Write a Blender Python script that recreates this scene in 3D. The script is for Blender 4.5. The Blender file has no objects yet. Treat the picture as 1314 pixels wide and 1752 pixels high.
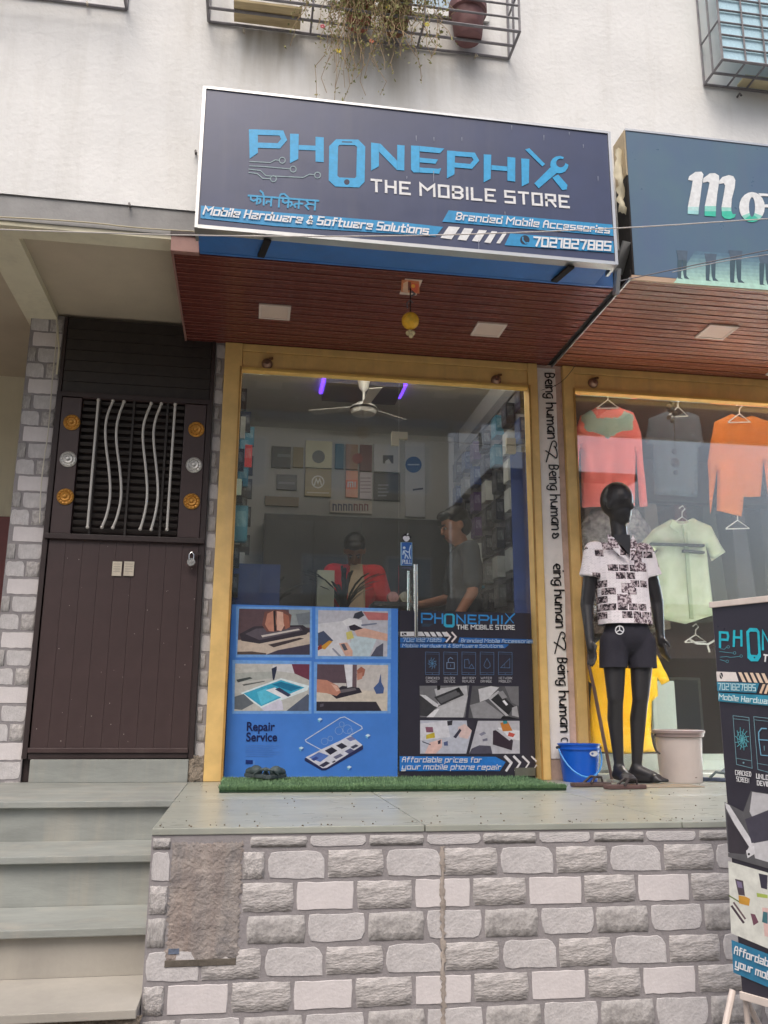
import bpy, bmesh, math, random
from mathutils import Vector, Matrix, noise
random.seed(7)
R = math.radians
sc = bpy.context.scene
col = sc.collection

# ------------------------------------------------------------------ camera
CAM = Vector((0.0, -5.04, 1.5)); F = 1487.5
YAW, PITCH, ROLL = 0.15408, 0.22757, 0.00679
_f = Vector((math.sin(YAW)*math.cos(PITCH), math.cos(YAW)*math.cos(PITCH), math.sin(PITCH)))
_r0 = Vector((math.cos(YAW), -math.sin(YAW), 0)); _u0 = _r0.cross(_f)
_r = _r0*math.cos(ROLL) + _u0*math.sin(ROLL); _u = -_r0*math.sin(ROLL) + _u0*math.cos(ROLL)
cd = bpy.data.cameras.new('camera'); cam = bpy.data.objects.new('camera', cd); col.objects.link(cam)
cam.matrix_world = Matrix(((_r.x, _u.x, -_f.x, CAM.x), (_r.y, _u.y, -_f.y, CAM.y), (_r.z, _u.z, -_f.z, CAM.z), (0, 0, 0, 1)))
cd.sensor_fit = 'VERTICAL'; cd.sensor_height = 24; cd.lens = F/1752*24
cd.clip_start = 0.05; cd.clip_end = 400
sc.camera = cam
# ------------------------------------------------------------------ light
w = bpy.data.worlds.new('World'); sc.world = w; w.use_nodes = True
nt = w.node_tree; bgn = nt.nodes['Background']
sky = nt.nodes.new('ShaderNodeTexSky'); sky.sky_type = 'NISHITA'; sky.sun_disc = False
SUN_EL, SUN_AZ = 58, 200       # hazy, high sun in front of the building and to its left
sky.sun_elevation = R(SUN_EL); sky.sun_rotation = R(SUN_AZ)
sky.air_density = 1.0; sky.dust_density = 6.0; sky.ozone_density = 0.6
nt.links.new(sky.outputs[0], bgn.inputs[0]); bgn.inputs[1].default_value = 0.115
sd = bpy.data.lights.new('sun', 'SUN'); sd.energy = 0.9; sd.angle = R(40); sd.color = (1, .97, .935)
so = bpy.data.objects.new('sun', sd); col.objects.link(so)
sv = Vector((math.sin(R(SUN_AZ))*math.cos(R(SUN_EL)), math.cos(R(SUN_AZ))*math.cos(R(SUN_EL)), math.sin(R(SUN_EL))))
so.rotation_euler = sv.to_track_quat('Z', 'Y').to_euler(); so.location = (0, -6, 12)
sc.view_settings.view_transform = 'Standard'; sc.view_settings.look = 'None'
sc.view_settings.exposure = 0.70; sc.view_settings.gamma = 1; sc.view_settings.use_curve_mapping = False

# ------------------------------------------------------------------ measuring: photo point on a real plane
def ray(x, y): return _f + _r*((x-657)/F) - _u*((y-876)/F)
def at(x, y, Y): d = ray(x, y); return CAM + d*((Y-CAM.y)/d.y)
def atz(x, y, Z): d = ray(x, y); return CAM + d*((Z-CAM.z)/d.z)
class Plane:
    def __init__(s, P0, n): s.P0 = Vector(P0); s.n = Vector(n).normalized()
    def __call__(s, x, y, lift=0):
        d = ray(x, y); t = (s.P0-CAM).dot(s.n)/d.dot(s.n); return CAM + d*t + s.n*lift
# key levels (metres): street 0, platform top PZ, soffit SZ
PZ, SZ, CZ, YW, YP, YG = 1.132, 3.696, 3.795, -1.06, -1.985, 0.045

# ------------------------------------------------------------------ materials
def lin(c): return tuple(((v/255)/12.92 if v/255 <= .04045 else ((v/255+.055)/1.055)**2.4) for v in c)
MATS = {}
def M(name, rgb, rough=.6, var=.15, scale=6, bump=.15, bscale=60, metal=0, spec=.5, streak=0, streakcol=(90, 80, 60), alt=None, attr=None, coat=0, stretch=(1, 1, 1), emit=0, dist=.004):
    if name in MATS: return MATS[name]
    m = bpy.data.materials.new(name); m.use_nodes = True; n = m.node_tree.nodes; L = m.node_tree.links
    b = n['Principled BSDF']; c = lin(rgb)
    b.inputs['Roughness'].default_value = rough; b.inputs['Metallic'].default_value = metal
    b.inputs['Specular IOR Level'].default_value = spec
    if coat: b.inputs['Coat Weight'].default_value = coat; b.inputs['Coat Roughness'].default_value = .15
    tc = n.new('ShaderNodeTexCoord'); mp = n.new('ShaderNodeMapping'); mp.inputs['Scale'].default_value = stretch
    L.new(tc.outputs['Object'], mp.inputs[0])
    nz = n.new('ShaderNodeTexNoise'); nz.inputs['Scale'].default_value = scale; nz.inputs['Detail'].default_value = 6; nz.inputs['Roughness'].default_value = .62
    L.new(mp.outputs[0], nz.inputs['Vector'])
    rp = n.new('ShaderNodeMapRange'); rp.inputs['From Min'].default_value = .3; rp.inputs['From Max'].default_value = .7
    L.new(nz.outputs[0], rp.inputs['Value'])
    mx = n.new('ShaderNodeMix'); mx.data_type = 'RGBA'
    a = lin(alt) if alt else tuple(v*(1-var) for v in c)
    d = c if alt else tuple(min(1, v*(1+var*.6)) for v in c)
    mx.inputs['A'].default_value = (*a, 1); mx.inputs['B'].default_value = (*d, 1)
    L.new(rp.outputs[0], mx.inputs['Factor']); out = mx.outputs['Result']
    if attr:
        at_ = n.new('ShaderNodeAttribute'); at_.attribute_name = attr
        mm = n.new('ShaderNodeMix'); mm.data_type = 'RGBA'; mm.blend_type = 'MULTIPLY'; mm.inputs['Factor'].default_value = 1
        L.new(at_.outputs['Color'], mm.inputs['A']); L.new(out, mm.inputs['B']); out = mm.outputs['Result']
    if streak:
        m2 = n.new('ShaderNodeMapping'); m2.inputs['Scale'].default_value = (5, 5, .45); L.new(tc.outputs['Object'], m2.inputs[0])
        n2 = n.new('ShaderNodeTexNoise'); n2.inputs['Scale'].default_value = 1.6; n2.inputs['Detail'].default_value = 7; n2.inputs['Roughness'].default_value = .65
        L.new(m2.outputs[0], n2.inputs['Vector'])
        r2 = n.new('ShaderNodeMapRange'); r2.inputs['From Min'].default_value = .5; r2.inputs['From Max'].default_value = .78; r2.inputs['To Max'].default_value = streak
        L.new(n2.outputs[0], r2.inputs['Value'])
        m3 = n.new('ShaderNodeMix'); m3.data_type = 'RGBA'; m3.inputs['B'].default_value = (*lin(streakcol), 1)
        L.new(r2.outputs[0], m3.inputs['Factor']); L.new(out, m3.inputs['A']); out = m3.outputs['Result']
    L.new(out, b.inputs['Base Color'])
    if emit: L.new(out, b.inputs['Emission Color']); b.inputs['Emission Strength'].default_value = emit
    if bump:
        nb = n.new('ShaderNodeTexNoise'); nb.inputs['Scale'].default_value = bscale; nb.inputs['Detail'].default_value = 5
        L.new(mp.outputs[0], nb.inputs['Vector'])
        bp = n.new('ShaderNodeBump'); bp.inputs['Strength'].default_value = bump; bp.inputs['Distance'].default_value = dist
        L.new(nb.outputs[0], bp.inputs['Height']); L.new(bp.outputs[0], b.inputs['Normal'])
        rr = n.new('ShaderNodeMapRange'); rr.inputs['To Min'].default_value = max(0, rough-.1); rr.inputs['To Max'].default_value = min(1, rough+.12)
        L.new(nb.outputs[0], rr.inputs['Value']); L.new(rr.outputs[0], b.inputs['Roughness'])
    MATS[name] = m; return m

def glass_mat(name, tint, fac):
    m = bpy.data.materials.new(name); m.use_nodes = True; n = m.node_tree.nodes; L = m.node_tree.links; n.clear()
    o = n.new('ShaderNodeOutputMaterial'); t = n.new('ShaderNodeBsdfTransparent'); t.inputs[0].default_value = (*tint, 1)
    g = n.new('ShaderNodeBsdfGlossy'); g.inputs['Roughness'].default_value = .012; g.inputs[0].default_value = (.95, 1, .98, 1)
    fr = n.new('ShaderNodeFresnel'); fr.inputs[0].default_value = 1.5
    mu = n.new('ShaderNodeMath'); mu.operation = 'MULTIPLY'; mu.inputs[1].default_value = fac; L.new(fr.outputs[0], mu.inputs[0])
    nz = n.new('ShaderNodeTexNoise'); nz.inputs['Scale'].default_value = 1.3
    bp = n.new('ShaderNodeBump'); bp.inputs['Strength'].default_value = .03; bp.inputs['Distance'].default_value = .02; L.new(nz.outputs[0], bp.inputs['Height']); L.new(bp.outputs[0], g.inputs['Normal'])
    mi = n.new('ShaderNodeAddShader'); gc = n.new('ShaderNodeCombineColor'); [L.new(mu.outputs[0], gc.inputs[k_]) for k_ in range(3)]; L.new(gc.outputs[0], g.inputs[0]); L.new(g.outputs[0], mi.inputs[1]); L.new(mi.outputs[0], o.inputs[0])
    df = n.new('ShaderNodeBsdfDiffuse'); df.inputs[0].default_value = (.72, .70, .66, 1); dm = n.new('ShaderNodeMixShader')   # dust on the pane, thickened into a veil imitating reflected haze
    nd = n.new('ShaderNodeTexNoise'); nd.inputs['Scale'].default_value = 2.5; nd.inputs['Detail'].default_value = 5; rd = n.new('ShaderNodeMapRange'); rd.inputs[1].default_value = .3; rd.inputs[2].default_value = .7; rd.inputs[3].default_value = .01; rd.inputs[4].default_value = .045; L.new(nd.outputs[0], rd.inputs[0])
    L.new(rd.outputs[0], dm.inputs[0]); L.new(t.outputs[0], dm.inputs[1]); L.new(df.outputs[0], dm.inputs[2]); L.new(dm.outputs[0], mi.inputs[0])
    MATS[name] = m; return m
GLASS = glass_mat('shop glass', (.93, .955, .95), 1.05)
WINGLASS = M('window glass', (150, 175, 190), rough=.08, var=.05, bump=0, spec=1, metal=.2)

# ------------------------------------------------------------------ objects
ORG = {}
def tag(o, label=None, cat=None, group=None, kind=None):
    if label: o['label'] = label
    if cat: o['category'] = cat
    if group: o['group'] = group
    if kind: o['kind'] = kind
    return o
def thing(name, label, cat, loc, group=None):
    o = bpy.data.objects.new(name, None); o.empty_display_size = .05; col.objects.link(o); o.location = loc; ORG[o.name] = Vector(loc)
    return tag(o, label, cat, group)
def link(name, me, mat, parent, origin=None):
    o = bpy.data.objects.new(name, me); col.objects.link(o)
    if mat and not me.materials: me.materials.append(mat)
    if parent is not None:
        o.parent = parent; ORG[o.name] = ORG[parent.name]
    else:
        o.location = origin or (0, 0, 0); ORG[o.name] = Vector(o.location)
    return o
class MB:
    """collects shapes in world metres; build() links ONE mesh"""
    def __init__(s): s.v = []; s.f = []; s.c = []
    def add(s, vs, fs, c=None):
        k = len(s.v); s.v += [Vector(v) for v in vs]; s.f += [tuple(i+k for i in f) for f in fs]; s.c += [c]*len(fs); return s
    def box(s, x0, x1, y0, y1, z0, z1, c=None):
        return s.add([(x0,y0,z0),(x1,y0,z0),(x1,y1,z0),(x0,y1,z0),(x0,y0,z1),(x1,y0,z1),(x1,y1,z1),(x0,y1,z1)],
                     [(0,3,2,1),(4,5,6,7),(0,1,5,4),(1,2,6,5),(2,3,7,6),(3,0,4,7)], c)
    def bar(s, a, b, w, h=None, up=(0,0,1), c=None):
        a = Vector(a); b = Vector(b); h = h or w; d = (b-a).normalized(); up = Vector(up)
        if abs(d.dot(up)) > .95: up = Vector((0,1,0))
        x = d.cross(up).normalized()*(w/2); y = x.cross(d).normalized()*(h/2)
        vs = [a-x-y, a+x-y, a+x+y, a-x+y, b-x-y, b+x-y, b+x+y, b-x+y]
        return s.add(vs, [(0,3,2,1),(4,5,6,7),(0,1,5,4),(1,2,6,5),(2,3,7,6),(3,0,4,7)], c)
    def tube(s, pts, r, n=8, c=None, cap=True, rr=None):
        pts = [Vector(p) for p in pts]; k = len(s.v); ref = None
        for i, p in enumerate(pts):
            d = ((pts[min(i+1, len(pts)-1)]-pts[max(i-1, 0)])).normalized()
            if ref is None:
                ref = d.cross(Vector((0,0,1)) if abs(d.z) < .9 else Vector((0,1,0))).normalized()
            x = (ref - d*ref.dot(d)).normalized(); ref = x; y = d.cross(x)
            q = rr[i] if rr else r
            for j in range(n):
                a = 2*math.pi*j/n; s.v.append(p + (x*math.cos(a)+y*math.sin(a))*q)
        for i in range(len(pts)-1):
            for j in range(n):
                s.f.append((k+i*n+j, k+i*n+(j+1)%n, k+(i+1)*n+(j+1)%n, k+(i+1)*n+j)); s.c.append(c)
        if cap:
            s.f.append(tuple(k+j for j in reversed(range(n)))); s.f.append(tuple(k+(len(pts)-1)*n+j for j in range(n))); s.c += [c, c]
        return s
    def lathe(s, cx, cy, prof, n=28, c=None, axis='z', cz=0):
        k = len(s.v)
        for (r, h) in prof:
            for j in range(n):
                a = 2*math.pi*j/n
                if axis == 'z': s.v.append(Vector((cx+r*math.cos(a), cy+r*math.sin(a), h)))
                else: s.v.append(Vector((cx+r*math.cos(a), cy+h, cz+r*math.sin(a))))
        for i in range(len(prof)-1):
            for j in range(n):
                q = (k+i*n+j, k+i*n+(j+1)%n, k+(i+1)*n+(j+1)%n, k+(i+1)*n+j)
                s.f.append(q if axis == 'z' else q[::-1]); s.c.append(c)
        return s
    def prism(s, poly, d, c=None):
        """poly: list of 3D points, extruded by vector d"""
        d = Vector(d); n = len(poly); p = [Vector(q) for q in poly]
        return s.add(p+[q+d for q in p], [tuple(range(n)), tuple(reversed(range(n, 2*n)))] + [(i, i+n, (i+1)%n+n, (i+1)%n) for i in range(n)], c)
    def ball(s, c0, r, n=12, c=None, sq=(1,1,1)):
        c0 = Vector(c0); k = len(s.v); m = n//2+1
        for i in range(m+1):
            t = math.pi*i/m
            for j in range(n):
                a = 2*math.pi*j/n; s.v.append(c0+Vector((r*sq[0]*math.sin(t)*math.cos(a), r*sq[1]*math.sin(t)*math.sin(a), r*sq[2]*math.cos(t))))
        for i in range(m):
            for j in range(n):
                s.f.append((k+i*n+j, k+(i+1)*n+j, k+(i+1)*n+(j+1)%n, k+i*n+(j+1)%n)); s.c.append(c)
        return s
    def mesh(s, name, off=Vector((0,0,0)), bevel=0, smooth=False):
        me = bpy.data.meshes.new(name); me.from_pydata([v-off for v in s.v], [], s.f)
        if any(x is not None for x in s.c):
            ca = me.color_attributes.new('Col', 'FLOAT_COLOR', 'CORNER'); i = 0
            for p in me.polygons:
                cc = s.c[p.index] or (200, 200, 200)
                for l in p.loop_indices: ca.data[l].color = (*lin(cc), 1)
        if bevel or smooth:
            bm = bmesh.new(); bm.from_mesh(me); bmesh.ops.remove_doubles(bm, verts=bm.verts, dist=1e-5)
            if bevel:
                es = [e for e in bm.edges if len(e.link_faces) == 2 and e.calc_face_angle(0) > .6]
                bmesh.ops.bevel(bm, geom=es, offset=bevel, segments=2, affect='EDGES', profile=.6)
            bm.to_mesh(me); bm.free()
            if smooth:
                for p in me.polygons: p.use_smooth = True
                try: me.set_sharp_from_angle(angle=R(40))
                except Exception: pass
        return me
    def build(s, name, mat, parent=None, bevel=0, smooth=False, origin=None):
        off = ORG[parent.name] if parent is not None else Vector(origin or (0,0,0))
        return link(name, s.mesh(name, off, bevel, smooth), mat, parent, origin)
def place(name, me, parent, pos, scale=None, rot=None):
    """a piece that shares mesh data, set at a world position below its parent"""
    o = bpy.data.objects.new(name, me); col.objects.link(o); o.parent = parent; ORG[o.name] = ORG[parent.name]
    o.location = Vector(pos)-ORG[parent.name]
    if scale: o.scale = scale
    if rot: o.rotation_euler = rot
    return o
def children_of(o): return [c for c in o.children]
def copy_tree(o, dv, parent=None):
    c = o.copy(); col.objects.link(c)
    if parent is None: c.location = o.location + Vector(dv); ORG[c.name] = Vector(c.location)
    else: c.parent = parent; ORG[c.name] = ORG[parent.name]
    for ch in list(o.children): copy_tree(ch, dv, c)
    return c

# ------------------------------------------------------------------ flat print
PRINT = M('printed vinyl', (245, 245, 245), rough=.38, var=.16, scale=36, bump=.05, bscale=30, attr='Col')
def ribbon(pts, t):
    """miter-joined ribbon of half width t for a 2D polyline -> list of quads"""
    P = [Vector(p) for p in pts]; closed = (P[0]-P[-1]).length < 1e-6
    if closed: P = P[:-1]
    n = len(P)
    if n < 2: return []
    L = []; Rr = []
    for i in range(n):
        a = P[i-1] if (closed or i > 0) else None; b = P[(i+1) % n] if (closed or i < n-1) else None
        d1 = (P[i]-a).normalized() if a is not None else None; d2 = (b-P[i]).normalized() if b is not None else None
        if d1 is None: d1 = d2
        if d2 is None: d2 = d1
        m = d1+d2
        m = m.normalized() if m.length > 1e-3 else d1
        nn = Vector((-m.y, m.x)); k = nn.dot(Vector((-d1.y, d1.x))); k = max(k, .45)
        e = Vector((0, 0))
        if not closed and i == 0: e = -d1*t*.9
        if not closed and i == n-1: e = d1*t*.9
        L.append(P[i]+nn*t/k+e); Rr.append(P[i]-nn*t/k+e)
    q = []
    for i in range(n if closed else n-1):
        j = (i+1) % n; q.append([Rr[i], Rr[j], L[j], L[i]])
    return q
GL = {'A':'02 06 18 38 46 42|05 45','B':'02 08 38 47 46 35 05|35 44 43 32 02','C':'48 08 02 42','D':'02 08 38 46 44 32 02','E':'48 08 02 42|05 35','F':'48 08 02|05 35',
'G':'48 08 02 42 45 25','H':'02 08|42 48|05 45','I':'02 08','K':'02 08|48 05 42','L':'08 02 42','M':'02 08 35 68 62','N':'02 08 42 48','O':'02 08 48 42 02','P':'02 08 48 45 05',
'R':'02 08 48 45 05|25 42','S':'48 08 05 45 42 02','T':'08 48|28 22','U':'08 02 42 48','W':'08 12 36 52 68','Y':'08 25 48|25 22','V':'08 22 48',
'a':'06 46 42 02 04 44','b':'08 02 42 46 06','c':'46 06 02 42','d':'48 42 02 06 46','e':'42 02 06 46 44 04','f':'38 18 12|06 36','g':'42 02 06 46 40 00','h':'08 02|06 46 42',
'i':'02 05|07 08','l':'08 02','m':'02 06 66 62|36 32','n':'02 06 46 42','o':'02 06 46 42 02','p':'00 06 46 42 02','r':'02 06 36','s':'46 06 04 44 42 02','t':'18 12 32|06 36',
'u':'06 02 42 46','v':'06 22 46','w':'06 02 62 66|32 36','y':'06 02 42|46 40 00','k':'08 02|46 04 42','0':'02 08 48 42 02','1':'08 28 22','2':'08 48 45 05 02 42','5':'48 08 05 45 42 02',
'7':'08 48 22','8':'02 08 48 42 02|05 45','&':'42 17 28 37 03 12 22 44','.':'02 03','?':''}
HW = {'B':'02 08 28 47 35 05 35 44 32 02','e':'04 44 46 16 04 13 22 42','i':'02 06|08 08','n':'06 02|05 26 46 42','g':'46 26 05 03 22 43 46 40 10 01','h':'08 02|05 26 45 42',
'u':'06 03 22 43 46 42','m':'06 02|05 26 35 32|35 56 65 62','a':'46 26 05 03 22 43 46 42','H':'80 24 06 19 38 26 38 59 78 66 40'}
def chaikin(P, k=2):
    for _ in range(k):
        Q = [P[0]]
        for a, b in zip(P, P[1:]): Q += [a*.75+b*.25, a*.25+b*.75]
        Q.append(P[-1]); P = Q
    return P
def text(s, plane, p0, p1, hpx, colr, parent, lift=.002, thick=.55, shear=0, gap=2.0, font=GL, smooth=False, vec=None, name='lettering', up=None, mat=None):
    """letters run from photo point p0 to p1 (baseline) on a real plane; cap height hpx photo pixels"""
    glyphs = []; x = 0
    for ch in s:
        if ch == ' ': x += 2.6; continue
        st = font.get(ch)
        if st is None: continue
        strokes = [[Vector((float(t[0]), float(t[1])-2)) for t in q.split()] for q in st.split('|') if q]
        wd = max((p.x for q in strokes for p in q), default=1)
        for q in strokes:
            if smooth and len(q) > 2: q = chaikin(q)
            glyphs.append([p+Vector((x, 0)) for p in q])
        x += wd + gap
    x -= gap
    A = plane(*p0); B = plane(*p1); ex = (B-A)/x
    if up is None:
        U = plane(p0[0], p0[1]-hpx); U = U-A; exn = ex.normalized(); U = U - exn*U.dot(exn)
    else: U = plane(*up)-A
    ey = U/6
    sx = ex.length; sy = ey.length; b = MB(); k = 0
    for q in glyphs:
        k += 1
        if len(q) == 2 and (q[0]-q[1]).length < .01: q = [q[0], q[0]+Vector((.15, .15))]
        Q = [Vector((p.x*sx+p.y*sy*shear, p.y*sy)) for p in q]
        for quad in ribbon(Q, thick*min(sx*1.25, sy)):
            b.add([A + ex.normalized()*p.x + ey.normalized()*p.y + plane.n*(lift+k % 5*.00012) for p in quad], [(0, 1, 2, 3)], colr)
    return b.build(name, mat or PRINT, parent)
class Art:
    """flat colour shapes printed on a plane; one mesh"""
    def __init__(s, plane, parent, lift=.0015, zo=(0, 0, 1)): s.p = plane; s.par = parent; s.l = lift; s.b = MB(); s.z = zo
    def P(s, x, y, l=None): return s.p(s.z[0]+x/s.z[2], s.z[1]+y/s.z[2], s.l if l is None else l)
    def poly(s, pts, c):
        s.l += 2e-5; s.b.add([s.P(*q) for q in pts], [tuple(reversed(range(len(pts))))], c); return s
    def ring(s, outer, inner, c):
        s.l += 2e-5; n = len(outer); s.b.add([s.P(*q) for q in outer+inner], [(i, (i+1) % n, (i+1) % n+n, i+n) for i in range(n)], c); return s
    def disc(s, x, y, r, c, ry=None, n=18, a0=0, a1=360):
        return s.poly([(x+r*math.cos(R(a0+(a1-a0)*i/n)), y+(ry or r)*math.sin(R(a0+(a1-a0)*i/n))) for i in range(n if a1-a0 == 360 else n+1)], c)
    def circ(s, x, y, r, t, c, n=16, a0=0, a1=360):
        return s.line([(x+r*math.cos(R(a0+(a1-a0)*i/n)), y+r*math.sin(R(a0+(a1-a0)*i/n))) for i in range(n+1)], t, c)
    def line(s, pts, t, c):
        s.l += 1.5e-5
        for q in ribbon([Vector(p) for p in pts], t/2): s.b.add([s.P(p.x, p.y) for p in q], [(0, 1, 2, 3)], c)
        return s
    def build(s, name='print'): return s.b.build(name, PRINT, s.par)
def remeshed(parts, voxel, off, smooth=3):
    """unite ellipsoids and tapered capsules into one continuous skin"""
    bm = bmesh.new()
    def sphere(c, r, rot=None, seg=14):
        m = Matrix.Translation(Vector(c)-off) @ (rot.to_4x4() if rot else Matrix()) @ Matrix.Diagonal((*((r,)*3 if not isinstance(r, tuple) else r), 1))
        bmesh.ops.create_uvsphere(bm, u_segments=seg, v_segments=seg//2+2, radius=1, matrix=m)
    for p in parts:
        if p[0] == 'e': sphere(p[1], p[2], p[3] if len(p) > 3 else None, 18)
        else:
            ty, a, b, ra, rb = p; a = Vector(a); b = Vector(b); d = b-a
            sphere(a, ra)
            if ty == 'c': sphere(b, rb)
            m = Matrix.Translation((a+b)/2-off) @ d.to_track_quat('Z', 'Y').to_matrix().to_4x4()
            bmesh.ops.create_cone(bm, cap_ends=True, segments=14, radius1=ra, radius2=rb, depth=d.length, matrix=m)
    me = bpy.data.meshes.new('tmp'); bm.to_mesh(me); bm.free()
    o = bpy.data.objects.new('tmp', me); col.objects.link(o)
    md = o.modifiers.new('r', 'REMESH'); md.mode = 'VOXEL'; md.voxel_size = voxel
    if smooth:
        ms = o.modifiers.new('s', 'SMOOTH'); ms.iterations = smooth; ms.factor = .6
    dg = bpy.context.evaluated_depsgraph_get(); out = bpy.data.meshes.new_from_object(o.evaluated_get(dg))
    bpy.data.objects.remove(o); bpy.data.meshes.remove(me)
    for p in out.polygons: p.use_smooth = True
    return out
# ================================================================== SETTING
m_white = M('white plaster', (231, 232, 231), rough=.85, var=.09, scale=1.9, bump=.38, bscale=34, streak=.22, streakcol=(168, 162, 148), dist=.008)
m_band = M('raw cement band', (150, 150, 150), rough=.9, var=.16, scale=7, bump=.5, bscale=40)
m_beige = M('beige distemper', (222, 216, 192), rough=.9, var=.10, scale=2.2, bump=.3, bscale=30, streak=.25, streakcol=(128, 118, 112))
m_mortar = M('mortar', (146, 142, 144), rough=.95, var=.15, scale=12, bump=.6, bscale=90)
m_room = M('room paint', (186, 184, 180), rough=.8, var=.06, bump=.1)
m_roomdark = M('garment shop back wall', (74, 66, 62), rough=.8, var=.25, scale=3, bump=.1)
m_floor = M('shop floor tile', (150, 145, 138), rough=.35, var=.1, bump=.05)
m_kota = M('grey green kota stone', (160, 164, 156), rough=.30, var=.20, scale=6, bump=.14, bscale=22, spec=.6, stretch=(.4, 1.6, 1), streak=.35, streakcol=(186, 180, 160))  # cream streaks: dust, plus reflections painted into the slab colour
m_step = M('grey step stone', (146, 150, 146), rough=.55, var=.24, scale=5, bump=.3, bscale=50, stretch=(.5, 1, 1.6), streak=.45, streakcol=(180, 170, 155))
m_steplow = M('dusty step stone', (164, 160, 152), rough=.7, var=.14, scale=4, bump=.25, bscale=50, streak=.35, streakcol=(186, 180, 168))
m_yellow = M('yellow ochre paint', (226, 190, 122), rough=.45, var=.14, scale=9, bump=.2, bscale=40, streak=.5, streakcol=(190, 158, 116))
m_dark = M('dark gap', (28, 24, 24), rough=.8, var=.2)
m_alu = M('brushed aluminium', (196, 198, 198), rough=.35, var=.08, bump=.05, metal=.85)
m_steel = M('polished steel', (210, 210, 208), rough=.15, var=.05, bump=0, metal=1)
m_rust = M('painted iron bar', (96, 92, 92), rough=.6, var=.3, scale=20, bump=.3, bscale=90)
m_asph = M('street concrete', (120, 116, 110), rough=.95, var=.25, scale=3, bump=.6, bscale=50)
m_rubble = M('crumbled cement', (150, 138, 124), rough=1, var=.4, scale=22, bump=1, bscale=70, dist=.02)

g = MB(); g.add([(-90, -90, 0), (90, -90, 0), (90, 90, 0), (-90, 90, 0)], [(0, 1, 2, 3)])
tag(g.build('street', m_asph), kind='structure')

# ---- the building
BLD = thing('building', 'white plastered block with shops on its raised ground floor', 'building', (1, 0, 0))
def part(name, mat, parent, *boxes, **k):
    b = MB()
    for q in boxes: b.box(*q)
    return b.build(name, mat, parent, **k)
# upper wall as a fine sheet with uneven plaster
b = MB(); nx, nz_ = 120, 60; X0, X1, Z0, Z1 = -6, 9, 3.93, 9.5; vs = []; fs = []
for j in range(nz_+1):
    for i in range(nx+1):
        x = X0+(X1-X0)*i/nx; z = Z0+(Z1-Z0)*j/nz_
        vs.append((x, YW-.004*noise.noise((x*1.3, z*1.3, 0))-.002*noise.noise((x*5, z*5, 3)), z))
for j in range(nz_):
    for i in range(nx): a = j*(nx+1)+i; fs.append((a, a+1, a+nx+2, a+nx+1))
b.add(vs, fs); b.box(X0, X1, YW+.02, -.86, Z0+.001, Z1)
b.build('upper_wall', m_white, BLD, smooth=False)
n_ = m_white.node_tree.nodes; L_ = m_white.node_tree.links; bs = n_['Principled BSDF']; src = bs.inputs['Base Color'].links[0].from_socket
tcn = n_.new('ShaderNodeTexCoord'); sx_ = n_.new('ShaderNodeSeparateXYZ'); L_.new(tcn.outputs['Object'], sx_.inputs[0])
def win(o_, a, b_, c, d):   # 1 between b and c, fading to 0 at a and d
    r1 = n_.new('ShaderNodeMapRange'); r1.inputs[1].default_value = a; r1.inputs[2].default_value = b_; L_.new(o_, r1.inputs[0])
    r2 = n_.new('ShaderNodeMapRange'); r2.inputs[1].default_value = c; r2.inputs[2].default_value = d; r2.inputs[3].default_value = 1; r2.inputs[4].default_value = 0; L_.new(o_, r2.inputs[0])
    m_ = n_.new('ShaderNodeMath'); m_.operation = 'MULTIPLY'; L_.new(r1.outputs[0], m_.inputs[0]); L_.new(r2.outputs[0], m_.inputs[1]); return m_.outputs[0]
mpn = n_.new('ShaderNodeMapping'); mpn.inputs['Scale'].default_value = (9, 9, 1.1); L_.new(tcn.outputs['Object'], mpn.inputs[0]); nn = n_.new('ShaderNodeTexNoise'); nn.inputs['Scale'].default_value = 1.2; nn.inputs['Detail'].default_value = 6; L_.new(mpn.outputs[0], nn.inputs[0])
nr = n_.new('ShaderNodeMapRange'); nr.inputs[1].default_value = .32; nr.inputs[2].default_value = .68; L_.new(nn.outputs[0], nr.inputs[0])
mm_ = n_.new('ShaderNodeMath'); mm_.operation = 'MULTIPLY'; L_.new(win(sx_.outputs[0], -1.5, -1.0, -.4, .3), mm_.inputs[0]); L_.new(win(sx_.outputs[2], 4.55, 4.95, 5.6, 5.9), mm_.inputs[1])   # soot and water stain washed down from the flower cage
m2_ = n_.new('ShaderNodeMath'); m2_.operation = 'MULTIPLY'; L_.new(mm_.outputs[0], m2_.inputs[0]); L_.new(nr.outputs[0], m2_.inputs[1]); m3_ = n_.new('ShaderNodeMath'); m3_.operation = 'MULTIPLY'; m3_.inputs[1].default_value = .75; L_.new(m2_.outputs[0], m3_.inputs[0])
mc = n_.new('ShaderNodeMix'); mc.data_type = 'RGBA'; mc.inputs['B'].default_value = (*lin((150, 140, 116)), 1); L_.new(m3_.outputs[0], mc.inputs['Factor']); L_.new(src, mc.inputs['A']); L_.new(mc.outputs['Result'], bs.inputs['Base Color'])
part('cement_band', m_band, BLD, (X0, 9, YW+.008, -.931, 3.795, 3.929))
m_panel = M('darker ceiling plaster', (190, 178, 158), rough=.9, var=.14, scale=1.7, bump=.2)  # recess panels a darker tone than the beams
part('ceiling_slab', m_panel, BLD, (X0, -.26, -.93, 1.6, 3.812, 3.928), (-.26, 9, -.93, .09, 3.815, 3.93))
bx0, bx1 = atz(12, 480, 3.79).x, atz(74, 490, 3.79).x
part('ceiling_beam', m_beige, BLD, (bx0, bx1, -.929, 1.09, 3.772, 3.811))
part('front_beam', m_beige, BLD, (X0, -.44, -1.045, -.9295, 3.772, 3.794))
part('light_stop_slab', m_room, BLD, (X0, 9, -.9, 2.6, 4.02, 4.15))  # unseen slab added to stop light leaking into the shops
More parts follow.
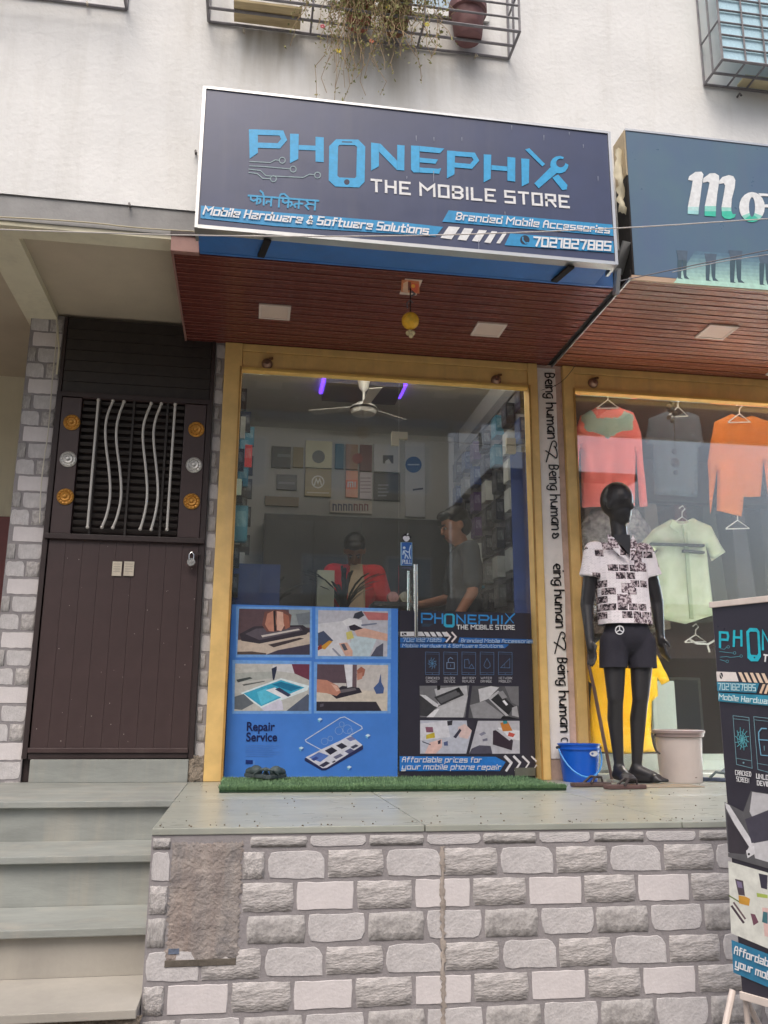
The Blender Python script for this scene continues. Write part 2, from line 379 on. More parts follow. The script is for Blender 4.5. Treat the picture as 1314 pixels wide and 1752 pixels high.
part('back_wall', m_room, BLD, (-.4, 1.80, 2.4, 2.5, PZ-.1, 4.02))
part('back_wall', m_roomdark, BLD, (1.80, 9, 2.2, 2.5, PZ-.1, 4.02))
part('inner_wall', m_room, BLD, (-.26, -.20, .1, 2.4, PZ-.1, 4.02), (1.80, 1.90, .1, 2.4, PZ-.1, 4.02))
part('inner_ceiling', m_room, BLD, (-.2, 1.80, .09, 2.4, 3.975, 4.015))
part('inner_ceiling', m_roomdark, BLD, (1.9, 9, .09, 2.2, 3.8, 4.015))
part('lintel', m_room, BLD, (-.2, 9, .0, .09, 3.70, 4.015))
part('shop_floor', m_floor, BLD, (-.26, 9, .08, 2.4, PZ-.1, PZ+.018))
part('passage_wall', m_beige, BLD, (X0, -1.0, 1.1, 1.3, 0, 4.0))
dz = at(0, 884, 1.1).z
part('maroon_dado', M('maroon oil paint', (128, 70, 68), rough=.4, var=.1), BLD, (X0, -1.0, 1.09, 1.099, PZ, dz))
# stone clad strips beside the iron door
PL, DL, DR = -1.345, -1.152, -.262
brk = part('stone_cladding', m_mortar, BLD, (PL, DL-.002, 0.0, 1.09, PZ-.1, 3.80), (DR+.002, -.20, .0, .09, PZ-.1, 3.80))
PLx = 1.764
part('pillar_face', M('pinkish old plaster', (205, 178, 165), rough=.9, var=.25, scale=9, bump=.4, streak=.5, streakcol=(176, 140, 90)), BLD, (PLx, 1.935, -.004, .09, PZ-.1, 3.70))

# ---- brick pieces: six cast-stone faces with their own relief
def brick_mesh(kind, L=.19, H=.088, D=.0022, seed=0):
    rnd = random.Random(seed); nx, nz = 6, 3; b = MB(); vs = []; fs = []
    ch = {0: (.5, 0, .6, .9), 1: (.1, .2, .1, .3), 2: (.15, .15, .1, .1), 3: (.3, .3, .1, .2), 4: (.2, .1, .2, .2), 5: (.6, .7, .2, .3)}[kind]
    rough = (.0005, .0014, .0002, .0012, .0012, .0005)[kind]
    for j in range(nz+1):
        for i in range(nx+1):
            u = i/nx; v = j/nz; x = (u-.5)*L; z = (v-.5)*H
            edge = (i in (0, nx)) or (j in (0, nz))
            cx = 0 if u < .5 else 1; cz_ = 0 if v < .5 else 1
            corner = (i in (0, nx)) and (j in (0, nz))
            if corner:
                k = ch[cz_*2+cx]*.016+.0015; x -= math.copysign(k, x); z -= math.copysign(k*.6, z)
            elif edge: x -= (math.copysign(rnd.random()*.004, x) if i in (0, nx) else 0); z -= (math.copysign(rnd.random()*.004, z) if j in (0, nz) else 0)
            else: x += rnd.uniform(-.006, .006); z += rnd.uniform(-.004, .004)
            y = -D + (D*.12 if edge else 0) - (0 if edge else rnd.uniform(-.2, 1)*rough)
            vs.append((x, y, z))
    for j in range(nz):
        for i in range(nx): a = j*(nx+1)+i; fs.append((a, a+1, a+nx+2, a+nx+1))
    per = [i for i in range(nx+1)] + [(j+1)*(nx+1)-1 for j in range(1, nz+1)] + [nz*(nx+1)+i for i in range(nx-1, -1, -1)] + [j*(nx+1) for j in range(nz-1, 0, -1)]
    k = len(vs); vs += [(vs[p][0]*1.02, 0, vs[p][2]*1.03) for p in per]; n = len(per)
    for i in range(n): fs.append((per[i], k+i, k+(i+1) % n, per[(i+1) % n]))
    b.add(vs, fs); me = b.mesh('brick')
    for p in me.polygons: p.use_smooth = (p.index < nx*nz) and kind in (1, 3, 4)
    me.materials.append(BM[kind]); return me
m_bl = M('pale cast stone', (196, 193, 194), rough=.8, var=.20, scale=20, bump=.6, bscale=110, streak=.3, streakcol=(160, 154, 148))
m_bw = M('whitish cast stone', (212, 207, 208), rough=.75, var=.10, scale=10, bump=.3, bscale=90, streak=.3, streakcol=(176, 168, 158))
m_bg = M('grey rough cast stone', (174, 171, 170), rough=.9, var=.42, scale=26, bump=.7, bscale=75, dist=.006)
m_bd = M('grey veined cast stone', (186, 182, 181), rough=.9, var=.42, scale=18, bump=.9, bscale=50, stretch=(1, 1, 2.4), dist=.006)
BM = [m_bl, m_bd, m_bw, m_bd, m_bg, m_bl]
BMESH = [[brick_mesh(k, seed=k*7+s) for s in range(3)] for k in range(6)]
rb = random.Random(3)
def brick(parent, kind, x0, x1, z, Y, H=.088):
    if x1-x0 < .02: return
    me = BMESH[kind][rb.randrange(3)]
    return place('brick', me, parent, ((x0+x1)/2+rb.uniform(-.0015, .0015), Y, z+rb.uniform(-.001, .001)), scale=((x1-x0)/.190, 1, H/.088*rb.uniform(.97, 1.04)), rot=(0, R(rb.uniform(-.5, .5)), 0))
COURSE = .0981; PITCH_ = .197
OFFS = (.0, .097, -.060)     # start of each of the three repeating courses
KIND = ((0, 1), (2, 3), (4, 5))
def courses(parent, xa, xb, z_top, z_bot, Y, x_ref, first_h=None, holes=(), phase=0, pitch=PITCH_):
    z = z_top; r = 0
    if first_h: rowsz = [(z_top, first_h)]; z -= first_h
    else: rowsz = []
    while z > z_bot: rowsz.append((z, COURSE)); z -= COURSE
    for r, (zt, hh) in enumerate(rowsz):
        k = (r+2+phase) % 3; x = x_ref+OFFS[k]*pitch/PITCH_*1.0
        n = 0
        while x > xa: x -= pitch; n -= 1
        while x < xb:
            a = x+.0055; c = x+pitch-.0055; kind = KIND[k][n % 2]; spans = [(max(a, xa+.003), min(c, xb-.003))]
            for (h0, h1, hz0, hz1) in holes:
                if hz0 < zt-hh/2 < hz1:
                    ns = []
                    for (p, q) in spans:
                        if q <= h0 or p >= h1: ns.append((p, q)); continue
                        if p < h0: ns.append((p, h0))
                        if q > h1: ns.append((h1, q))
                    spans = ns
            for (p, q) in spans: brick(parent, kind, p, q, zt-hh/2, Y, hh-.0125)
            x += pitch; n += 1
courses(brk, PL, DL-.004, 3.79, PZ, -.0005, PL-.07, phase=1, pitch=.178)
courses(brk, DR+.004, -.202, 3.79, PZ+.12, -.0005, DR-.03, phase=0, pitch=.15)

# ---- the raised plinth
PLN = thing('plinth', 'raised shop plinth clad in grey and whitish cast stone bricks with a kota stone top', 'plinth', (1, YP, 0))
PX0 = -.278
part('core', m_mortar, PLN, (PX0, 6, YP, -.02, 0, PZ-.022))
for i, (a, c) in enumerate(((PX0, .62), (.624, 1.55), (1.554, 2.5), (2.504, 4.4))):
    for (y0, y1) in ((YP-.004, -1.0), (-.996, -.002)):
        part('slab', m_kota, PLN, (a, c, y0, y1, PZ-.0215, PZ), bevel=.003)
hx0, hx1 = at(289, 1500, YP).x, at(415, 1500, YP).x; hz0, hz1 = at(350, 1650, YP).z, at(350, 1441, YP).z
cx0, cx1 = at(751, 1500, YP).x, at(763, 1500, YP).x
courses(PLN, PX0+.002, 4.2, PZ-.024, .02, YP-.0005, at(456, 1465, YP).x-.0, first_h=.045, holes=((hx0, hx1, hz0, hz1), ))
# broken-out patch and the crumbled joint
def rough_sheet(name, mat, parent, x0, x1, z0, z1, Y, amp, nx, nz, seed, jag=.006):
    b = MB(); vs = []; fs = []; rn = random.Random(seed)
    for j in range(nz+1):
        for i in range(nx+1):
            x = x0+(x1-x0)*i/nx; z = z0+(z1-z0)*j/nz
            e = i in (0, nx) or j in (0, nz)
            y = Y+amp*(noise.noise((x*14+seed, z*14, 1))+.6*noise.noise((x*40, z*40, seed)))-(0 if e else amp*.4)
            vs.append((x+(rn.uniform(-jag, jag) if i in (0, nx) else 0), y, z+(rn.uniform(-jag, jag) if j in (0, nz) else 0)))
    for j in range(nz):
        for i in range(nx): a = j*(nx+1)+i; fs.append((a, a+1, a+nx+2, a+nx+1))
    b.add(vs, fs); o = b.build(name, mat, parent)
    for p in o.data.polygons: p.use_smooth = True
    return o
m_patch = M('broken cement and brick', (172, 164, 158), rough=1, var=.3, scale=14, bump=1, bscale=90, alt=(116, 113, 114), dist=.006, streak=.5, streakcol=(140, 112, 96))
rough_sheet('broken_patch', m_patch, PLN, hx0+.004, hx1-.004, hz0+.012, hz1, YP-.002, .0026, 44, 70, 5)
part('ledge', M('dark cement', (96, 90, 82), rough=1, var=.3, scale=20, bump=.8), PLN, (hx0+.002, hx1-.01, YP-.0052, YP-.001, hz0-.004, hz0+.016), bevel=.002)  # darker strip along the bottom of the patch
part('paint_smudge', M('blue paint scrap', (112, 124, 146), rough=.9, var=.4, scale=40, bump=.6), PLN, (hx0+.012, hx0+.045, YP-.0052, YP-.0045, hz0+.034, hz0+.050))
rough_sheet('crumbled_joint', M('brown smeared cement', (168, 158, 150), rough=1, var=.3, scale=20, bump=.9), PLN, (cx0+cx1)/2-.008, (cx0+cx1)/2+.006, .3, PZ-.07, YP-.0045, .0035, 4, 90, 9, jag=.005)
b = MB(); rs = random.Random(33)
for k in range(260):
    x = rs.uniform(PX0, 2.6); y = rs.uniform(YP+.01, -.05) if k % 3 else rs.uniform(YP+.005, YP+.1); r_ = rs.uniform(.0015, .0045); b.ball((x, y, PZ+r_*.6), r_, 5, sq=(1, .8, .6))
tag(b.build('grit', M('loose grit', (120, 110, 96), rough=1, var=.4), PLN), kind='stuff')

# ---- steps to the iron door
STP = thing('entrance_steps', 'grey stone steps climbing beside the plinth to the iron door', 'steps', (-1, -1.06, 0))
lv = [(-1.06, PZ, m_step), (-1.44, .972, m_step), (-1.775, .792, m_step), (-2.105, .636, m_steplow)]
for i, (y, z, mt) in enumerate(lv):
    zt = z
    yb = 0 if i == 0 else lv[i-1][0]+.03
    xr = PX0-.002 if i else PX0-.002
    part('tread', mt, STP, (-2.2, xr, y, yb, zt-.026, zt), bevel=.003)
    zb = lv[i+1][1] if i+1 < len(lv) else .50
    if i < 3: part('riser', mt if i < 2 else m_steplow, STP, (-2.2, xr, y+.03, y+.06, zb-.0, zt-.0262))
part('core', m_mortar, STP, (-2.2, PX0-.01, -1.0, -.002, 0, PZ-.03), (-2.2, PX0-.003, -1.40, -1.0, 0, .94), (-2.2, PX0-.003, -1.73, -1.40, 0, .76), (-2.2, PX0-.003, -2.06, -1.73, 0, .605), (-2.2, PX0-.003, -2.30, -2.06, 0, .30))
rough_sheet('rubble', m_rubble, STP, -2.2, PX0+.01, .2, .609, -2.075, .02, 90, 24, 3)
# threshold stone under the iron door
tz = at(190, 1299, -.02).z
part('threshold', m_step, STP, (at(52, 1320, -.02).x, at(322, 1320, -.02).x, -.05, -.001, PZ+.0005, tz), bevel=.003)
rough_sheet('broken_corner', m_rubble, STP, DR-.03, -.20, PZ+.002, PZ+.135, -.028, .012, 10, 12, 8)

# ---- iron door
m_iron = M('dark brown iron paint', (68, 53, 53), rough=.42, var=.14, scale=7, bump=.12, bscale=50, streak=.35, streakcol=(98, 86, 82))
m_iron2 = M('dark brown iron frame', (50, 38, 38), rough=.5, var=.2, scale=9, bump=.2)
m_mesh = M('black brown slat paint', (46, 40, 38), rough=.5, var=.25, scale=20, bump=.2)
DOOR = thing('iron_door', 'dark brown iron door with wavy white grille bars, gold rosettes and a padlock', 'door', ((DL+DR)/2, 0, tz))
zd0, zd1 = tz+.004, at(100, 667, -.05).z
zg0, zg1 = at(130, 912, -.05).z, at(150, 676, -.05).z; xg0, xg1 = at(139, 700, -.05).x, at(315, 700, -.05).x
part('backing', m_iron2, DOOR, (DL+.002, DR-.002, .02, .05, PZ, 3.80))
part('frame', m_iron2, DOOR, (DL, DL+.03, -.035, .019, zd0, zd1), (DR-.03, DR, -.035, .019, zd0, zd1), (DL+.03, DR-.03, -.035, .019, zd1-.03, zd1), (DL+.03, DR-.03, -.035, .019, zd0, zd0+.03), bevel=.003)
# pressed vertical boards of the lower leaf
nb = 9; wx = (DR-.034-(DL+.034))/nb
bm_ = MB(); bm_.box(-wx/2+.001, wx/2-.0003, -.028, .018, zd0+.032, zg0-.035); me = bm_.mesh('board'); me.materials.append(m_iron)
for i in range(nb): place('board', me, DOOR, (DL+.034+wx*(i+.5), 0, 0))
part('bottom_rail', m_iron, DOOR, (DL+.03, DR-.03, -.045, -.03, zd0+.03, zd0+.055), bevel=.003)
part('cross_bar', m_iron2, DOOR, (DL+.01, DR-.004, -.052, -.03, zg0-.035, zg0-.004), bevel=.003)
part('side_panel', m_iron, DOOR, (DL+.034, xg0-.004, -.03, .018, zg0, zd1-.034), bevel=.003)
part('side_panel', m_iron, DOOR, (xg1+.004, DR-.034, -.03, .018, zg0, zd1-.034), bevel=.003)
part('top_panel', m_iron, DOOR, (xg0-.003, xg1+.003, -.031, .018, zg1, zd1-.034), bevel=.003)
sl = MB(); sl.box(xg0, xg1, -.012, .0, -.010, .010); me = sl.mesh('slat', bevel=.002); me.materials.append(m_mesh)
ns = 19
for i in range(ns): place('slat', me, DOOR, (0, 0, zg0+.012+(zg1-zg0-.02)*(i+.5)/ns), rot=(R(18), 0, 0))
for i in range(3): part('grille_post', m_mesh, DOOR, (xg0+(xg1-xg0)*(i+.5)/3-.006, xg0+(xg1-xg0)*(i+.5)/3+.006, -.026, -.014, zg0, zg1))
m_bar = M('silver grille bar', (200, 196, 190), rough=.4, var=.1, metal=.3)
Z6 = lambda x, y: (x/3.285, 520+y/3.285)
bars = [[(553, 540), (522, 900), (492, 1255)], [(635, 545), (596, 640), (590, 760), (615, 940), (622, 1080), (600, 1190), (573, 1255)], [(697, 550), (660, 645), (650, 760), (676, 940), (684, 1080), (662, 1190), (634, 1258)],
        [(850, 560), (808, 660), (800, 760), (822, 940), (830, 1080), (812, 1190), (788, 1265)], [(907, 562), (868, 660), (860, 760), (882, 940), (890, 1080), (872, 1190), (850, 1268)], [(985, 565), (962, 900), (938, 1268)]]
for q in bars:
    P = [at(*Z6(*p), -.055) for p in q]; P = chaikin(P, 2) if len(P) > 3 else P
    b = MB(); b.tube(P, .0075, 8); b.ball(P[0], .011, 8); b.ball(P[-1], .011, 8); b.build('grille_bar', m_bar, DOOR, smooth=True)
m_gold = M('gold painted rosette', (196, 140, 60), rough=.4, var=.25, scale=60, bump=.4, metal=.4)
m_silver = M('silver painted rosette', (205, 204, 200), rough=.35, var=.2, scale=60, bump=.4, metal=.5)
for (x, y, k) in ((123, 723, 0), (117, 786, 1), (112, 850, 0), (336, 735, 0), (332, 796, 1), (328, 858, 0)):
    p = at(x, y, -.03); mm = m_silver if k else m_gold
    b = MB(); b.lathe(p.x, -.03, [(.047, 0), (.047, -.006), (.040, -.012), (.030, -.009), (.024, -.016), (.012, -.014), (.009, -.022), (.0, -.024)], 24, axis='y', cz=p.z)
    for i in range(12):
        a = 2*math.pi*i/12; b.ball((p.x+.036*math.cos(a), -.040, p.z+.036*math.sin(a)), .006, 6)
    o = b.build('rosette', mm, DOOR, smooth=True); tag(o, 'silver rosette' if k else 'gold rosette')
for i, (x0, x1) in enumerate(((191, 209), (211, 230))):
    a = at(x0, 985, -.036); c = at(x1, 961, -.036)
    b = MB(); b.box(a.x, c.x, -.037, -.0345, a.z, c.z); o = b.build('paper_notice', M('old paper', (205, 196, 180), rough=.9, var=.15, scale=40, bump=.2), DOOR)
    b = MB()
    for k in range(4): b.box(a.x+.006, c.x-.008, -.0378, -.0372, c.z-.016-.014*k, c.z-.013-.014*k)
    b.build('lettering', M('faded ink', (168, 158, 146), var=.1), DOOR)
b = MB(); rs = random.Random(21)
for k in range(34):
    x = rs.uniform(DL+.04, DR-.04); z = rs.uniform(zd0+.05, zg0-.06); r_ = rs.uniform(.0012, .0032); b.add([(x-r_, -.0292, z), (x, -.0292, z-r_*1.4), (x+r_, -.0292, z), (x, -.0292, z+r_)], [(0, 1, 2, 3)])
tag(b.build('paint_specks', M('pale paint drop', (176, 166, 158), bump=0), DOOR), kind='stuff')
# transom of horizontal boards over the door
TRN = thing('door_transom', 'dark brown boarded transom above the iron door', 'transom', ((DL+DR)/2, 0, zd1))
for a_ in (DL, DR-.02): part('upright', m_iron2, TRN, (a_, a_+.02, -.02, .019, zd1+.002, 3.79), bevel=.003)
hb = (3.79-zd1-.01)/7; b = MB(); b.box(DL+.022, DR-.022, -.012, .018, -hb/2+.0012, hb/2-.0012); me = b.mesh('board', bevel=.0015); me.materials.append(m_mesh)
for i in range(7): place('board', me, TRN, (0, 0, zd1+.006+hb*(i+.5)))
# padlock
p = at(327, 962, -.07)
LCK = thing('padlock', 'small round steel padlock hanging at the right edge of the iron door', 'padlock', p)
b = MB(); b.lathe(p.x, p.y, [(0, -.012), (.022, -.012), (.024, -.006), (.024, .008), (.02, .012), (0, .012)], 20, axis='y', cz=p.z); b.build('body', M('scratched steel', (215, 213, 210), rough=.25, var=.15, metal=.8), LCK, smooth=True)
b = MB(); b.tube([p+Vector((-.012, 0, .015)), p+Vector((-.012, 0, .045)), p+Vector((0, 0, .058)), p+Vector((.012, 0, .045)), p+Vector((.012, 0, .015))], .0035, 8); b.build('shackle', m_steel, LCK, smooth=True)
part('hasp', m_iron2, DOOR, (p.x-.02, p.x+.045, -.062, -.0525, p.z+.045, p.z+.06))
# cable down the left brick strip
cb = thing('cable', 'thin white cable hanging down the brick strip left of the iron door', 'cable', at(98, 545, -.03))
b = MB(); b.tube(chaikin([at(98, 545, -.03), at(96, 590, -.03), at(90, 640, -.025), at(86, 700, -.03), at(82, 745, -.03), at(76, 780, -.03), at(70, 830, -.03), at(68, 895, -.03)]), .0035, 6); b.build('wire', M('white pvc', (205, 200, 186), var=.1), cb)
b = MB(); b.tube([at(97, 545, -.02), at(101, 600, -.02), at(97, 640, -.02)], .006, 6); b.build('conduit', m_beige, cb)

# ---- soffits of boarded laminate
m_sofl = M('maroon wood laminate', (104, 54, 47), rough=.24, var=.30, scale=5, bump=.08, stretch=(.5, 9, 1), spec=.55)
m_sofr = M('brown wood laminate', (138, 84, 62), rough=.24, var=.32, scale=5, bump=.08, stretch=(.5, 9, 1), spec=.55)
def soffit(name, label, x0, x1, yf, mat, parent_labels=None):
    t = thing(name, label, 'soffit', ((x0+x1)/2, yf/2, SZ))
    n = 11; wd = (-yf-.004)/n
    b = MB(); b.box(-(x1-x0)/2, (x1-x0)/2, -wd*.47, wd*.47, 0, .014); b.box(-(x1-x0)/2, (x1-x0)/2, -wd*.47, -wd*.41, -.003, -.0002); b.box(-(x1-x0)/2, (x1-x0)/2, -wd*.03, wd*.02, -.0025, -.0002); me = b.mesh('plank'); me.materials.append(mat); me.materials.append(M('pinkish highlight bead', (146, 88, 78), rough=.3, var=.2, bump=0))
    for p_ in me.polygons: p_.material_index = 1 if p_.index > 5 else 0  # beads coloured lighter to draw highlight lines along the planks
    for i in range(n): place('plank', me, t, ((x0+x1)/2, yf+.002+wd*(i+.5), SZ))
    part('backing', m_dark, t, (x0, x1, yf, -.002, SZ+.0145, SZ+.05))
    return t
sx0, sx1 = atz(298, 438, SZ).x, 1.838
SOF = soffit('boarded_soffit', 'maroon wood boarded soffit over the phone shop with two square lights', sx0, sx1, YW, m_sofl)
m_cap = M('brown pink trim', (150, 112, 104), rough=.5, var=.2, scale=8)
part('end_cap', m_cap, SOF, (sx0-.012, sx0+.125, YW-.035, YW-.002, SZ-.012, at(320, 410, YW).z), bevel=.003)
part('side_trim', m_cap, SOF, (sx0-.012, sx0-.001, YW, -.004, SZ-.006, SZ+.06))
part('cap_cover', m_iron2, SOF, (sx0-.016, sx0+.13, YW-.045, YW-.002, at(320, 410, YW).z+.001, at(320, 406, YW).z+.004))
SOR = soffit('boarded_soffit', 'brown wood boarded soffit over the clothes shop at the right', 1.878, 4.6, -1.185, m_sofr)
part('front_trim', M('pale wood edge', (188, 160, 136), rough=.5, var=.15), SOR, (1.878, 4.6, -1.20, -1.186, SZ-.014, SZ+.012))
part('side_trim', m_alu, SOR, (1.870, 1.8775, -1.185, -.004, SZ-.012, SZ+.004))
part('gap_strip', m_dark, SOF, (1.840, 1.868, -1.06, -.004, SZ+.004, SZ+.05))
part('blue_fascia', M('blue fascia board', (62, 116, 184), rough=.4, var=.14, scale=6, bump=.05, streak=.25, streakcol=(80, 80, 110)), SOF, (sx0+.128, 1.825, YW-.03, YW-.012, SZ-.004, 3.80))
def light_panel(p, w_, label, S=SZ):
    t = thing('ceiling_light', label, 'ceiling light', (p.x, p.y, S-.002)); x0, x1, y0, y1 = p.x-w_/2, p.x+w_/2, p.y-w_/2, p.y+w_/2
    part('frame', M('white lamp frame', (215, 200, 190), rough=.4, var=.05), t, (x0, x1, y0, y0+.014, S-.012, S-.0025), (x0, x1, y1-.014, y1, S-.012, S-.0025), (x0, x0+.014, y0+.0141, y1-.0141, S-.012, S-.0025), (x1-.014, x1, y0+.0141, y1-.0141, S-.012, S-.0025))
    part('diffuser', M('unlit lamp diffuser', (212, 190, 176), rough=.35, var=.04, bump=0), t, (x0+.0145, x1-.0145, y0+.0145, y1-.0145, S-.009, S-.003))
    return t
light_panel(atz(470, 532, SZ), .175, 'square white ceiling light in the maroon soffit, left of the hanging lemon')
light_panel(atz(836, 562, SZ), .175, 'square white ceiling light in the maroon soffit, right of the hanging lemon')
light_panel(atz(1226, 566, SZ), .18, 'square cream ceiling light in the brown soffit over the clothes shop')
light_panel(atz(1345, 632, SZ), .18, 'square cream ceiling light cut by the right edge of the brown soffit')

# ---- yellow shutter frames
def shutter(label, xl, xr, jl, jr, nuts, zt=3.692):
    t = thing('shutter_frame', label, 'shutter frame', ((xl+xr)/2, 0, PZ))
    zb = at(650, 648, 0).z-.0
    for (a, c) in ((xl-jl, xl), (xr, xr+jr)):
        b = MB(); b.box(a, c, -.035, .062, PZ+.001, zt); o = b.build('jamb', m_yellow, t, bevel=.004)
        b = MB(); b.box(c-.012 if a < xl else a, c if a < xl else a+.012, -.041, -.0355, PZ+.001, zt-.15); b.build('guide_lip', M('ochre lip', (176, 134, 70), rough=.4, var=.3, scale=12), t)
    part('top_strip', m_yellow, t, (xl+.001, xr-.001, -.030, .05, zt-.045, zt), bevel=.003)
    part('rail', m_yellow, t, (xl+.001, xr-.001, -.022, .03, zt-.150, zt-.048), bevel=.003)
    part('bottom_lip', M('pale ochre paint', (222, 184, 104), rough=.45, var=.15, scale=10), t, (xl+.002, xr-.002, -.036, .02, zt-.172, zt-.152), bevel=.003)
    for (x, y) in nuts:
        p = at(x, y, -.03); b = MB(); b.lathe(p.x, -.024, [(0, -.03), (.014, -.03), (.02, -.024), (.031, -.012), (.034, 0)], 18, axis='y', cz=p.z)
        b.build('lock_cup', M('rusty steel cup', (150, 120, 104), rough=.35, var=.4, scale=30, metal=.6), t, smooth=True)
        b = MB(); b.bar(p+Vector((.01, -.004, .03)), p+Vector((.035, -.004, .035)), .012); b.build('latch', M('rust', (120, 84, 50), rough=.9, var=.3), t)
    return t
JL = at(414, 632, 0).x; JR = at(901, 660, 0).x
shutter('yellow painted shutter frame round the phone shop glass', JL, JR, .105, .062, ((457, 622), (849, 650)))
J2 = at(980, 674, 0).x
shutter('yellow painted shutter frame round the clothes shop window', J2, 5.2, J2-1.937, .1, ((1015, 655), ))
# pillar with written tape
TP = thing('tape_strip', 'white tape written with Being human running down the pillar between the two shops', 'tape', (1.83, -.01, PZ))
b = MB(); n = 60; vs = []; fs = []
for i in range(n+1):
    z = 3.675-(3.675-1.25)*i/n; a = 1.772+.004*noise.noise((z*3, 1, 0)); c = 1.893+.008*noise.noise((z*2, 5, 0))
    for k in range(5): vs.append((a+(c-a)*k/4, -.010-.003*noise.noise((z*9, k*.9, 2)), z))
for i in range(n):
    for k in range(4): q = i*5+k; fs.append((q, q+1, q+6, q+5))
b.add([v for v in vs], [f[::-1] for f in fs]); TPB = b.build('tape', M('white tape film', (240, 234, 228), rough=.35, var=.10, scale=5, bump=.5, bscale=14, dist=.01), TP, smooth=True)
PLT = Plane((0, -.0145, 0), (0, -1, 0)); ink = (26, 24, 26)
bx = lambda y: 932.5+27*(y-640)/613
for (s, y0, y1) in (('Being', 639, 681), ('human', 690, 750), ('H', 753, 790), ('Being', 796, 838), ('human', 847, 906), ('o', 912, 922), ('eing', 965, 1001), ('human', 1010, 1073), ('H', 1080, 1118), ('Being', 1126, 1172), ('human', 1183, 1252), ('c', 1262, 1268)):
    s2 = s; f_ = dict(HW)
    f_['o'] = '14 06 26 43 22 03 14'; f_['c'] = '46 16 04 22 42'
    text(s2, PLT, (bx(y0), y0), (bx(y1), y1), 18, ink, TP, lift=.001, thick=.48, gap=1.6, font=f_, smooth=True, up=(bx(y0)+(16 if s != 'H' else 13), y0))
# ================================================================== SIGN BOARDS
YS = -1.31
BLU = (58, 172, 228); WHT = (236, 238, 240); NAV = (46, 52, 76); STR = (48, 152, 208)
m_flex = M('dark flex print', (48, 60, 96), rough=.34, var=.16, scale=4, bump=.12, bscale=9, spec=.75, streak=.25, streakcol=(92, 96, 110))
sA = at(353, 152, YS); sB = at(1040, 228, YS); sC = at(336, 388, YS); sD = at(1053, 449, YS)
x0, x1 = (sA.x+sC.x)/2, (sB.x+sD.x)/2; zt, zb = (sA.z+sB.z)/2, (sC.z+sD.z)/2
SG = thing('sign_board', 'dark phone shop sign board with blue and white lettering', 'sign', ((x0+x1)/2, YS, zb))
part('panel', m_flex, SG, (x0+.004, x1-.004, YS, YS+.03, zb+.004, zt-.004))
part('frame', m_alu, SG, (x0-.012, x0+.003, YS-.006, YS+.12, zb-.01, zt+.008), (x1-.003, x1+.012, YS-.006, YS+.12, zb-.01, zt+.008), (x0+.0032, x1-.0032, YS-.006, YS+.12, zt-.003, zt+.010), (x0+.0032, x1-.0032, YS-.006, YS+.05, zb-.012, zb+.006))
part('back_box', m_dark, SG, (x0+.02, x1-.02, YS+.032, YS+.12, zb+.01, zt-.01))
for (xa) in (458, 972):
    a = at(xa, 415, YS+.06); b = MB(); b.bar((a.x, YS+.03, zb-.022), (a.x-.03, YW-.05, SZ-.012), .034, .012); b.build('strut', m_dark, SG)
b = MB(); b.prism([(x0+.0, YS+.05, zb-.006), (x0, YS+.05, zb-.002), (x0, YW-.031, SZ+.012), (x0, YW-.031, SZ-.002)], (x1-x0-.02, 0, 0)); b.build('blue_apron', MATS['blue fascia board'], SG)
b = MB(); b.bar((x1+.02, YS+.02, zb-.02), (x1+.02, YS+.06, zb-.14), .02, .04); b.build('strut', m_alu, SG)
for (xx, yy) in ((372, 150), (961, 216), (990, 220)):
    a = at(xx, yy, YS+.03); part('bolt', m_dark, SG, (a.x-.012, a.x+.012, YS+.02, YS+.05, zt+.0105, zt+.026))
# steel side arm bent strips at the right end of the board
PS = Plane((0, YS-.0005, 0), (0, -1, 0))
A = Art(PS, SG, zo=(330, 140, 3.551))
def logo_left(A, c=BLU):
    A.poly([(340, 290), (395, 290), (395, 432), (345, 468)], c); A.line([(396, 307), (538, 312), (554, 352), (522, 390), (396, 386)], 32, c)
    A.poly([(590, 316), (643, 318), (640, 470), (590, 495)], c); A.poly([(643, 385), (745, 389), (745, 418), (642, 414)], c); A.poly([(745, 335), (795, 338), (795, 489), (745, 486)], c)
    A.ring([(870, 350), (1005, 352), (1047, 395), (1043, 608), (1010, 643), (865, 637), (825, 600), (828, 392)], [(890, 384), (985, 386), (997, 396), (992, 576), (985, 586), (888, 582), (878, 572), (882, 394)], c)
    A.poly([(905, 362), (968, 364), (968, 371), (905, 369)], NAV); A.disc(935, 610, 17, NAV)
    A.poly([(1082, 370), (1130, 376), (1130, 515), (1082, 541)], c); A.poly([(1131, 376), (1140, 378), (1240, 480), (1240, 537), (1131, 426)], c); A.poly([(1241, 384), (1286, 388), (1284, 540), (1241, 537)], c)
